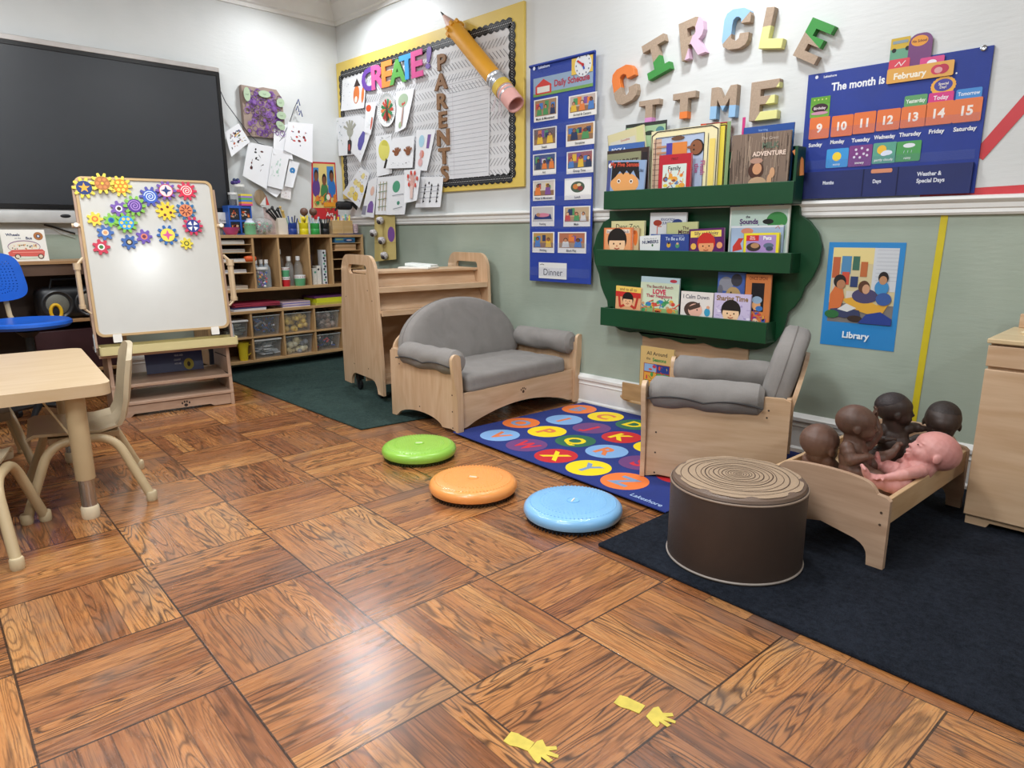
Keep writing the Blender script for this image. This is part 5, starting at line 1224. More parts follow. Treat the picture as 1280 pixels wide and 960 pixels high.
for k in range(7):
    z = 1.645-.139*k if k < 6 else .80
    b = MB(); b.box((sx0+.006, WY-.0135, z-.018), (sx1-.006, WY-.0125, z+.035), CLP); b.build('pocket_strip', sc_) if k < 7 else None
def zs(x, y): return (650+x/3.1, 50+y/3.1)
hd = MB(); x0, x1 = ws(*zs(52, 180), .010).x, ws(*zs(283, 150), .010).x; z0, z1 = ws(*zs(60, 222), .01).z, ws(*zs(60, 150), .01).z
a = rectB(hd, x0, z0, x1, z1, WY-.009, .0012, mat('#8aa0b8', .4, name='card', var=0)); a.rect(0, 0, 1, .16, '#6f9a50'); a.poly([(.04, .1), (.32, .1), (.32, .55), (.18, .9), (.04, .55)], '#c23a34'); a.rect(.07, .18, .29, .5, '#d8d4cc'); a.text('Daily Schedule', .66, .55, .34, '#a83848', .58, .03)
tag(hd.build('header_card'), 'header card reading Daily Schedule with a red schoolhouse, top of the schedule chart', 'card', 'cards in the schedule chart')
ck = MB(); p_, q_ = ws(*zs(200, 130), .012), ws(*zs(283, 55), .012); a = rectB(ck, p_.x, p_.z-.01, q_.x, q_.z, WY-.0115, .0012, mat('#dcb84a', .4, name='card', var=0)); a.disc(.55, .5, .40, '#d8dce0'); [a.disc(.55+.32*math.cos(t*PI/6), .5+.32*a.w/a.h*math.sin(t*PI/6), .03, '#5a5a6a', 6) for t in range(12)]; a.line([(.55, .5), (.3, .8)], .07, '#c23030'); a.line([(.55, .5), (.62, .22)], .07, '#2f4fb0'); a.disc(.55, .5, .06, '#b02828')
tag(ck.build('clock_card'), 'yellow clock card with red and blue hands at the top of the schedule chart', 'card', 'cards in the schedule chart')
rowsL = [(54, 222, 146, 317, 'Music & Movement', 1), (50, 335, 142, 428, 'Snack', 2), (50, 436, 140, 526, 'Art', 3), (50, 538, 136, 626, 'Water & Movement', 4), (45, 640, 133, 726, 'Resting', 5), (48, 740, 133, 828, 'Writing', 6)]
rowsR = [(188, 205, 298, 300, 'Arrival & Centers', 7), (178, 318, 290, 412, 'Storytime', 8), (180, 425, 285, 520, 'Group Time', 9), (172, 530, 277, 622, 'Lunch', 10), (168, 640, 273, 727, 'Math', 11), (146, 740, 257, 830, 'Block Play', 12)]
BGs = ['#9a7a5c', '#6d5a50', '#3f4f7a', '#c8bfb4', '#a8a098', '#b08a50', '#b8a8a0', '#b8823c', '#9a5a5a', '#dcdcd8', '#b8a080', '#a86a50']
for (x0, y0, x1, y1, cap, sd) in rowsL+rowsR:
    p_, q_ = ws(*zs(x0, y1), .010), ws(*zs(x1, y0), .010); cd = MB(); zc = ws(*zs((x0+x1)/2, (y0+y1)/2), .01).z; hh = ws(*zs((x0+x1)/2, y0+4), .01).z-ws(*zs((x0+x1)/2, y1-4), .01).z
    a = rectB(cd, p_.x, zc-hh/2, q_.x, zc+hh/2, WY-.0085, .0015, mat('#e4e2de', .4, name='card', var=0))
    if cap == 'Lunch': a.rect(.05, .24, .95, .95, '#e8e8e6'); a.ell(.5, .58, .26, .26, '#4a5a4a'); a.ell(.42, .6, .1, .12, '#c87a3a'); a.ell(.6, .52, .1, .1, '#8a3a3a'); a.ell(.55, .68, .08, .07, '#d8c8a0')
    elif cap == 'Resting': a.rect(.05, .24, .95, .95, '#b8b4b4'); a.poly([(.1, .35), (.9, .35), (.84, .6), (.16, .6)], '#24346a'); a.ell(.5, .56, .3, .1, '#c87a90'); a.ell(.3, .58, .09, .09, '#a87a5a')
    else: snapshot(a, .05, .24, .95, .95, sd*7, BGs[sd-1], n=2+sd % 2)
    a.text(cap, .5, .12, .11, '#2a2a2a', .8, .01)
    tag(cd.build('photo_card'), 'white photo card captioned %s in the schedule chart' % cap, 'card', 'cards in the schedule chart')
p_, q_ = ws(*zs(72, 922), .012), ws(*zs(180, 868), .012); cd = MB(); a = rectB(cd, p_.x, p_.z, q_.x, q_.z+.004, WY-.009, .0015, mat('#dcdcda', .5, name='card', var=0)); a.text('Dinner', .52, .42, .42, '#2a2a2e', .85, .0); a.line([(.05, .85), (.12, .9), (.2, .85)], .015, '#3a3a3a')
tag(cd.build('name_card'), 'white handwritten card reading Dinner at the foot of the schedule chart', 'card', 'cards in the schedule chart')

WY = WYs

# ---- calendar pocket chart
NVY = fabric('#0f3190', 700, .5, 'navy_nylon', .12); NVD = fabric('#0b1f62', 700, .5, 'dark_navy_nylon', .12)
def z6(x, y): return (990+x/4.172, 30+y/4.172)
kc = thing('calendar_chart', 'wide navy pocket chart reading The month is, hanging on the wall', 'pocket chart', (-1.067, WY-.003, 1.195))
kx0, kx1, kz0, kz1 = -1.415, -.722, 1.195, 1.728
b = MB(); b.box((kx0, WY-.009, kz0), (kx1, WY-.002, kz1), NVY); KA = Art(b, (kx0, WY-.009, kz0), XU*(kx1-kx0), UZ*(kz1-kz0), NW)
def kxy(x, y): q = wb(*z6(x, y), .009); return (q.x-kx0)/KA.w, (q.z-kz0)/KA.h
def ktext(t, x, y, h, wpx, rot=0, bold=.03):
    c = kxy(x, y); KA.text(t, *c, h, '#e6e8ee', wpx/(1210*.80)*1.15, bold)
ktext('The month is', 342, 308, .060, 262); ktext('Lakeshore', 200, 270, .018, 82, bold=.02); KA.ell(*kxy(130, 278), .010, .014, '#d8dce8', 12); ktext('.', 860, 240, .05, 20)
for t, x, y in (('Sunday', 122, 630), ('Monday', 237, 613), ('Tuesday', 359, 603), ('Wednesday', 483, 587), ('Thursday', 616, 573), ('Friday', 755, 558), ('Saturday', 903, 545)): ktext(t, x, y, .030, 100 if len(t) > 6 else 72)
b.build('backing', kc, bevel=.002)
b = MB(); b.box((kx0+.002, WY-.026, kz0), (kx1-.012, WY-.010, kz0+.115), NVD); KB = Art(b, (kx0, WY-.026, kz0), XU*(kx1-kx0), UZ*(kz1-kz0), NW)
def kt2(t, x, y, h, w_): c = kxy(x, y); KB.text(t, *c, h, '#d8dce8', w_/1100, .03)
kt2('Months', 197, 828, .028, 75); kt2('Days', 450, 820, .028, 52); kt2('Weather &', 722, 780, .030, 140); kt2('Special Days', 728, 815, .030, 160)
for x in (375, 553): c = kxy(x, 840); KB.rect(c[0]-.003, .0, c[0]+.003, .215, '#0d1540')
b.build('front_pocket', kc, bevel=.003)
b = MB(); b.box((kx0+.004, WY-.0135, kz0+.128), (kx1-.014, WY-.0125, kz0+.165), CLP); b.build('pocket_strip', kc)
b = MB(); b.box((kx0+.004, WY-.0135, kz0+.262), (kx1-.014, WY-.0125, kz0+.30), CLP); b.build('pocket_strip', kc)
b = MB(); q = wb(*z6(1000, 125), .01); b.lathe([(.005, .0), (.011, .0), (.011, .002), (.008, .003), (.005, .002)], q, CHROME, 20, ax=NW); b.build('grommet', kc)
def kcard(x0, y0, x1, y1, col, label, draw, off=.012, cat='card', name='calendar_card', shape=None):
    """pixel box in the zoomed view; left and right ends give the wall x, the middle gives the height"""
    xm, ym = (x0+x1)/2, (y0+y1)/2; c = wb(*z6(xm, ym), off); w_ = wb(*z6(x1, ym), off).x-wb(*z6(x0, ym), off).x; h_ = wb(*z6(xm, y0), off).z-wb(*z6(xm, y1), off).z
    cd = MB(); m = mat(col, .38, name='card', var=0, coat=.2); O = (c.x-w_/2, WY-off+.0012, c.z-h_/2)
    o = shape(w_, h_) if shape else rrect(0, 0, w_, h_, min(.006, w_*.1))
    cd.prism(o, O, XU, UZ, NW, .0012, m); a = Art(cd, Vector(O)+NW*.0012, XU*w_, UZ*h_, NW)
    if draw: draw(a)
    return tag(cd.build(name), label, cat, 'cards in the calendar chart')
OC = '#e0743a'; DAYS = {'9': 'Sunday', '10': 'Monday', '11': 'Tuesday', '12': 'Wednesday', '13': 'Thursday', '14': 'Friday', '15': 'Saturday'}
for (x0, y0, x1, y1, t) in ((90, 482, 194, 600, '9'), (205, 472, 316, 587, '10'), (320, 455, 434, 572, '11'), (441, 440, 562, 556, '12'), (567, 424, 698, 540, '13'), (697, 400, 838, 526, '14'), (840, 383, 988, 512, '15')):
    kcard(x0, y0+4, x1, y1-2, OC, 'orange date card above the word %s in the calendar' % DAYS[t], lambda a, t=t: a.text(t, .5, .5, .40, '#efe6de', .7, .035))
def d_bd(a): a.rect(0, .62, 1, 1, '#5f9a34'); a.ell(.5, .45, .42, .22, '#3a1f2c'); a.text('Birthday', .5, .45, .13, '#e8dce0', .7, .02); a.ell(.5, .2, .44, .08, '#c890a8'); [a.disc(.2+.2*i, .86, .04, '#c8d870', 8) for i in range(4)]
kcard(96, 380, 196, 486, '#6aa53c', 'green Birthday card above the 9 in the calendar', d_bd, .0105)
kcard(586, 370, 704, 428, '#5a9a62', 'green Yesterday card above the 13', lambda a: a.text('Yesterday', .5, .5, .36, '#e8ece4', .85, .02), .0105)
kcard(712, 355, 842, 408, '#cf2f80', 'magenta Today card above the 14', lambda a: a.text('Today', .5, .5, .42, '#f0e4ec', .6, .02), .0108)
kcard(856, 335, 990, 390, '#3a86cc', 'blue Tomorrow card above the 15', lambda a: a.text('Tomorrow', .5, .55, .36, '#e4ecf4', .85, .02), .0105)
def badge(w_, h_): return [(w_/2+(w_/2)*(1-.06*(i % 2))*math.cos(2*PI*i/40), h_*.5+h_/2*(1-.06*(i % 2))*math.sin(2*PI*i/40)) for i in range(40)]
kcard(722, 272, 856, 372, '#e8a838', 'round orange Special Day badge above the Today card', lambda a: (a.ell(.5, .54, .36, .32, '#4a4a9a'), a.text('Special', .5, .62, .13, '#e8e0d0', .6, .02), a.text('Day!', .5, .44, .13, '#e8e0d0', .4, .02)), .0100, shape=badge)
def d_feb(a): a.text('February', .36, .45, .42, '#f0ead8', .52, .03); a.ell(.76, .5, .09, .32, '#c8405a'); a.ell(.84, .5, .09, .32, '#b83a52'); a.ell(.78, .45, .06, .2, '#d8a0a0')
kcard(492, 212, 836, 290, '#d9a045', 'gold February strip with hearts on the calendar', d_feb, .0155)
kcard(512, 72, 610, 222, '#5d9a7a', 'green card with a yellow school bus sticking up above the calendar', lambda a: (a.rect(0, .62, 1, 1, '#c8a83c'), a.disc(.2, .58, .12, '#222222', 12), a.disc(.9, .6, .12, '#222222', 12), a.rect(.1, .8, .9, .9, '#8a9aa0')), .011)
kcard(606, 48, 728, 222, '#6a2a6c', 'purple rounded No School card sticking up above the calendar', lambda a: (a.ell(.45, .78, .36, .16, '#e09a40'), a.text('No School', .45, .78, .08, '#5a2a3a', .6, .02)), .0125, shape=lambda w_, h_: rrect(0, 0, w_, h_, w_*.4))
kcard(505, 182, 612, 235, '#cf3a4c', 'red card with white squiggles behind the February strip', lambda a: a.line([(.3, .3), (.5, .7), (.6, .3), (.8, .75)], .04, '#e8d8d8'), .0138)
kcard(666, 170, 792, 230, '#cf3a80', 'pink card with a white cloud behind the February strip', lambda a: a.ell(.5, .5, .2, .25, '#e8e4ee'), .0138)
for (x0, y0, x1, y1, col, t, lb, fn) in (
    (178, 650, 292, 748, '#3a96d8', 'sunny', 'blue sunny weather card with a yellow sun', lambda a: a.disc(.48, .58, .2, '#f0cf3c')),
    (295, 632, 415, 742, '#7a3a80', 'snowy', 'purple snowy weather card', lambda a: [a.disc(x, y, .06, '#d8cfe4', 6) for x, y in ((.3, .8), (.55, .85), (.8, .75), (.35, .6), (.65, .58), (.25, .45), (.5, .42), (.8, .5))]),
    (420, 618, 542, 726, '#5aa08a', 'partly cloudy', 'teal partly cloudy weather card', lambda a: (a.disc(.38, .66, .2, '#e8b83c'), a.ell(.62, .5, .22, .12, '#d8e0f0'), a.ell(.5, .45, .15, .1, '#d8e0f0'))),
    (540, 610, 670, 716, '#4a9a54', 'rainy', 'green rainy weather card', lambda a: (a.ell(.52, .78, .24, .11, '#dfe4ea'), [a.line([(x, .55), (x-.02, .42)], .015, '#c8d8e8') for x in (.35, .5, .65)]))):
    kcard(x0, y0, x1, y1, col, lb+' in the calendar pocket', lambda a, fn=fn, t=t: (fn(a), a.text(t, .5, .18, .12, '#e8ecec', .8, .01)), .0118)
kcard(412, 755, 522, 776, '#d08a6a', 'orange card edge poking out of the Days pocket', None, .027)

# ---- library poster and tapes
po = MB(); p_, q_ = wb(1031, 436, .003), wb(1125, 303, .003); lx0, lx1, lz0, lz1 = -1.257, -.941, .539, 1.003
a = rectB(po, lx0, lz0, lx1, lz1, WY-.0005, .0015, mat('#2f86c8', .3, name='glossy_poster', var=0, coat=.4))
a.rect(.07, .235, .93, .95, '#cdbf96'); a.rect(.07, .235, .93, .42, '#7a7470'); a.rect(.07, .80, .62, .95, '#e0cd8c'); a.rect(.62, .55, .93, .95, '#c9cdd2')
for i in range(9): a.line([(.66, .93-.035*i), (.93, .93-.035*i)], .004, '#9aa0ac'); a.k -= 1
for (x0, y0, x1, y1, c) in ((.08, .66, .18, .86, '#b8603c'), (.2, .70, .33, .87, '#4f86b0'), (.35, .74, .44, .87, '#3f6a58'), (.46, .68, .55, .82, '#b8683c'), (.22, .60, .32, .72, '#c8503c'), (.1, .52, .2, .66, '#c8bcae'), (.34, .58, .44, .68, '#2f3f6a'), (.46, .56, .55, .63, '#c8b04a'), (.30, .46, .45, .54, '#d0c8bc')): a.rect(x0, y0, x1, y1, c)
a.poly([(.25, .46), (.5, .50), (.72, .42), (.88, .45), (.8, .34), (.62, .33), (.4, .37)], '#dba53c'); a.ell(.55, .50, .17, .07, '#4a4468'); a.ell(.53, .585, .075, .06, '#5a3a2a'); a.ell(.56, .565, .05, .045, '#c89878')
a.poly([(.08, .34), (.08, .5), (.14, .58), (.24, .58), (.28, .48), (.24, .38)], '#d0703c'); a.ell(.2, .63, .085, .065, '#241f1f'); a.ell(.22, .60, .06, .045, '#b07a58'); a.poly([(.1, .36), (.3, .38), (.5, .36), (.52, .30), (.3, .28), (.12, .30)], '#3a3f60'); a.poly([(.2, .36), (.32, .42), (.46, .38), (.34, .34)], '#d8d8d4'); a.ell(.13, .31, .1, .04, '#2f6a3a'); a.ell(.45, .28, .1, .03, '#3a2a24')
a.ell(.76, .585, .09, .07, '#3f8ac0'); a.ell(.77, .68, .065, .055, '#221c1c'); a.ell(.77, .655, .05, .04, '#b88864'); a.ell(.80, .48, .1, .06, '#3a5a9a'); a.poly([(.5, .24), (.6, .33), (.78, .36), (.93, .3), (.93, .24)], '#2a3f8a')
a.text('Library', .49, .12, .062, '#e8eef2', .5, .03)
tag(po.build('poster'), 'blue bordered Library poster of children reading, right of the green bookshelf', 'poster', 'picture posters naming play areas')
def tape(name, label, p, q, w_, col):
    P, Q_ = wb(*p, .0015), wb(*q, .0015); d = Q_-P; L = d.length; d.normalize(); n = Vector((-d.z, 0, d.x)); b = MB(); b.prism([(0, -w_/2), (L, -w_/2), (L, w_/2), (0, w_/2)], P, d, n, NW, .0012, mat(col, .4, name='vinyl_tape', var=.05)); return tag(b.build(name), label, 'tape')
tape('tape_strip', 'long vertical yellow tape strip on the green wall', (1181, 269), (1136, 560), .026, '#cdbb25')
tape('tape_strip', 'red tape strip slanting up from the calendar to the right', (1222, 196), (1300, 108), .046, '#c8343c')
tape('tape_strip', 'red tape strip running level just above the chair rail', (1150, 244), (1330, 233), .03, '#cc3b42')

# ================================================================== GREEN TREE BOOKSHELF
def z5(x, y): return (740+x/4.414, 230+y/4.414)
def z5t(x, y): return (740+x/4.414, 140+y/4.414)
GP = mat('#0b4325', .38, name='dark_green_paint', var=.08, vscale=5, bump=.08, bscale=60)
gs = thing('tree_bookshelf', 'dark green tree shaped bookshelf with three book ledges mounted on the wall', 'bookshelf', (-1.93, 3.2, .5))
px_ = [(95, 30), (95, 190), (60, 212), (22, 280), (2, 360), (10, 430), (40, 500), (45, 560), (60, 600), (85, 632), (88, 760), (112, 778), (150, 808), (205, 822), (262, 815), (266, 836), (320, 856), (380, 846), (430, 856), (500, 882), (560, 884), (615, 874), (680, 905), (745, 912), (790, 898), (850, 914), (905, 916), (960, 905), (1005, 880), (1050, 825), (1068, 765), (1075, 705), (1118, 680), (1158, 625), (1170, 565), (1215, 525), (1258, 435), (1272, 345), (1252, 262), (1205, 203), (1150, 170)]
yb = 3.196; o = []
for p in px_: q = aty(*z5(*p), yb); o.append((q.x, q.z))
# smooth the crown outline
o2 = []
for i, p in enumerate(o):
    a_, c_ = o[i-1], o[(i+1) % len(o)]; o2.append(((a_[0]+p[0]*6+c_[0])/8, (a_[1]+p[1]*6+c_[1])/8) if 2 < i < len(o)-1 else p)
o = o2+[(-1.435, 1.43), (-2.43, 1.43)]
b = MB(); b.prism(o, (0, WY-.0175, 0), XU, UZ, NW, .0165, GP); b.build('back_board', gs, bevel=.004)
tiers = [(-2.452, -1.385, 1.172, 1.270, 'top'), (-2.497, -1.37, .862, .955, 'middle'), (-2.455, -1.46, .528, .630, 'lowest')]
YF = 3.098
for (x0, x1, z0, z1, _) in tiers:
    MB().box((x0, YF, z0), (x1, YF+.014, z1), GP).build('ledge_lip', gs, bevel=.003)
    MB().box((x0, YF+.014, z0), (x1, WY-.034, z0+.014), GP).build('ledge_board', gs, bevel=.002)
    for x in (x0, x1-.014): MB().box((x, YF+.014, z0+.014), (x+.014, WY-.034, z1-.002 if z0 < 1.1 or x == x0 else 1.42), GP).build('ledge_side', gs, bevel=.002)
def sb(label, corners, layer, cover, draw, th=.009, f=z5, zb=None, page='#ece8dc'):
    """book standing on a ledge: visible TL, TR in the zoomed view and a point on its lower left edge"""
    y = YF+.020+.0128*layer
    TL, TR = [aty(*f(*q), y) for q in corners[:2]]
    U = (TR-TL); w = U.length; U.normalize(); V = Vector((-U.z, 0, U.x))
    k = (TL.z-zb)/V.z if V.z else .2; h = (TL.z-zb)/V.z
    P = TL-V*h; lo = min(P.z, (P+U*w).z); P += V*((zb-lo))*1.0; h = (TL-P).length
    lip = {Z1: 1.270, Z2: .955, Z3: .630}[zb]; v0 = (lip-P.z)/V.z; vis = h-v0; fh = 1.14*vis
    def dd(a, draw=draw):
        if draw:
            a.O = P+V*(h-fh); a.V = V*fh; a.h = fh; a.ts = min(1.45, h/fh); draw(a)
    return book('picture_book', label, P, U, V, NW, w, h, th, cover, dd, page, 'picture books on the green bookshelf')
def face(a, cx, cy, r, skin, hair, fringe=True):
    k = a.w/a.h
    a.ell(cx, cy+r*.25*k, r*1.12, r*1.1*k, hair, 18); a.ell(cx, cy-r*.12*k, r*.95, r*.95*k, skin, 18)
    if fringe: a.poly([(cx-r*.95, cy+r*.2*k), (cx+r*.95, cy+r*.2*k), (cx+r*.8, cy+r*.85*k), (cx-r*.8, cy+r*.85*k)], hair)
    for s_ in (-1, 1): a.disc(cx+s_*r*.38, cy-r*.1*k, r*.09, '#2a1a14', 8)
    a.line([(cx-r*.3, cy-r*.5*k), (cx, cy-r*.6*k), (cx+r*.3, cy-r*.5*k)], r*.1, '#a84838'); a.ell(cx, cy-r*.3*k, r*.1, r*.08*k, '#c87a58', 8)
Z1 = 1.1865; Z2 = .8765; Z3 = .5425
# --- top ledge
sb('thin green board with black edge behind the cream book, top ledge', ((187, 72), (413, 42), 0), 5, '#2a2f2a', lambda a: (a.rect(.02, .02, .98, .955, '#9ab890'), a.ell(.85, .88, .1, .05, '#4a7a80'), a.ell(.6, .86, .12, .03, '#2f3a30')), .004, z5t, Z1)
sb('cream tall book with a small red label, left end of the top ledge', ((85, 132), (285, 68), 0), 4, '#cfc79c', lambda a: (a.rect(.8, 0, .97, 1, '#c9c890'), a.rect(.06, .5, .76, .88, '#c8c6b8'), a.text('Grandma', .48, .86, .03, '#a83a34', .3, .01)), .010, z5t, Z1)
sb('book showing only a bright blue strip, left end of the top ledge', ((91, 187), (287, 162), 0), 3, '#3f66a8', lambda a: a.text('ROCK-A', .3, .90, .06, '#dfe4ec', .4, .02), .008, z5t, Z1)
sb('brown book titled HARRIET behind My Five Senses', ((85, 217), (315, 190), 0), 2, '#3a2a28', lambda a: (a.rect(.0, .3, .82, .93, '#8a8a6a'), a.rect(.1, .2, .8, .74, '#d0a050'), a.text('HARRIET', .47, .74, .10, '#3a2420', .6, .02), a.rect(.85, .1, .97, .9, '#241c20')), .010, z5t, Z1)
sb('My Five Senses book with a boy\'s face, left end of the top ledge', ((90, 268), (298, 264), 0), 0, '#8fa8cc', lambda a: (a.rect(0, 0, .1, 1, '#4a5288'), a.ell(.48, .36, .38, .3, '#e0a060'), a.poly([(.12, .95), (.82, .95), (.88, .45), (.78, .55), (.7, .72), (.62, .60), (.52, .72), (.44, .60), (.34, .70), (.24, .55), (.12, .42)], '#1d1818'), a.disc(.33, .42, .045, '#f0e8dc'), a.disc(.66, .42, .045, '#f0e8dc'), a.disc(.33, .42, .026, '#4a2a1a'), a.disc(.66, .42, .026, '#4a2a1a'), a.disc(.07, .85, .05, '#e8e8e8'), a.text('My Five Senses', .46, .89, .10, '#d8543a', .76, .02), a.text('Aliki', .88, .72, .07, '#2a3040', .16, .01)), .010, z5t, Z1)
def d_flush(a):
    a.poly(rrect(.01, .0, .99, .99, .06), '#e6dcb0')
    for (x0, y0, x1, y1) in ((.08, .03, .80, .90),): a.rect(x0, y0, x1, y1, '#aebdd6')
    a.rect(.04, .05, .17, .88, '#c8a890'); [a.line([(.04, y), (.17, y)], .005, '#7a4a4a') for y in [.1+.08*i for i in range(10)]]
    a.line([(.02, .02), (.02, .93), (.10, .985), (.9, .985), (.985, .93), (.985, .02)], .012, '#22202a')
    a.line([(.08, .03), (.08, .89), (.80, .90), (.80, .03)], .008, '#22202a')
    a.disc(.70, .70, .10, '#1d1918'); a.disc(.69, .70, .088, '#8a5638'); a.disc(.66, .73, .012, '#20140f'); a.disc(.66, .67, .012, '#20140f')
    a.rect(.34, .62, .56, .80, '#d8823c'); a.rect(.25, .62, .34, .80, '#4a3f9a'); a.rect(.10, .65, .25, .68, '#b88868'); a.rect(.10, .74, .25, .77, '#b88868'); a.ell(.42, .86, .10, .03, '#6a4a34'); a.ell(.60, .71, .04, .02, '#8a5638')
    for k, t in enumerate(('Flush', 'the', 'toilet')): a.text(t, .80-.085*k, .40, .065, '#b05a84', .32, .02, rot=-90)
    a.line([(.86, .02), (.86, .88)], .008, '#3a3a30'); a.rect(.88, .1, .96, .8, '#e8d070')
sb('large cream board picture of a child with the words Flush the toilet', ((328, 110), (705, 62), 0), 4, '#e6dcb0', d_flush, .008, z5t, Z1)
sb('yellow board just behind the toilet picture, right of it', ((560, 85), (742, 62), 0), 5, '#d9c84a', lambda a: (a.rect(.0, .0, .985, .99, '#e0cc48'), a.line([(.985, 0), (.985, .98), (.2, .99)], .03, '#2a2a20')), .004, z5t, Z1)
sb('red edged board behind the toilet picture', ((600, 66), (760, 52), 0), 6, '#c0442a', lambda a: (a.line([(.985, 0), (.985, .98), (.2, .99)], .03, '#2a1a18'), a.rect(.55, .05, .95, .6, '#7aa070')), .004, z5t, Z1)
sb('red Family board book standing in front of the toilet picture', ((372, 240), (550, 224), 0), 0, '#b82432', lambda a: (a.rect(.13, .0, .87, .74, '#cfdcd4'), a.text('Family', .5, .64, .085, '#262a2e', .5, .02), a.text('FIRST', .5, .88, .05, '#5a1a22', .4, .01), scrib(a, 41, 40, ['#d8702c', '#e09a3c', '#c84a2c', '#5a78a8', '#d8c04a', '#8a4a3a'], .2, .04, .8, .52, .08)), .012, z5t, Z1)
sb('tall blue magazine behind the brown tree bark book', ((838, 88), (1118, 55), 0), 3, '#2a4f96', lambda a: (a.rect(.93, .0, 1, .9, '#3a70a8'), a.text('learning', .4, .94, .03, '#8aa8d8', .3, .01)), .007, z5t, Z1)
def d_adv(a):
    R = random.Random(5); a.rect(0, 0, 1, 1, '#7d6a5c')
    for i in range(90): x = R.random(); a.line([(x, R.random()*.9), (x+(R.random()-.5)*.05, min(.99, .1+R.random()))], .006+.008*R.random(), R.choice(['#6a584c', '#94806f', '#57483e', '#a6917e'])); a.k -= .9
    a.text('The Great', .66, .90, .045, '#b9a89a', .5, .01); a.text('MILK', .68, .78, .085, '#5f6e5c', .55, .03); a.text('ADVENTURE', .66, .64, .065, '#e8d0c0', .56, .03)
    a.ell(.46, .36, .13, .15, '#4a2c20'); a.ell(.48, .38, .08, .1, '#c8926c'); a.ell(.46, .52, .11, .05, '#b08a78'); a.ell(.5, .12, .16, .12, '#b89878'); a.ell(.74, .30, .045, .09, '#c89a74'); a.ell(.70, .16, .04, .12, '#c89a74')
sb('brown tree bark covered book with the word ADVENTURE', ((775, 130), (1103, 97), 0), 1, '#7d6a5c', d_adv, .010, z5t, Z1)
for c, x0, x1, yy, nm in (('#c8307a', 826, 848, 28, 'pink'), ('#7f9a68', 744, 768, 50, 'green')):
    P, Q_ = aty(*z5t(x0, 120), 3.186), aty(*z5t(x1, yy), 3.186); b = MB(); b.box((P.x, 3.185, 1.1865), (Q_.x, 3.187, Q_.z), mat(c, .4, name='card', var=0)); tag(b.build('bookmark'), 'narrow %s card sticking up between the books on the top ledge' % nm, 'card')
P, Q_ = aty(*z5t(1118, 210), 3.15), aty(*z5t(1157, 350), 3.15); b = MB(); b.tube([P, (P+Q_)/2+Vector((.012, 0, .01)), Q_], [.012, .012, .010], mat('#c87a3c', .5, name='orange_wood'), 10, flat=.4); tag(b.build('wooden_strip'), 'orange wooden strip sticking out at the right end of the top ledge', 'strip')
# --- middle ledge
sb('pale yellow Dear Zoo book at the left of the middle ledge', ((107, 205), (290, 202), 0), 2, '#dedaa4', lambda a: (a.text('Dear Zoo', .5, .83, .13, '#3a3a34', .7, .0), a.rect(.66, .1, .9, .55, '#d8702c')), .014, z5, Z2)
sb('tan picture book with an orange animal beside the girl\'s face book', ((200, 240), (262, 242), 0), 1, '#cdb38a', lambda a: (a.ell(.72, .6, .18, .3, '#d8702c'), a.ell(.6, .82, .14, .08, '#b85a24')), .008, z5, Z2)
sb('orange book with a black haired child, far left of the middle ledge', ((66, 242), (224, 240), 0), 0, '#dc7a48', lambda a: (a.rect(.05, .05, .95, .95, '#e09a68'), a.rect(.1, .78, .9, .93, '#e8dcc8'), a.text('Inside Out & Back', .5, .85, .08, '#5a3a6a', .76, .01), face(a, .48, .40, .30, '#edc49a', '#1c1614')), .010, z5, Z2)
sb('white book with a parrot and a fish in the middle of the ledge', ((322, 158), (525, 156), 0), 3, '#d9dcdf', lambda a: (a.ell(.22, .76, .12, .07, '#a03a28'), a.ell(.76, .78, .13, .07, '#2a3f7a'), a.text('EDUCATION', .5, .84, .05, '#3a4a80', .38, .02), a.text('JUNGLE', .5, .76, .05, '#3a4a80', .34, .02), a.line([(.22, .5), (.22, .68), (.34, .68)], .02, '#c85a40'), a.rect(.05, .44, .5, .5, '#3a5aa0')), .010, z5, Z2)
sb('pale green book titled The Mitten behind the blue book', ((412, 214), (585, 207), 0), 2, '#c5c992', lambda a: (a.text('The', .62, .82, .08, '#5a3a40', .2, .02), a.text('Mitten', .6, .70, .10, '#5a3040', .5, .02)), .009, z5, Z2)
sb('small white NUMBERS book on the middle ledge', ((262, 288), (382, 280), 0), 1, '#dfe2e2', lambda a: (a.text('My First Book of', .5, .80, .07, '#6a6a74', .7, .0), a.text('NUMBERS', .5, .60, .14, '#22305a', .84, .03), a.ell(.6, .38, .04, .08, '#3a6a3a')), .008, z5, Z2)
sb('dark blue book titled To Be a Kid', ((378, 276), (541, 276), 0), 0, '#2f458c', lambda a: (a.text('To Be a Kid', .5, .76, .12, '#b8c8dc', .82, .02), a.line([(.42, .9), (.8, .9)], .012, '#a8b4cc'), a.ell(.3, .42, .07, .14, '#c8a040'), a.ell(.3, .52, .04, .06, '#3a2a2a'), a.ell(.6, .4, .07, .14, '#4a8a6a'), a.ell(.6, .5, .04, .06, '#c8a080')), .010, z5, Z2)
sb('purple book with a red haired child holding up hands', ((536, 250), (731, 240), 0), 0, '#5a2260', lambda a: (a.rect(.05, .66, .92, .92, '#e6cf62'), a.text('Silly and Noisy', .5, .82, .09, '#5a3a50', .78, .02), a.text('sounds we make', .5, .71, .06, '#8a4a3a', .7, .01), face(a, .5, .34, .23, '#e09a68', '#c02c22'), a.disc(.14, .30, .08, '#e0b050'), a.disc(.88, .32, .08, '#e09a68')), .012, z5, Z2)
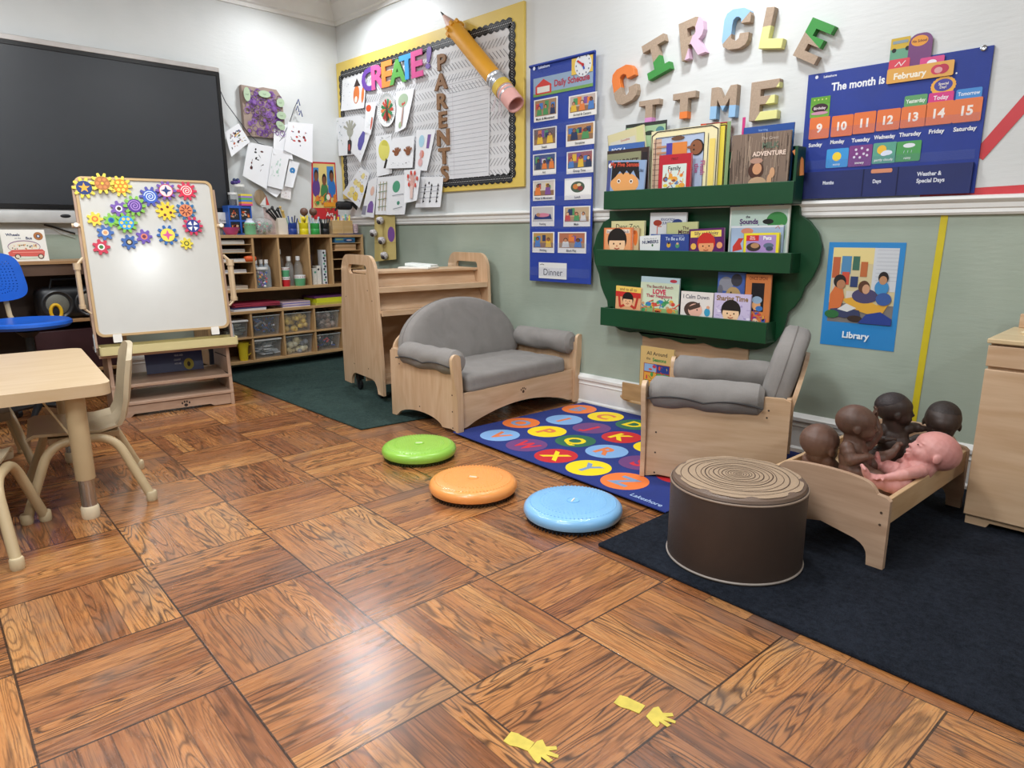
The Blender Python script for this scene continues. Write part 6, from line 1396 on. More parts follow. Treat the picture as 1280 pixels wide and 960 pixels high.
sb('blue and orange book at the back, right end of the middle ledge', ((765, 70), (1058, 56), 0), 4, '#3a3488', lambda a: (a.rect(0, .94, 1, 1, '#b8682c'), a.ell(.5, .74, .38, .14, '#e8b46c'), a.text('Miss Dedicated', .5, .83, .055, '#c85a24', .62, .02), a.disc(.9, .95, .045, '#d8902c')), .010, z5, Z2)
sb('white edged The Sounds Around book with green leaves', ((763, 127), (1096, 114), 0), 3, '#dfe6de', lambda a: (a.rect(.03, .03, .97, .93, '#bcd2c8'), a.ell(.80, .72, .17, .16, '#3f8a4a'), a.ell(.88, .45, .07, .2, '#7aa860'), a.ell(.66, .70, .09, .05, '#1e2420'), a.text('the', .32, .80, .04, '#3a2a40', .1, .03), a.text('Sounds', .34, .71, .08, '#5a3a70', .36, .04), a.text('Around', .34, .60, .08, '#3a5a80', .36, .04)), .010, z5, Z2)
sb('light blue book with a red whale tail behind the Pets book', ((769, 232), (1059, 226), 0), 2, '#a9bfdc', lambda a: (a.poly([(.05, .12), (.05, .3), (.16, .58), (.26, .58), (.20, .4), (.24, .2)], '#c83a30'), a.ell(.32, .82, .12, .10, '#d88a70'), a.rect(0, .93, 1, 1, '#dde3ea'), a.line([(.85, .9), (.9, .97), (.93, .88)], .01, '#b84a50')), .010, z5, Z2)
sb('yellow framed Pets board book at the right of the middle ledge', ((838, 272), (1035, 268), 0), 0, '#e8d832', lambda a: (a.rect(.08, .05, .92, .90, '#a88ac0'), a.rect(.08, .64, .44, .90, '#c82c34'), a.text('First', .26, .82, .06, '#f0dcd0', .24, .02), a.text('Words', .26, .73, .05, '#f0dcd0', .26, .02), a.text('Pets', .68, .77, .12, '#eef0f4', .36, .03), a.ell(.30, .36, .2, .2, '#3a2a28'), a.ell(.34, .42, .12, .12, '#b0845c'), a.ell(.72, .42, .14, .12, '#5a6a80'), a.ell(.75, .28, .1, .1, '#3a4a5a')), .012, z5, Z2)
# --- lowest ledge
sb('red and yellow book of a child with raised arms, far left of the lowest ledge', ((134, 560), (272, 574), 0), 0, '#e2a878', lambda a: (a.rect(.0, .80, 1, 1, '#ecc860'), a.text('and to all to', .5, .90, .08, '#7a4a3a', .8, .01), a.rect(0, .60, 1, .80, '#c82c28'), a.line([(.12, .72), (.2, .2), (.38, .3)], .08, '#b83428'), a.line([(.9, .72), (.8, .2), (.62, .3)], .08, '#b83428'), face(a, .5, .48, .2, '#eab88c', '#181412')), .012, z5, Z3)
sb('pale blue and green storybook with LOVE in red letters', ((272, 508), (485, 522), 0), 1, '#b8d0d8', lambda a: (a.rect(0, .0, 1, .86, '#cfdcc0'), a.rect(0, .0, 1, .22, '#8fb070'), a.ell(.85, .92, .09, .04, '#b83a4a'), a.text('The Beautiful Bunch', .5, .76, .055, '#8a3a48', .76, .02), a.text('LOVE', .5, .64, .09, '#d0305a', .36, .05), a.text('Their Neighbors', .5, .53, .065, '#b03a58', .8, .03), scrib(a, 51, 46, ['#d04a3a', '#e0b040', '#3a80b8', '#d8783c', '#4a9a60', '#c8a078'], .08, .12, .92, .42, .07)), .009, z5, Z3)
sb('white I Calm Down book with a dark haired child', ((492, 590), (671, 602), 0), 0, '#e2dcd6', lambda a: (a.text('I Calm Down', .48, .82, .10, '#5a5a66', .86, .02), a.ell(.40, .34, .28, .30, '#4a3830'), a.ell(.47, .32, .22, .25, '#e2b09c'), a.poly([(.2, .4), (.6, .62), (.62, .45), (.3, .3)], '#4a3830'), a.ell(.53, .34, .02, .03, '#2a2020'), a.ell(.84, .28, .09, .15, '#3a9ac0'), a.ell(.86, .46, .05, .06, '#d8a080')), .009, z5, Z3)
sb('blue picture book of grey elephants at the back of the lowest ledge', ((696, 486), (848, 492), 0), 2, '#3f5fa8', lambda a: (a.ell(.32, .78, .26, .14, '#8a8c98'), a.ell(.60, .55, .28, .18, '#b89a68'), a.ell(.7, .86, .2, .12, '#3a3a44'), a.ell(.12, .66, .1, .1, '#6a6c78'), a.disc(.52, .62, .03, '#1a1a1a')), .010, z5, Z3)
sb('orange book with a dark doorway and a blue cat, right end of the lowest ledge', ((850, 497), (992, 502), 0), 1, '#cc7a44', lambda a: (a.rect(.26, .30, .76, .84, '#181418'), a.text('ONCE UPON', .5, .93, .05, '#7a3a20', .7, .02), scrib(a, 53, 36, ['#c83a3a', '#3a5aa0', '#d89a40', '#7a3a8a', '#e8c8a0'], .1, .03, .9, .28, .08), a.ell(.48, .42, .17, .10, '#d8a070'), a.ell(.5, .52, .2, .07, '#8fa8c0'), a.ell(.6, .36, .14, .05, '#3a70b0')), .011, z5, Z3)
sb('lilac Sharing Time book with a smiling child', ((676, 600), (879, 612), 0), 0, '#c8bcdc', lambda a: (scrib(a, 54, 40, ['#b0a0cc', '#ded6ea', '#a898c4'], .03, .03, .97, .95, .05), a.text('Sharing Time', .5, .84, .12, '#8a6a3a', .86, .03), face(a, .48, .34, .24, '#efc8a0', '#1f1816')), .010, z5, Z3)

# ---- small birch ledge under the green bookshelf with one book
dl = thing('display_ledge', 'low birch book ledge on the wall half hidden behind the armchair', 'shelf', (-1.95, 3.2, .1))
o = [(-2.24, .196), (-1.60, .196), (-1.60, .53), (-2.24, .53)]
b = MB(); b.prism(o, (0, WY-.001, 0), XU, UZ, NW, .0155, BX); b.build('back_panel', dl, bevel=.002)
o = [(-2.36, .0), (-1.62, .0), (-1.62, .14), (-2.28, .14), (-2.36, .07)]
b = MB(); b.prism([(-2.35, WY-.03), (-1.62, WY-.03), (-1.62, WY-.13), (-2.22, WY-.13), (-2.30, WY-.10), (-2.35, WY-.06)], (0, 0, .105), XU, YU, UZ, .014, wood('x', '#c2a078', '#a5825c')); b.build('shelf_board', dl, bevel=.003)
p_, q_ = aty(783, 473, 3.12), aty(782, 493, 3.12); b = MB(); b.prism([(-2.29, .118), (-1.62, .118), (-1.62, .215), (-2.29, .215)], (0, 3.115, 0), XU, UZ, NW, .012, wood('x', '#b89468', '#9c7a52')); b.build('front_lip', dl, bevel=.003)
TL, TR = aty(801, 432, 3.15), aty(843, 438, 3.15); U = (TR-TL).normalized(); V = Vector((-U.z, 0, U.x)); w_ = (TR-TL).length; h_ = (TL.z-.125)/V.z; P = TL-V*h_; P.z = max(P.z, .121)
def d_seas(a):
    a.text('All Around', .5, .89, .07, '#2a2a2a', .72, .01); a.text('the', .25, .79, .05, '#3a3a3a', .2, .01); a.text('Seasons', .58, .78, .065, '#2f8a4a', .5, .03); a.rect(.12, .22, .90, .70, '#a84a2c')
    for (x0, y0, c) in ((.14, .55, '#8fb0d8'), (.52, .55, '#2a3f8a'), (.14, .39, '#e0a040'), (.52, .39, '#4fa058'), (.14, .24, '#e0a83c'), (.52, .24, '#c8ccd8')): a.rect(x0, y0, x0+.36, y0+.14, c)
    scrib(a, 60, 26, ['#d8502c', '#3a6ac0', '#4a9a4a', '#e8c040', '#c83a4a'], .16, .26, .86, .68, .05)
book('picture_book', 'tan book All Around the Seasons standing on the low birch ledge', P, U, V, NW, w_, (TL-P).length, .012, '#d9b878', d_seas)

# ================================================================== CUBBY SHELF IN THE CORNER AND WHAT IS ON IT
SX0, SX1, SY0, SY1 = WX+.012, -5.085, 1.86, 3.205
CW, CWZ = wood('y', '#c9a577', '#ab855a', .4, 'cubby_plywood'), wood('z', '#c9a577', '#ab855a', .4, 'cubby_plywood')
cs = thing('cubby_shelf', 'tall maple cubby shelf full of art supplies in the corner', 'shelf', (-5.24, 2.5, .011))
def cbox(n, a, c, m): MB().box(a, c, m).build(n, cs, bevel=.0015)
for (z, t) in ((1.038, .022), (.640, .022), (.475, .02), (.275, .012), (.098, .02)): cbox('shelf_board', (SX0, SY0, z-t), (SX1, SY1, z), CW)
cbox('back_panel', (SX0, SY0, .05), (SX0+.008, SY1, 1.02), mat('#6d5238', .6, name='back_panel', var=.1)); [cbox('foot', (xx, yy, .0108), (xx+.05, yy+.05, .078), CW) for xx in (SX0+.01, SX1-.10) for yy in (SY0+.01, SY1-.06)]
for y in (SY0, SY1-.02): cbox('side_panel', (SX0, y, .078), (SX1, y+.02, 1.017), CWZ)
for y in (2.25, 2.45, 2.705, 2.905): cbox('divider', (SX0, y-.008, .64), (SX1-.003, y+.008, 1.017), CWZ)
for y in (2.19, 2.446, 2.715, 2.97): cbox('divider', (SX0, y-.008, .098), (SX1-.003, y+.008, .455), CWZ)
for (ya, yb_) in ((SY0+.02, 2.242), (2.913, SY1-.02)):
    for z in (.965, .905, .835, .755): cbox('thin_shelf', (SX0+.01, ya, z), (SX1-.012, yb_, z+.006), CW)
def Y(px, py=325, x=-5.12): return atx(px, py, x).y
GL = mat('#e6ecec', .08, name='clear_plastic', var=0, alpha=.13, coat=.4, spec=.6); GL2 = mat('#c8d8e4', .1, name='blue_tinted_plastic', var=0, alpha=.45, coat=.5)
CAPW = mat('#e8e8e6', .4, name='white_cap')
# paper stacks in the tray columns
R = random.Random(12)
def stack(label, x0, x1, y0, y1, z, cols, n=4, t=.006, name='paper_stack', rot=.03):
    b = MB(); zz = z
    for i in range(n):
        tt = t*(.6+.8*R.random()); M_ = Matrix.Translation(((x0+x1)/2, (y0+y1)/2, zz)) @ Matrix.Rotation((R.random()-.5)*rot*2, 4, 'Z'); hx, hy = (x1-x0)/2-.006, (y1-y0)/2-.008
        b.box((-hx, -hy, 0), (hx, hy, tt), mat(R.choice(cols), .6, name='paper', var=.04), M_); zz += tt
    return tag(b.build(name), label, 'paper stack', 'stacks of paper in the cubby shelf')
for k, (z, cols, lb) in enumerate(((.6405, ['#8a7868', '#a89888', '#c8c0b0'], 'lowest'), (.7615, ['#b8b4b0', '#9a92a0', '#d0ccc6'], 'second from the bottom'), (.8415, ['#c8c4c0', '#c08a9a', '#d8d4cc'], 'third from the bottom'), (.9115, ['#a8a49c', '#b8a090'], 'fourth from the bottom'), (.9715, ['#d0ccc4', '#8a8078'], 'topmost'))):
    stack('paper stack in the left tray column beside the easel, %s' % lb, -5.33, -5.10, 1.99, 2.20, z, cols, 3 if k < 4 else 3, .009)
b = MB(); b.pad((-5.12, Y(312, 320), .862), (.03, .045, .022), .02, mat('#d85a24', .6, name='orange_felt', var=.15, vscale=60), n=8); tag(b.build('felt_bundle'), 'orange felt bundle sticking out of the left paper trays', 'felt')
stack('brown paper bags in the right tray column of the cubby shelf', -5.33, -5.10, 2.94, 3.15, .9115, ['#b08a60', '#c8a078'], 3, .013)
b = MB(); b.box((-5.33, 2.945, .9715), (-5.095, 3.13, 1.012), mat('#3a7098', .4, name='tissue_box', var=.1)); a = Art(b, (-5.0945, 2.945, .9715), YU*.185, UZ*.0405, NA); a.ell(.68, .45, .26, .34, '#2a4870'); a.ell(.7, .5, .14, .16, '#c8b8c0'); a.rect(.03, .5, .4, .8, '#8aa070'); tag(b.build('tissue_box'), 'blue patterned box lying in the top right tray of the cubby shelf', 'box')
def bottle(label, y, x, z, h, r, m, cap=CAPW, grp='clear bottles in the cubby shelf', fill=None):
    t = thing('squeeze_bottle', label, 'bottle', (x, y, z), 0, grp); F = loc_frame(t); b = MB(); b.M = F
    b.lathe([(0, 0), (r*.95, 0), (r, .006), (r, h*.62), (r*.85, h*.72), (r*.42, h*.84), (r*.4, h*.88)], (0, 0, 0), m, 20); b.build('bottle_body', t)
    b = MB(); b.M = F; b.lathe([(0, h*.86), (r*.5, h*.86), (r*.5, h), (0, h)], (0, 0, 0), cap, 16); b.build('cap', t)
for k, (px, lb) in enumerate(((322, 'leftmost'), (331.5, 'behind, in the middle'), (336, 'rightmost'))):
    bottle('clear bottle with blue tinted plastic behind the pompom jar, %s' % lb, Y(px), -5.17-.03*(k == 1), .6405, .21, .030, GL2)
t = thing('pompom_jar', 'clear jar of coloured pompoms in the second cubby', 'jar', (-5.125, Y(327, 340), .6405)); F = loc_frame(t)
b = MB(); b.M = F; b.lathe([(0, 0), (.046, 0), (.048, .006), (.048, .135), (.044, .142)], (0, 0, 0), GL, 24); b.build('jar_body', t)
b = MB(); b.M = F; b.lathe([(0, .14), (.05, .14), (.05, .155), (0, .157)], (0, 0, 0), CAPW, 24); b.build('lid', t)
b = MB(); b.M = F
for i in range(90): a_ = R.random()*2*PI; rr = .036*math.sqrt(R.random()); b.ball((rr*math.cos(a_), rr*math.sin(a_), .012+.115*R.random()), .0095, mat(R.choice(['#1c1c20', '#1c1c20', '#e8e6e2', '#d0303c', '#2a5ab8', '#e0902c', '#7a4aa0', '#3a9a8a', '#c8b0d0']), .8, name='pompom', var=0), 7, 5)
o = b.build('pompoms', t); o['kind'] = 'stuff'
for k, (px, h, lb) in enumerate(((358, .285, 'tallest, at the back left'), (364, .23, 'front left'), (370, .22, 'behind'), (375.5, .23, 'front right'))):
    bottle('empty clear squeeze bottle in the third cubby, %s' % lb, Y(px), -5.25 if k in (0, 2) else -5.165, .6405, h, .034 if k else .036, GL)
def tub(label, y, x, z, r, h, col, band=True, fill=None):
    t = thing('paper_tub', label, 'tub', (x, y, z), 0, 'coloured tubs on the cubby shelf'); F = loc_frame(t); m = mat(col, .4, name='tub_plastic', var=.03)
    b = MB(); b.M = F; b.lathe([(0, 0), (r*.88, 0), (r*.9, .003), (r, h*.7), (r, h*.72)], (0, 0, 0), m, 24); b.build('tub_body', t)
    b = MB(); b.M = F; b.lathe([(r*1.01, h*.70), (r*1.02, h), (r*.98, h), (r*.97, h*.72), (0, h*.74)], (0, 0, 0), CAPW, 24)
    for i in range(16): a_ = 2*PI*i/16; b.ball((r*1.02*math.cos(a_), r*1.02*math.sin(a_), h*.85), .004, mat('#8a2a2a', .5, var=0), 5, 4)
    b.build('rim', t); return t
tub('red tub under the green one in the third cubby', Y(357.5, 345), -5.125, .6405, .032, .075, '#c82830'); tub('green tub stacked on the red tub in the third cubby', Y(357.5, 345), -5.125, .7160, .030, .072, '#5aa878'); tub('green tub at the front right of the third cubby', Y(375, 345), -5.125, .6405, .043, .082, '#62a878')
for k, (px, h, lb, c) in enumerate(((394, .13, 'short, left', '#d8d6ce'), (399.5, .15, 'short, middle', '#dcd8d0'), (407, .275, 'tall and patterned', '#d8dce0'))):
    b = MB(); y = Y(px, 340); b.box((-5.2, y-.018, .6405), (-5.13, y+.018, .6405+h), mat(c, .5, name='patterned_carton')); a = Art(b, (-5.1298, y-.018, .6405), YU*.036, UZ*h, NA)
    for i in range(int(h/.022)): a.disc(.5+.12*(-1)**i, (i+.5)/(h/.022), .26, ['#2a2f4a', '#5a9a80', '#3a3a40'][i % 3] if k == 2 or i > h/.022-2 else '#e0ddd4', 8)
    tag(b.build('carton', bevel=.001), 'narrow carton standing in the fourth cubby, %s' % lb, 'carton', 'narrow cartons in the fourth cubby')
b = MB(); b.box((-5.3, Y(388.5)+.015, .6405), (-5.22, Y(398), .88), mat('#3e2c30', .6, name='dark_box', var=.2, vscale=30)); tag(b.build('box', bevel=.003), 'dark brown box at the back of the fourth cubby', 'box')
# open middle row
def sheetpile(label, y0, y1, z, cols, n, t, x0=-5.34, x1=-5.10): return stack(label, x0, x1, y0, y1, z, cols, n, t, rot=.05)
sheetpile('blue and white paper pile at the left of the open shelf', Y(290, 387), Y(333, 385), .4755, ['#5a5ab0', '#3a3a68', '#d8d8dc'], 3, .009)
sheetpile('dark red and white paper pile on the open shelf', Y(291, 378), Y(350, 378), .502, ['#7a2438', '#d8d4d0', '#8a8a92', '#a03048'], 4, .007)
sheetpile('purple and pink paper pile in the middle of the open shelf', Y(352, 380), Y(388, 378), .4755, ['#6a62b0', '#c8b0b8', '#8a7a90', '#d8d0c8'], 6, .007)
b = MB(); ya, yb_ = Y(393, 376), Y(440, 376); b.box((-5.33, ya, .4755), (-5.10, yb_, .492), mat('#b8b04a', .5, name='olive_paper')); b.box((-5.32, ya+.01, .492), (-5.10, yb_, .530), mat('#cfd028', .45, name='yellow_green_pad')); b.box((-5.32, ya, .530), (-5.11, yb_, .545), mat('#5a2a5c', .5, name='plum_paper')); tag(b.build('paper_pad', bevel=.001), 'thick yellow green paper pad at the right of the open shelf', 'paper pad')
# clear bins below
def bin_(label, y0, y1, z, h, lid, fillc, seed, kind='ball', x0=-5.32, x1=-5.11):
    t = thing('storage_bin', label, 'bin', ((x0+x1)/2, (y0+y1)/2, z), 0, 'clear bins in the lower cubbies'); Rr = random.Random(seed)
    i_ = .012; vs = [(x0+i_, y0+i_, z), (x1-i_, y0+i_, z), (x1-i_, y1-i_, z), (x0+i_, y1-i_, z), (x0, y0, z+h), (x1, y0, z+h), (x1, y1, z+h), (x0, y1, z+h)]
    b = MB(); b.add(vs, [(0, 3, 2, 1), (0, 1, 5, 4), (1, 2, 6, 5), (2, 3, 7, 6), (3, 0, 4, 7)], GL); b.build('bin_body', t, smooth=0)
    b = MB()
    if lid: b.box((x0-.004, y0-.003, z+h-.006), (x1+.006, y1+.003, z+h+.008), CAPW); b.build('lid', t, bevel=.003)
    else: b.tube([(x0, y0, z+h), (x1+.002, y0, z+h), (x1+.002, y1, z+h), (x0, y1, z+h)], .004, mat('#c8ccca', .2, name='bin_rim', alpha=.7), 6, True); b.build('bin_rim', t)
    b = MB()
    for i in range(60):
        p = (x0+.03+(x1-x0-.06)*Rr.random(), y0+.03+(y1-y0-.06)*Rr.random(), z+.015+(h*.72)*Rr.random()); m = mat(Rr.choice(fillc), .5, name='craft_bits', var=0)
        if kind == 'ball': b.ball(p, .018+.012*Rr.random(), m, 8, 6)
        elif kind == 'stick': d = Vector((Rr.random()*.06, (Rr.random()-.5)*.12, (Rr.random()-.3)*.08)); q = Vector(p)+d*.6; q.y = min(max(q.y, y0+.015), y1-.015); q.z = min(max(q.z, z+.01), z+h*.95); q.x = min(q.x, x1-.012); b.cyl(p, q, .007, m, 6)
        else: b.box(Vector(p)-Vector((.03, .025, .003)), Vector(p)+Vector((.02, .025, .004)), m)
    o = b.build('contents', t); o['kind'] = 'stuff'
c0, c1, c2, c3, c4 = SY0+.03, 2.19, 2.446, 2.715, 2.97
U1, U2 = .2755, .0985
bin_('clear bin with white lid in the upper row beside the easel', 2.02, c1-.02, U1, .125, True, ['#b8c0b8', '#8a9088', '#5a605a'], 1, 'flat')
bin_('clear bin of blue and red markers, upper row of the lower cubbies', c1+.02, c2-.02, U1, .15, False, ['#2a4a8a', '#3a5a9a', '#8a3a3a', '#20283a', '#c8c8d0'], 2, 'stick')
bin_('clear bin of yellow wooden shapes, upper row of the lower cubbies', c2+.02, c3-.02, U1, .15, False, ['#d0b04a', '#c8a858', '#b89a48'], 3)
bin_('clear bin of brown craft pieces, upper row by the book cart', c3+.02, c4-.02, U1, .14, False, ['#6a5048', '#8a7060', '#4a3a38', '#a89890'], 4)
bin_('clear bin with white lid and white strips, bottom row', c1+.02, c2-.02, U2, .14, True, ['#c8ccce', '#a8aeb4', '#dcdcdc'], 5, 'flat')
bin_('clear bin of cream pieces with silver scraps on top, bottom row', c2+.02, c3-.02, U2, .145, False, ['#c8b888', '#b8a878', '#d0c8a8', '#8a8a90'], 6)
bin_('clear bin of red, black and white pipe cleaners, bottom row', c3+.02, c4-.02, U2, .13, False, ['#c83040', '#1a1a1e', '#d8d8dc', '#1a1a1e', '#3a4a8a'], 7, 'stick')
t = thing('toy_pitcher', 'yellow plastic pitcher in the lower cubby beside the easel', 'pitcher', (-5.13, Y(305, 440), U2)); F = loc_frame(t); PY = mat('#d8c02a', .4, name='yellow_plastic')
b = MB(); b.M = F; b.lathe([(0, 0), (.03, 0), (.032, .02), (.036, .09), (.045, .135), (.048, .14), (.044, .138), (.03, .09)], (0, 0, 0), PY, 20); b.build('pitcher_body', t)
b = MB(); b.M = F; b.tube([(0, .036, .12), (0, .065, .11), (0, .062, .05), (0, .034, .035)], .005, PY, 8); b.build('handle', t)
# dark bag leaning between easel and shelf
b = MB(); b.pad((-4.98, 1.865, .17), (.045, .05, .155), .04, mat('#151b2c', .7, name='navy_bag_cloth', var=.1), n=12, wr=.01); tag(b.build('bag'), 'dark navy bag standing on the carpet between easel and cubby shelf', 'bag')

# ---- on top of the cubby shelf
TZ = 1.0385
def T(px, py=288, x=-5.14): return atx(px, py, x).y
b = MB(); X_ = -5.262; y0, y1 = atx(266, 272, X_).y, atx(290, 272, X_).y; z1_ = atx(280, 265.5, X_).z; z0_ = atx(280, 279, X_).z
b.box((X_-.001, y0, z0_), (X_, y1, z1_), mat('#dcdcd8', .4, name='card')); a = Art(b, (X_, y0, z0_), YU*(y1-y0), UZ*(z1_-z0_), NA); a.text('Boards', .6, .26, .26, '#4a4a4e', .7, .0)
tag(b.build('name_sign'), 'white name card fixed to the lower right corner of the television', 'sign')
b = MB(); b.lathe([(0, 0), (.034, 0), (.04, .005), (.060, .05), (.062, .054), (.058, .052), (.038, .008), (0, .008)], (-5.15, T(289.5), TZ), mat('#c8508a', .35, name='pink_plastic'), 32); tag(b.build('bowl'), 'pink plastic bowl on the cubby shelf', 'bowl')
pj = thing('paint_jar', 'light green tub with a white pump lid beside the pink bowl', 'jar', (-5.13, T(312), TZ)); b = MB(); F = loc_frame(pj); b.M = F; b.lathe([(0, 0), (.038, 0), (.041, .004), (.041, .062), (.042, .064), (.042, .082), (.036, .088)], (0, 0, 0), mat('#7ab88a', .4, name='green_plastic'), 24); b.build('jar_body', pj)
b = MB(); b.M = F; b.lathe([(0, .085), (.036, .086), (.030, .10), (.022, .104), (.022, .118), (0, .12)], (0, 0, 0), mat('#cfd4e4', .4, name='pale_lid'), 20); b.build('lid', pj)
b = MB(); b.M = F
for i in range(14): a_ = 2*PI*i/14; b.ball((.0425*math.cos(a_), .0425*math.sin(a_), .073), .004, mat('#8a2430', .5, var=0), 5, 4)
b.build('dotted_band', pj)
dr = thing('mini_drawers', 'blue framed set of small drawers with red and orange bits on the cubby shelf', 'drawers', (-5.27, T(300, 275, -5.25), TZ)); y0, y1 = T(286, 270, -5.2), T(315, 270, -5.2); zt = atx(300, 257, -5.2).z; BF = mat('#2a5ab0', .4, name='blue_frame')
b = MB(); b.prism([(y0, TZ), (y1, TZ), (y1, zt), (y0, zt)], (-5.33, 0, 0), YU, UZ, NA, .13, BF, holes=[[(y0+(y1-y0)*(.05+.48*i), TZ+.01+(zt-TZ-.015)*.5*j), (y0+(y1-y0)*(.46+.48*i), TZ+.01+(zt-TZ-.015)*.5*j), (y0+(y1-y0)*(.46+.48*i), TZ+.01+(zt-TZ-.015)*(.5*j+.43)), (y0+(y1-y0)*(.05+.48*i), TZ+.01+(zt-TZ-.015)*(.5*j+.43))] for i in (0, 1) for j in (0, 1)]); b.build('frame', dr, smooth=0)
for i in (0, 1):
    for j in (0, 1):
        b = MB(); ya = y0+(y1-y0)*(.06+.48*i); yb_ = y0+(y1-y0)*(.45+.48*i); za = TZ+.012+(zt-TZ-.015)*.5*j; zb_ = za+(zt-TZ)*.38
        b.box((-5.33, ya, za), (-5.205, yb_, zb_), mat('#26282e', .3, name='smoked_drawer')); a = Art(b, (-5.2048, ya, za), YU*(yb_-ya), UZ*(zb_-za), NA); scrib(a, 70+i*2+j, 12, ['#d8602c', '#e0803c', '#c83a2c', '#d8d0c8', '#c8a080'], .15, .25, .85, .8, .12); b.build('drawer', dr)
def cjar(label, px, py0, py1, r, x, lid, fills, name='storage_jar'):
    y = T(px, (py0+py1)/2, x); z1 = atx(px, py0, x).z; z0 = atx(px, py1, x).z; return y, z0, z1
y = T(296, 255, -5.26); z0_ = zt+.0005
t = thing('storage_jar', 'clear lidded jar on top of the blue drawers, dark bits inside', 'jar', (-5.26, T(291, 250, -5.26), z0_)); F = loc_frame(t)
b = MB(); b.M = F; b.lathe([(0, 0), (.028, 0), (.03, .004), (.03, .075), (.026, .08)], (0, 0, 0), GL, 20); b.build('jar_body', t); b = MB(); b.M = F; b.lathe([(0, .08), (.032, .08), (.032, .095), (0, .095)], (0, 0, 0), CAPW, 20); b.build('lid', t); b = MB(); b.M = F; b.lathe([(0, .002), (.026, .002), (.026, .045), (0, .048)], (0, 0, 0), mat('#3a3a44', .6, name='dark_bits', var=.5, vscale=120), 16); b.build('contents', t)
t = thing('storage_jar', 'tall clear canister behind the striped box on the blue drawers', 'jar', (-5.30, T(300, 250, -5.30), z0_)); F = loc_frame(t)
b = MB(); b.M = F; b.lathe([(0, 0), (.036, 0), (.038, .004), (.038, .135), (.034, .14)], (0, 0, 0), GL, 20); b.build('jar_body', t); b = MB(); b.M = F; b.lathe([(0, .14), (.04, .14), (.04, .158), (0, .16)], (0, 0, 0), CAPW, 20); b.build('lid', t)
b = MB(); b.M = Matrix.Translation((-5.30, T(295, 235, -5.3), z0_+.17)); [b.ball((.01*math.cos(i), .022*math.sin(i*1.7), .01*(i % 3)), .014, mat(['#3a2a70', '#5a3a90', '#2a3a60'][i % 3], .6, var=0), 8, 6) for i in range(7)]
tag(b.build('ribbon_bow'), 'dark purple ribbon bow on the tall clear canister', 'ribbon')
b = MB(); y0, y1 = T(300, 250, -5.21), T(314, 250, -5.21)
for i, c in enumerate(('#d04a90', '#e8a03c', '#4a8ac8', '#6ab04a', '#9a7ac8', '#e0d048')): b.box((-5.24, y0, z0_+.014*i), (-5.19, y1, z0_+.014*(i+1)), mat(c, .5, name='striped_card', var=0))
tag(b.build('striped_box', bevel=.001), 'box of rainbow stripes on the blue drawers', 'box')
# bag of craft pieces, sailboat, wooden disc
b = MB(); yc = T(328, 280, -5.2); b.pad((-5.2, yc, TZ+.065), (.05, .072, .064), .045, mat('#d0d4d4', .15, name='clear_bag', alpha=.35, coat=.5, bump=.6, bscale=30), n=12, wr=.012); bo_ = tag(b.build('craft_bag'), 'clear plastic bag of red, green and black craft pieces', 'bag')
b = MB(); R = random.Random(9)
for i in range(60): b.ball((-5.2+.035*(R.random()-.5)*2, yc+.052*(R.random()-.5)*2, TZ+.02+.075*R.random()), .012, mat(R.choice(['#2a6a44', '#c83a40', '#1e2224', '#d8d8d4', '#4a9a60', '#a83848']), .5, name='craft_bits', var=0), 7, 5)
o = b.build('contents', bo_); o['kind'] = 'stuff'
sbt = thing('toy_sailboat', 'little red and white toy sailboat on the craft bag', 'toy boat', (-5.17, T(331, 255, -5.17), TZ+.13)); q = atx(331, 250, -5.17); zb_ = atx(331, 257, -5.17).z; zt_ = atx(334, 244.5, -5.17).z
b = MB(); b.prism([(-.045, 0), (.03, 0), (.02, -.012), (-.03, -.012)], (-5.18, q.y, zb_), YU, UZ, NA, .02, mat('#c8cac8', .5, name='white_hull')); b.build('hull', sbt)
b = MB(); b.prism([(-.042, .004), (.006, .004), (.006, zt_-zb_-.01)], (-5.171, q.y, zb_), YU, UZ, NA, .002, mat('#dcdcda', .5, name='white_sail')); b.build('white_sail', sbt)
b = MB(); b.prism([(.010, .004), (.034, .004), (.012, zt_-zb_)], (-5.171, q.y, zb_), YU, UZ, NA, .002, mat('#c83a38', .5, name='red_sail')); b.build('red_sail', sbt)
MB().cyl((-5.17, q.y+.008, zb_), (-5.17, q.y+.008, zt_+.004), .0015, mat('#8a6a44', .6), 6).build('mast', sbt)
q = atx(325, 247, -5.365); b = MB(); b.ball(q, (.008, .048, .062), wood('z', '#b09878', '#8c7458'), 20, 14); tag(b.build('wooden_oval'), 'pale wooden oval leaning on the wall behind the sailboat', 'ornament')
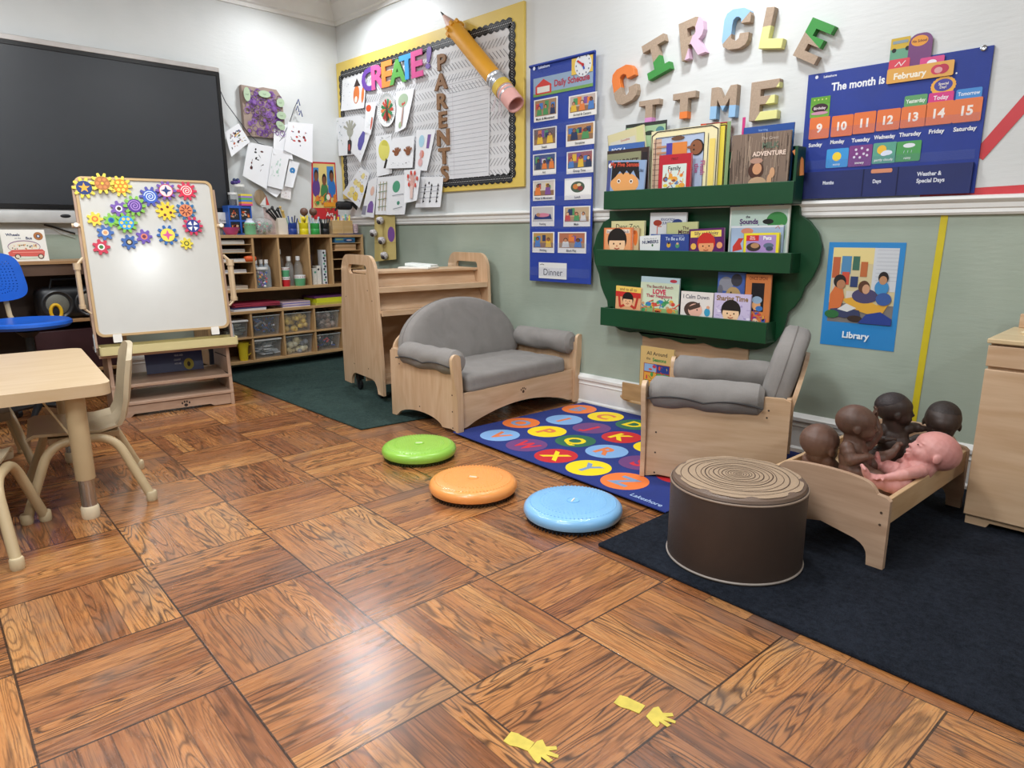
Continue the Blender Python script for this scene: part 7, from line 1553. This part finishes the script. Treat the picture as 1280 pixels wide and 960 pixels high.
# brush box
bx_ = thing('brush_box', 'white folded card box holding black handled brushes', 'box', (-5.17, T(354), TZ)); y0, y1 = T(348, 282, -5.13), T(360, 282, -5.13); zt_ = atx(355, 272.5, -5.13).z
b = MB(); b.box((-5.21, y0, TZ), (-5.13, y1, zt_), mat('#d9cfc0', .5, name='pale_card')); b.build('box_body', bx_, bevel=.002)
yL, zL = T(339, 288, -5.19), atx(340, 256, -5.19).z
b = MB(); b.prism([(y0-.075, TZ), (y0, TZ), (y0+.01, zt_-.005), (y0-.085, zL)], (-5.19, 0, 0), YU, UZ, NA, .006, mat('#c9b4b0', .6, name='patterned_card', var=.25, vscale=40)); b.build('side_flap', bx_)
for i in range(9):
    b = MB(); ya = y0+.006+(y1-y0-.01)*i/8; lean = -.05+.05*i/8; P = Vector((-5.17+.01*(i % 3), ya, zt_-.02)); Q_ = P+Vector((0, lean-.02, .07+.03*((i*5) % 4)/3)); m = mat(['#1a1a1c', '#16161a', '#241c1a', '#c8a860'][0 if i < 7 else 3], .5, name='brush_handle', var=0)
    b.cyl(P, Q_, .006, m, 8); b.ball(Q_, .011, m, 8, 6); tag(b.build('paint_brush'), 'brush with a %s standing in the white card box' % ('black handle' if i < 7 else 'pale wooden handle'), 'brush', 'brushes in the card box') if i < 7 else tag(b.build('paint_brush'), 'brush with a pale wooden handle standing in the white card box', 'brush', 'brushes in the card box, pale handles')
# marker cups
def cup(label, px, col, fills, grp='marker cups in a row on the cubby shelf', k=0):
    y = T(px, 284, -5.13); t = thing('marker_cup', label, 'cup', (-5.13, y, TZ), 0, grp); F = loc_frame(t); m = mat(col, .35, name='cup_plastic', var=.02); r = .036; h = .088
    b = MB(); b.M = F; b.lathe([(0, 0), (r*.95, 0), (r, .003), (r, h*.5), (r*.97, h*.52), (r, h*.54), (r, h), (r*.92, h), (r*.9, .01), (0, .01)], (0, 0, 0), m, 24); b.build('cup_body', t)
    b = MB(); b.M = F
    for i in range(12): a_ = 2*PI*i/12; b.ball((r*.94*math.cos(a_), r*.94*math.sin(a_), h+.002), .005, mat(fills[i % len(fills)], .5, var=0), 6, 5)
    b.build('scalloped_rim', t); Rr = random.Random(k)
    for i in range(5):
        a_ = 2*PI*i/5+k; b = MB(); P = Vector((-5.13+.016*math.cos(a_), y+.016*math.sin(a_), TZ+.02)); d = Vector((.012*math.cos(a_), .03*math.sin(a_), .10+.03*Rr.random())); b.cyl(P, P+d, .005, mat(fills[i % len(fills)], .5, name='marker', var=0), 8)
        tag(b.build('marker'), 'marker standing in the %s' % label.split(',')[0], 'marker', 'markers in the '+label.split(',')[0])
cup('blue plastic marker cup, leftmost of the row', 365.5, '#1f3c8c', ['#1f3c8c', '#2a2a34', '#4a6aa8', '#8ab0a0'], k=1); cup('yellow plastic marker cup, below the brown maraca', 379.5, '#e0d01e', ['#e0d01e', '#f0e070', '#d8c030'], k=2); cup('green plastic marker cup, between yellow and black', 393.5, '#2f9a48', ['#d8dcd8', '#8ab0d0', '#b0c8d0'], k=3); cup('black plastic marker cup, nearest the wooden organiser', 406, '#17181c', ['#17181c', '#2a2a30', '#3a3a44'], k=4)
for px, lb in ((380, 'left'), (391.3, 'right')):
    q = atx(px, 264.8, -5.22); b = MB(); b.ball(q, .032, mat('#6a4a3c', .45, name='brown_ball', var=.1), 20, 14); b.cyl(q-Vector((0, 0, .03)), (q.x, q.y, TZ), .006, mat('#6a4a3c', .6), 8); tag(b.build('knob_maraca'), 'brown ball headed maraca behind the marker cups, %s one' % lb, 'maraca', 'pair of maracas behind the cups')
q = atx(379, 262+12, -5.2); b = MB(); b.ball((q.x, q.y, q.z), .022, mat('#e0c82a', .6, name='yellow_ball'), 14, 10); b.cyl((q.x, q.y, q.z-.015), (q.x, q.y, TZ), .006, mat('#e0c82a', .6), 8); tag(b.build('yellow_pompom'), 'yellow round pompom above the yellow marker cup', 'pompom')
# wooden organiser with markers, headphones, folder, patterned cup
og = thing('wood_organiser', 'pale wooden organiser box with markers and paint tubes at the right end', 'organiser', (-5.15, T(428), TZ)); y0, y1 = T(416, 283, -5.11), T(441, 283, -5.11); zt_ = atx(428, 275.5, -5.11).z
b = MB(); b.box((-5.20, y0, TZ+.004), (-5.11, y1, zt_), wood('y', '#cdb084', '#b8965f')); b.box((-5.112, y0+(y1-y0)*.46, TZ+.004), (-5.106, y0+(y1-y0)*.52, zt_), wood('z', '#cdb084', '#b8965f')); b.build('box_body', og, bevel=.002)
cols = ['#d87858', '#d8c8b8', '#2a6a3a', '#e0c030', '#8a3a9a', '#c8b8d0', '#e0d060', '#6aa8a0', '#c87a8a', '#e8d848']
for i in range(10):
    ya = y0+.012+(y1-y0-.03)*i/9; b = MB(); hh = .022+.035*((i*7) % 5)/5; b.cyl((-5.15+.018*(i % 2), ya, zt_-.01), (-5.15+.018*(i % 2), ya+.004, zt_+hh), .0075, mat(cols[i], .5, name='marker', var=0), 8, .005 if i in (6, 9) else .0075); tag(b.build('marker'), '%s marker in the wooden organiser' % ['coral', 'cream', 'dark green', 'golden', 'purple', 'lilac', 'pale yellow tapered', 'teal', 'rose', 'bright yellow tapered'][i], 'marker', 'markers in the wooden organiser')
hp = thing('headphones', 'black headphones hanging behind the wooden organiser', 'headphones', (-5.20, 3.03, TZ)); q0, q1 = atx(420, 262, -5.22), atx(450, 285, -5.16)
pts = [atx(x, y, -5.2) for x, y in ((419, 263), (424, 256), (432, 252.5), (441, 255), (448, 262), (451.5, 272), (453, 283))]; b = MB(); b.tube(pts, [.008]*7, BLK, 8, flat=2.2); b.build('headband', hp)
b = MB(); b.pad(tuple(atx(430, 257, -5.21)), (.03, .075, .035), .03, mat('#141418', .7, name='black_foam', var=.1), n=10); b.build('ear_cushion', hp)
b = MB(); q = T(446, 284, -5.13); b.lathe([(0, 0), (.026, 0), (.028, .07), (.025, .07), (.022, .01), (0, .01)], (-5.14, min(q, 3.165), TZ+.012), mat('#b8a0a4', .4, name='speckled_cup', var=.6, vscale=120), 20); tag(b.build('patterned_cup'), 'speckled pink and black cup beside the wooden organiser', 'cup')
b = MB(); b.box((-5.21, T(424, 290, -5.10), TZ), (-5.085, 3.19, TZ+.004), mat('#1f3282', .4, name='blue_folder')); o = tag(b.build('folder'), 'flat dark blue folder under the organiser at the right end', 'folder')

# ================================================================== FIVE BABY DOLLS IN THE BED
def skin(c1, c2):
    m = NT('doll_vinyl'); n = m.noise(m.coord(), 7, 3); n2 = m.noise(m.coord(), 90, 2)
    m.set(m.b.inputs['Base Color'], m.ramp(m.math('ADD', m.math('MULTIPLY', n, .8), m.math('MULTIPLY', n2, .2)), [(.3, lin(c1)), (.7, lin(c2))]))
    m.b.inputs['Roughness'].default_value = .5; m.b.inputs['Subsurface Weight'].default_value = .08; m.b.inputs['Subsurface Radius'].default_value = (.02, .008, .004)
    return m.m
def cap(b, p, q, r1, r2, m):
    p, q = Vector(p), Vector(q); b.cyl(p, q, r1, m, 16, r2); b.ball(p, r1, m, 16, 10); b.ball(q, r2, m, 16, 10)
def doll(label, head, fdir, up_, chest, hips, arms, legs, m, hair=None, R=.064, grp='baby dolls in the doll bed'):
    """arms: [(shoulder, elbow, hand, palm direction)], legs: [(knee, ankle, toe direction)]; all in world metres"""
    head, chest, hips = Vector(head), Vector(chest), Vector(hips)
    f = Vector(fdir).normalized(); u = Vector(up_); u = (u-f*u.dot(f)).normalized(); l = u.cross(f)
    t = thing('baby_doll', label, 'doll', tuple(hips), 0, grp)
    b = MB(); HM = Matrix(((f.x, l.x, u.x, head.x), (f.y, l.y, u.y, head.y), (f.z, l.z, u.z, head.z), (0, 0, 0, 1)))
    RM = HM.to_3x3().to_4x4()
    def hb(x, y, z, rx, ry=None, rz=None):
        ry = rx if ry is None else ry; rz = rx if rz is None else rz
        b.ball(HM @ Vector((x*R, y*R, z*R)), (rx*R, ry*R, rz*R), m, 20, 14, RM)
    hb(-.14, 0, .14, 1.08, .93, .93); hb(.30, 0, -.30, .70, .72, .68); hb(.42, 0, .22, .55, .66, .55); hb(.45, 0, -.55, .48, .55, .42)
    for s_ in (-1, 1):
        hb(.62, s_*.34, -.42, .30, .27, .28); hb(.74, s_*.33, -.06, .17, .20, .10); hb(.74, s_*.34, .10, .14, .24, .07); hb(.0, s_*.90, -.22, .20, .09, .25); hb(.97, s_*.10, -.30, .09, .08, .07)
    hb(.93, 0, -.12, .12, .09, .18); hb(1.04, 0, -.26, .12, .11, .10); hb(.93, 0, -.53, .11, .20, .055); hb(.90, 0, -.66, .11, .17, .06); hb(.74, 0, -.80, .20, .22, .16)
    ax = (head-chest).normalized()
    cap(b, head-u*R*.55-f*R*.1, chest+ax*.02, R*.55, R*.62, m)
    # torso: chest, belly, bottom
    sp = (chest-hips); side = l if abs(l.dot(sp.normalized())) < .8 else f
    sh = [Vector(a[0]) for a in arms]; sd = (sh[0]-sh[1]).normalized() if len(sh) > 1 else side
    fr = sp.normalized().cross(sd).normalized(); TM = Matrix(((sd.x, fr.x, sp.normalized().x), (sd.y, fr.y, sp.normalized().y), (sd.z, fr.z, sp.normalized().z))).to_4x4()
    b.ball(chest, (.056, .042, .045), m, 20, 14, TM); b.ball(chest*.5+hips*.5, (.054, .048, .055), m, 20, 14, TM); b.ball(hips, (.056, .048, .045), m, 20, 14, TM)
    b.ball(chest*.55+hips*.45+(f-sp.normalized()*f.dot(sp.normalized())).normalized()*.012, (.046, .044, .05), m, 18, 12, TM)
    for (s0, e, h, pd) in arms:
        s0, e, h, pd = Vector(s0), Vector(e), Vector(h), Vector(pd).normalized()
        cap(b, s0, e, .0225, .0185, m); cap(b, e, h, .0185, .0125, m); b.ball(s0*.6+e*.4, (.0225,)*3, m, 14, 10); b.ball(e*.7+h*.3, (.0185,)*3, m, 14, 10)
        n = pd.cross(Vector((.3, .2, .9))).normalized(); k = n.cross(pd)
        PM = Matrix(((pd.x, n.x, k.x), (pd.y, n.y, k.y), (pd.z, n.z, k.z))).to_4x4(); c = h+pd*.014; b.ball(c, (.017, .015, .0095), m, 14, 10, PM)
        for i, ln in enumerate((.013, .016, .015, .011)):
            q0 = c+pd*.009+n*(-.011+.0073*i); q1 = q0+pd*ln*.7-k*.001; q2 = q1+pd*ln*.4-k*.006; cap(b, q0, q1, .0042, .0038, m); cap(b, q1, q2, .0038, .0033, m)
        q0 = c-n*.011; cap(b, q0, q0+pd*.010-n*.011-k*.003, .0048, .0040, m)
    for i, (kn, an, td) in enumerate(legs):
        kn, an, td = Vector(kn), Vector(an), Vector(td).normalized(); hp = hips+(kn-hips).normalized()*.02+sd*(.022 if i == 0 else -.022)
        cap(b, hp, kn, .034, .026, m); cap(b, kn, an, .026, .017, m); b.ball((hp+kn)/2, (.034,)*3, m, 16, 10); b.ball(kn*.55+an*.45, (.026,)*3, m, 16, 10)
        sh_ = (an-kn).normalized(); n = td.cross(sh_).normalized(); k = n.cross(td); FM = Matrix(((td.x, n.x, k.x), (td.y, n.y, k.y), (td.z, n.z, k.z))).to_4x4()
        b.ball(an+sh_*.006+td*.014, (.032, .016, .012), m, 16, 10, FM); b.ball(an-td*.004+sh_*.004, (.016,)*3, m, 12, 8)
        for j in range(5): c = an+sh_*.006+td*(.043-.0022*abs(j-1))+n*(-.012+.006*j); b.ball(c, (.0058 if j else .0075,)*3, m, 10, 8)
    o = b.build('doll_body', t, smooth=0)
    r_ = o.modifiers.new('remesh', 'REMESH'); r_.mode = 'VOXEL'; r_.voxel_size = .0023; r_.use_smooth_shade = True
    s_ = o.modifiers.new('smooth', 'SMOOTH'); s_.factor = .6; s_.iterations = 14
    for s_ in (-1, 1):
        e_ = MB(); e_.ball(HM @ Vector((.905*R, s_*.33*R, -.06*R)), (.025*R, .10*R, .028*R), mat('#1a1210', .25, name='painted_eye', var=0), 12, 8, RM); e_.build('eye', t)
    e_ = MB(); e_.ball(HM @ Vector((1.02*R, 0, -.595*R)), (.022*R, .13*R, .02*R), mat('#5a2a26' if hair != 'pink' else '#a8505a', .5, name='painted_mouth', var=0), 12, 6, RM); e_.build('mouth', t)
    if hair and hair != 'pink':
        e_ = MB(); ax_ = Vector((-.42, 0, .9)).normalized(); s1 = Vector((0, 1, 0)); s2 = ax_.cross(s1); vs, fs = [], []; K, N_ = 14, 40
        for j in range(K+1):
            th = math.radians(68)*j/K; k_ = 1.022-.05*(j/K)**6
            for i in range(N_):
                ph = 2*PI*i/N_; d = ax_*math.cos(th)+(s1*math.cos(ph)+s2*math.sin(ph))*math.sin(th)
                q = d/math.sqrt((d.x/1.08)**2+(d.y/.93)**2+(d.z/.93)**2)*k_; vs.append(HM @ ((q+Vector((-.14, 0, .14)))*R))
        for j in range(K):
            for i in range(N_): fs.append((j*N_+i, (j+1)*N_+i, (j+1)*N_+(i+1) % N_, j*N_+(i+1) % N_))
        hm = mat(hair, .6, name='moulded_hair', var=.25, vscale=120, bump=.8, bscale=150); e_.add(vs, fs, hm); e_.build('moulded_hair', t, smooth=80)
    return t
SK2 = skin('#4e362a', '#715041'); SK1 = skin('#5d4236', '#7d5c4c'); SK3 = skin('#2f221d', '#46352d'); SK4 = skin('#31241e', '#493830'); SK5 = skin('#c07c76', '#dba199')
RT = Vector((.697, .717, 0)); FW = Vector((-.717, .697, 0)); UP = Vector((0, 0, 1))
BZ_ = .178
def P_(px, py, y): return aty(px, py, y)
# second from left, brown, facing right
h = P_(1072, 529, 2.45)
doll('brown baby doll sitting upright and facing right, second from the left', h, RT*.88-FW*.42-UP*.05, (0, 0, 1), P_(1067, 563, 2.45), P_(1067, 587, 2.46),
     [(P_(1059, 559, 2.385), P_(1063, 575, 2.37), P_(1083, 571, 2.40), RT*.8+FW*.5), (P_(1084, 556, 2.50), P_(1097, 541, 2.52), P_(1093, 522, 2.52), UP+RT*.1)],
     [(P_(1096, 597, 2.42), P_(1104, 604, 2.44), RT+UP*.2), (P_(1092, 578, 2.52), P_(1114, 567, 2.56), UP*.9+RT*.5)], SK2, R=.060)
# left, mid brown, seen from behind
doll('light brown baby doll lying low at the left end, seen from behind', P_(1026, 554, 2.45), RT*.92+FW*.30-UP*.2, UP*1+RT*.15, P_(1020, 579, 2.46)+Vector((.0, .01, .0)), P_(1024, 603, 2.47)+Vector((0, .03, .02)),
     [(P_(1010, 575, 2.44), P_(1012, 590, 2.43), P_(1022, 596, 2.42), RT), (P_(1034, 576, 2.45), P_(1042, 581, 2.48), P_(1046, 584, 2.52), RT-UP*.2)],
     [(P_(1042, 597, 2.52), P_(1056, 592, 2.56), RT+UP*.3), (P_(1046, 602, 2.44), P_(1060, 606, 2.47), RT+UP*.3)], SK1, R=.067)
# dark doll behind
doll('dark brown baby doll sitting at the back in the middle with moulded hair', P_(1119, 512, 2.68), RT*.92-FW*.30-UP*.03, (0, 0, 1), P_(1116, 545, 2.69), P_(1118, 570, 2.68),
     [(P_(1103, 537, 2.66), P_(1092, 549, 2.62), P_(1106, 549, 2.58), RT+UP*.15), (P_(1131, 536, 2.72), P_(1143, 534, 2.75), P_(1152, 536, 2.76), RT+FW*.3)],
     [(P_(1098, 566, 2.66), P_(1088, 572, 2.60), -RT+UP*.4), (P_(1136, 560, 2.70), P_(1140, 572, 2.66), RT+UP*.3)], SK3, '#2a2020', R=.058)
# dark doll at the right, leaning, mostly hidden
hd = P_(1178, 527, 2.80)
doll('dark baby doll at the back right, head bent down behind the pink doll', hd, -RT*.52-FW*.78-UP*.42, UP+RT*.1, hd+Vector((-.02, .03, -.095)), hd+Vector((-.045, .03, -.165)),
     [(hd+Vector((-.07, .0, -.085)), hd+Vector((-.11, -.04, -.11)), hd+Vector((-.12, -.075, -.09)), -FW-RT*.3), (hd+Vector((.03, .02, -.085)), hd+Vector((.025, -.01, -.13)), hd+Vector((.0, -.05, -.14)), -FW)],
     [(hd+Vector((-.10, -.04, -.17)), hd+Vector((-.13, -.09, -.18)), -FW+UP*.5), (hd+Vector((-.03, -.07, -.17)), hd+Vector((-.05, -.12, -.18)), -FW+UP*.5)], SK4, '#2a201c')
# pink doll leaning back on the near rail
doll('pink baby doll leaning back against the near side rail with its feet to the left', P_(1167, 565, 2.60), -RT*.72+FW*.22+UP*.42, UP*.8+RT*.62-FW*.1, P_(1145, 592, 2.555), P_(1130, 603, 2.49),
     [(P_(1151, 589, 2.50), P_(1131, 593, 2.43), P_(1108, 597, 2.40), -RT+UP*.1), (P_(1138, 582, 2.60), P_(1124, 581, 2.60), P_(1131, 575, 2.56), UP+RT*.3)],
     [(P_(1110, 606, 2.42), P_(1087, 597, 2.38), UP*.9-RT*.5), (P_(1118, 586, 2.53), P_(1100, 582, 2.52), UP*.95-RT*.2)], SK5, 'pink', R=.070)
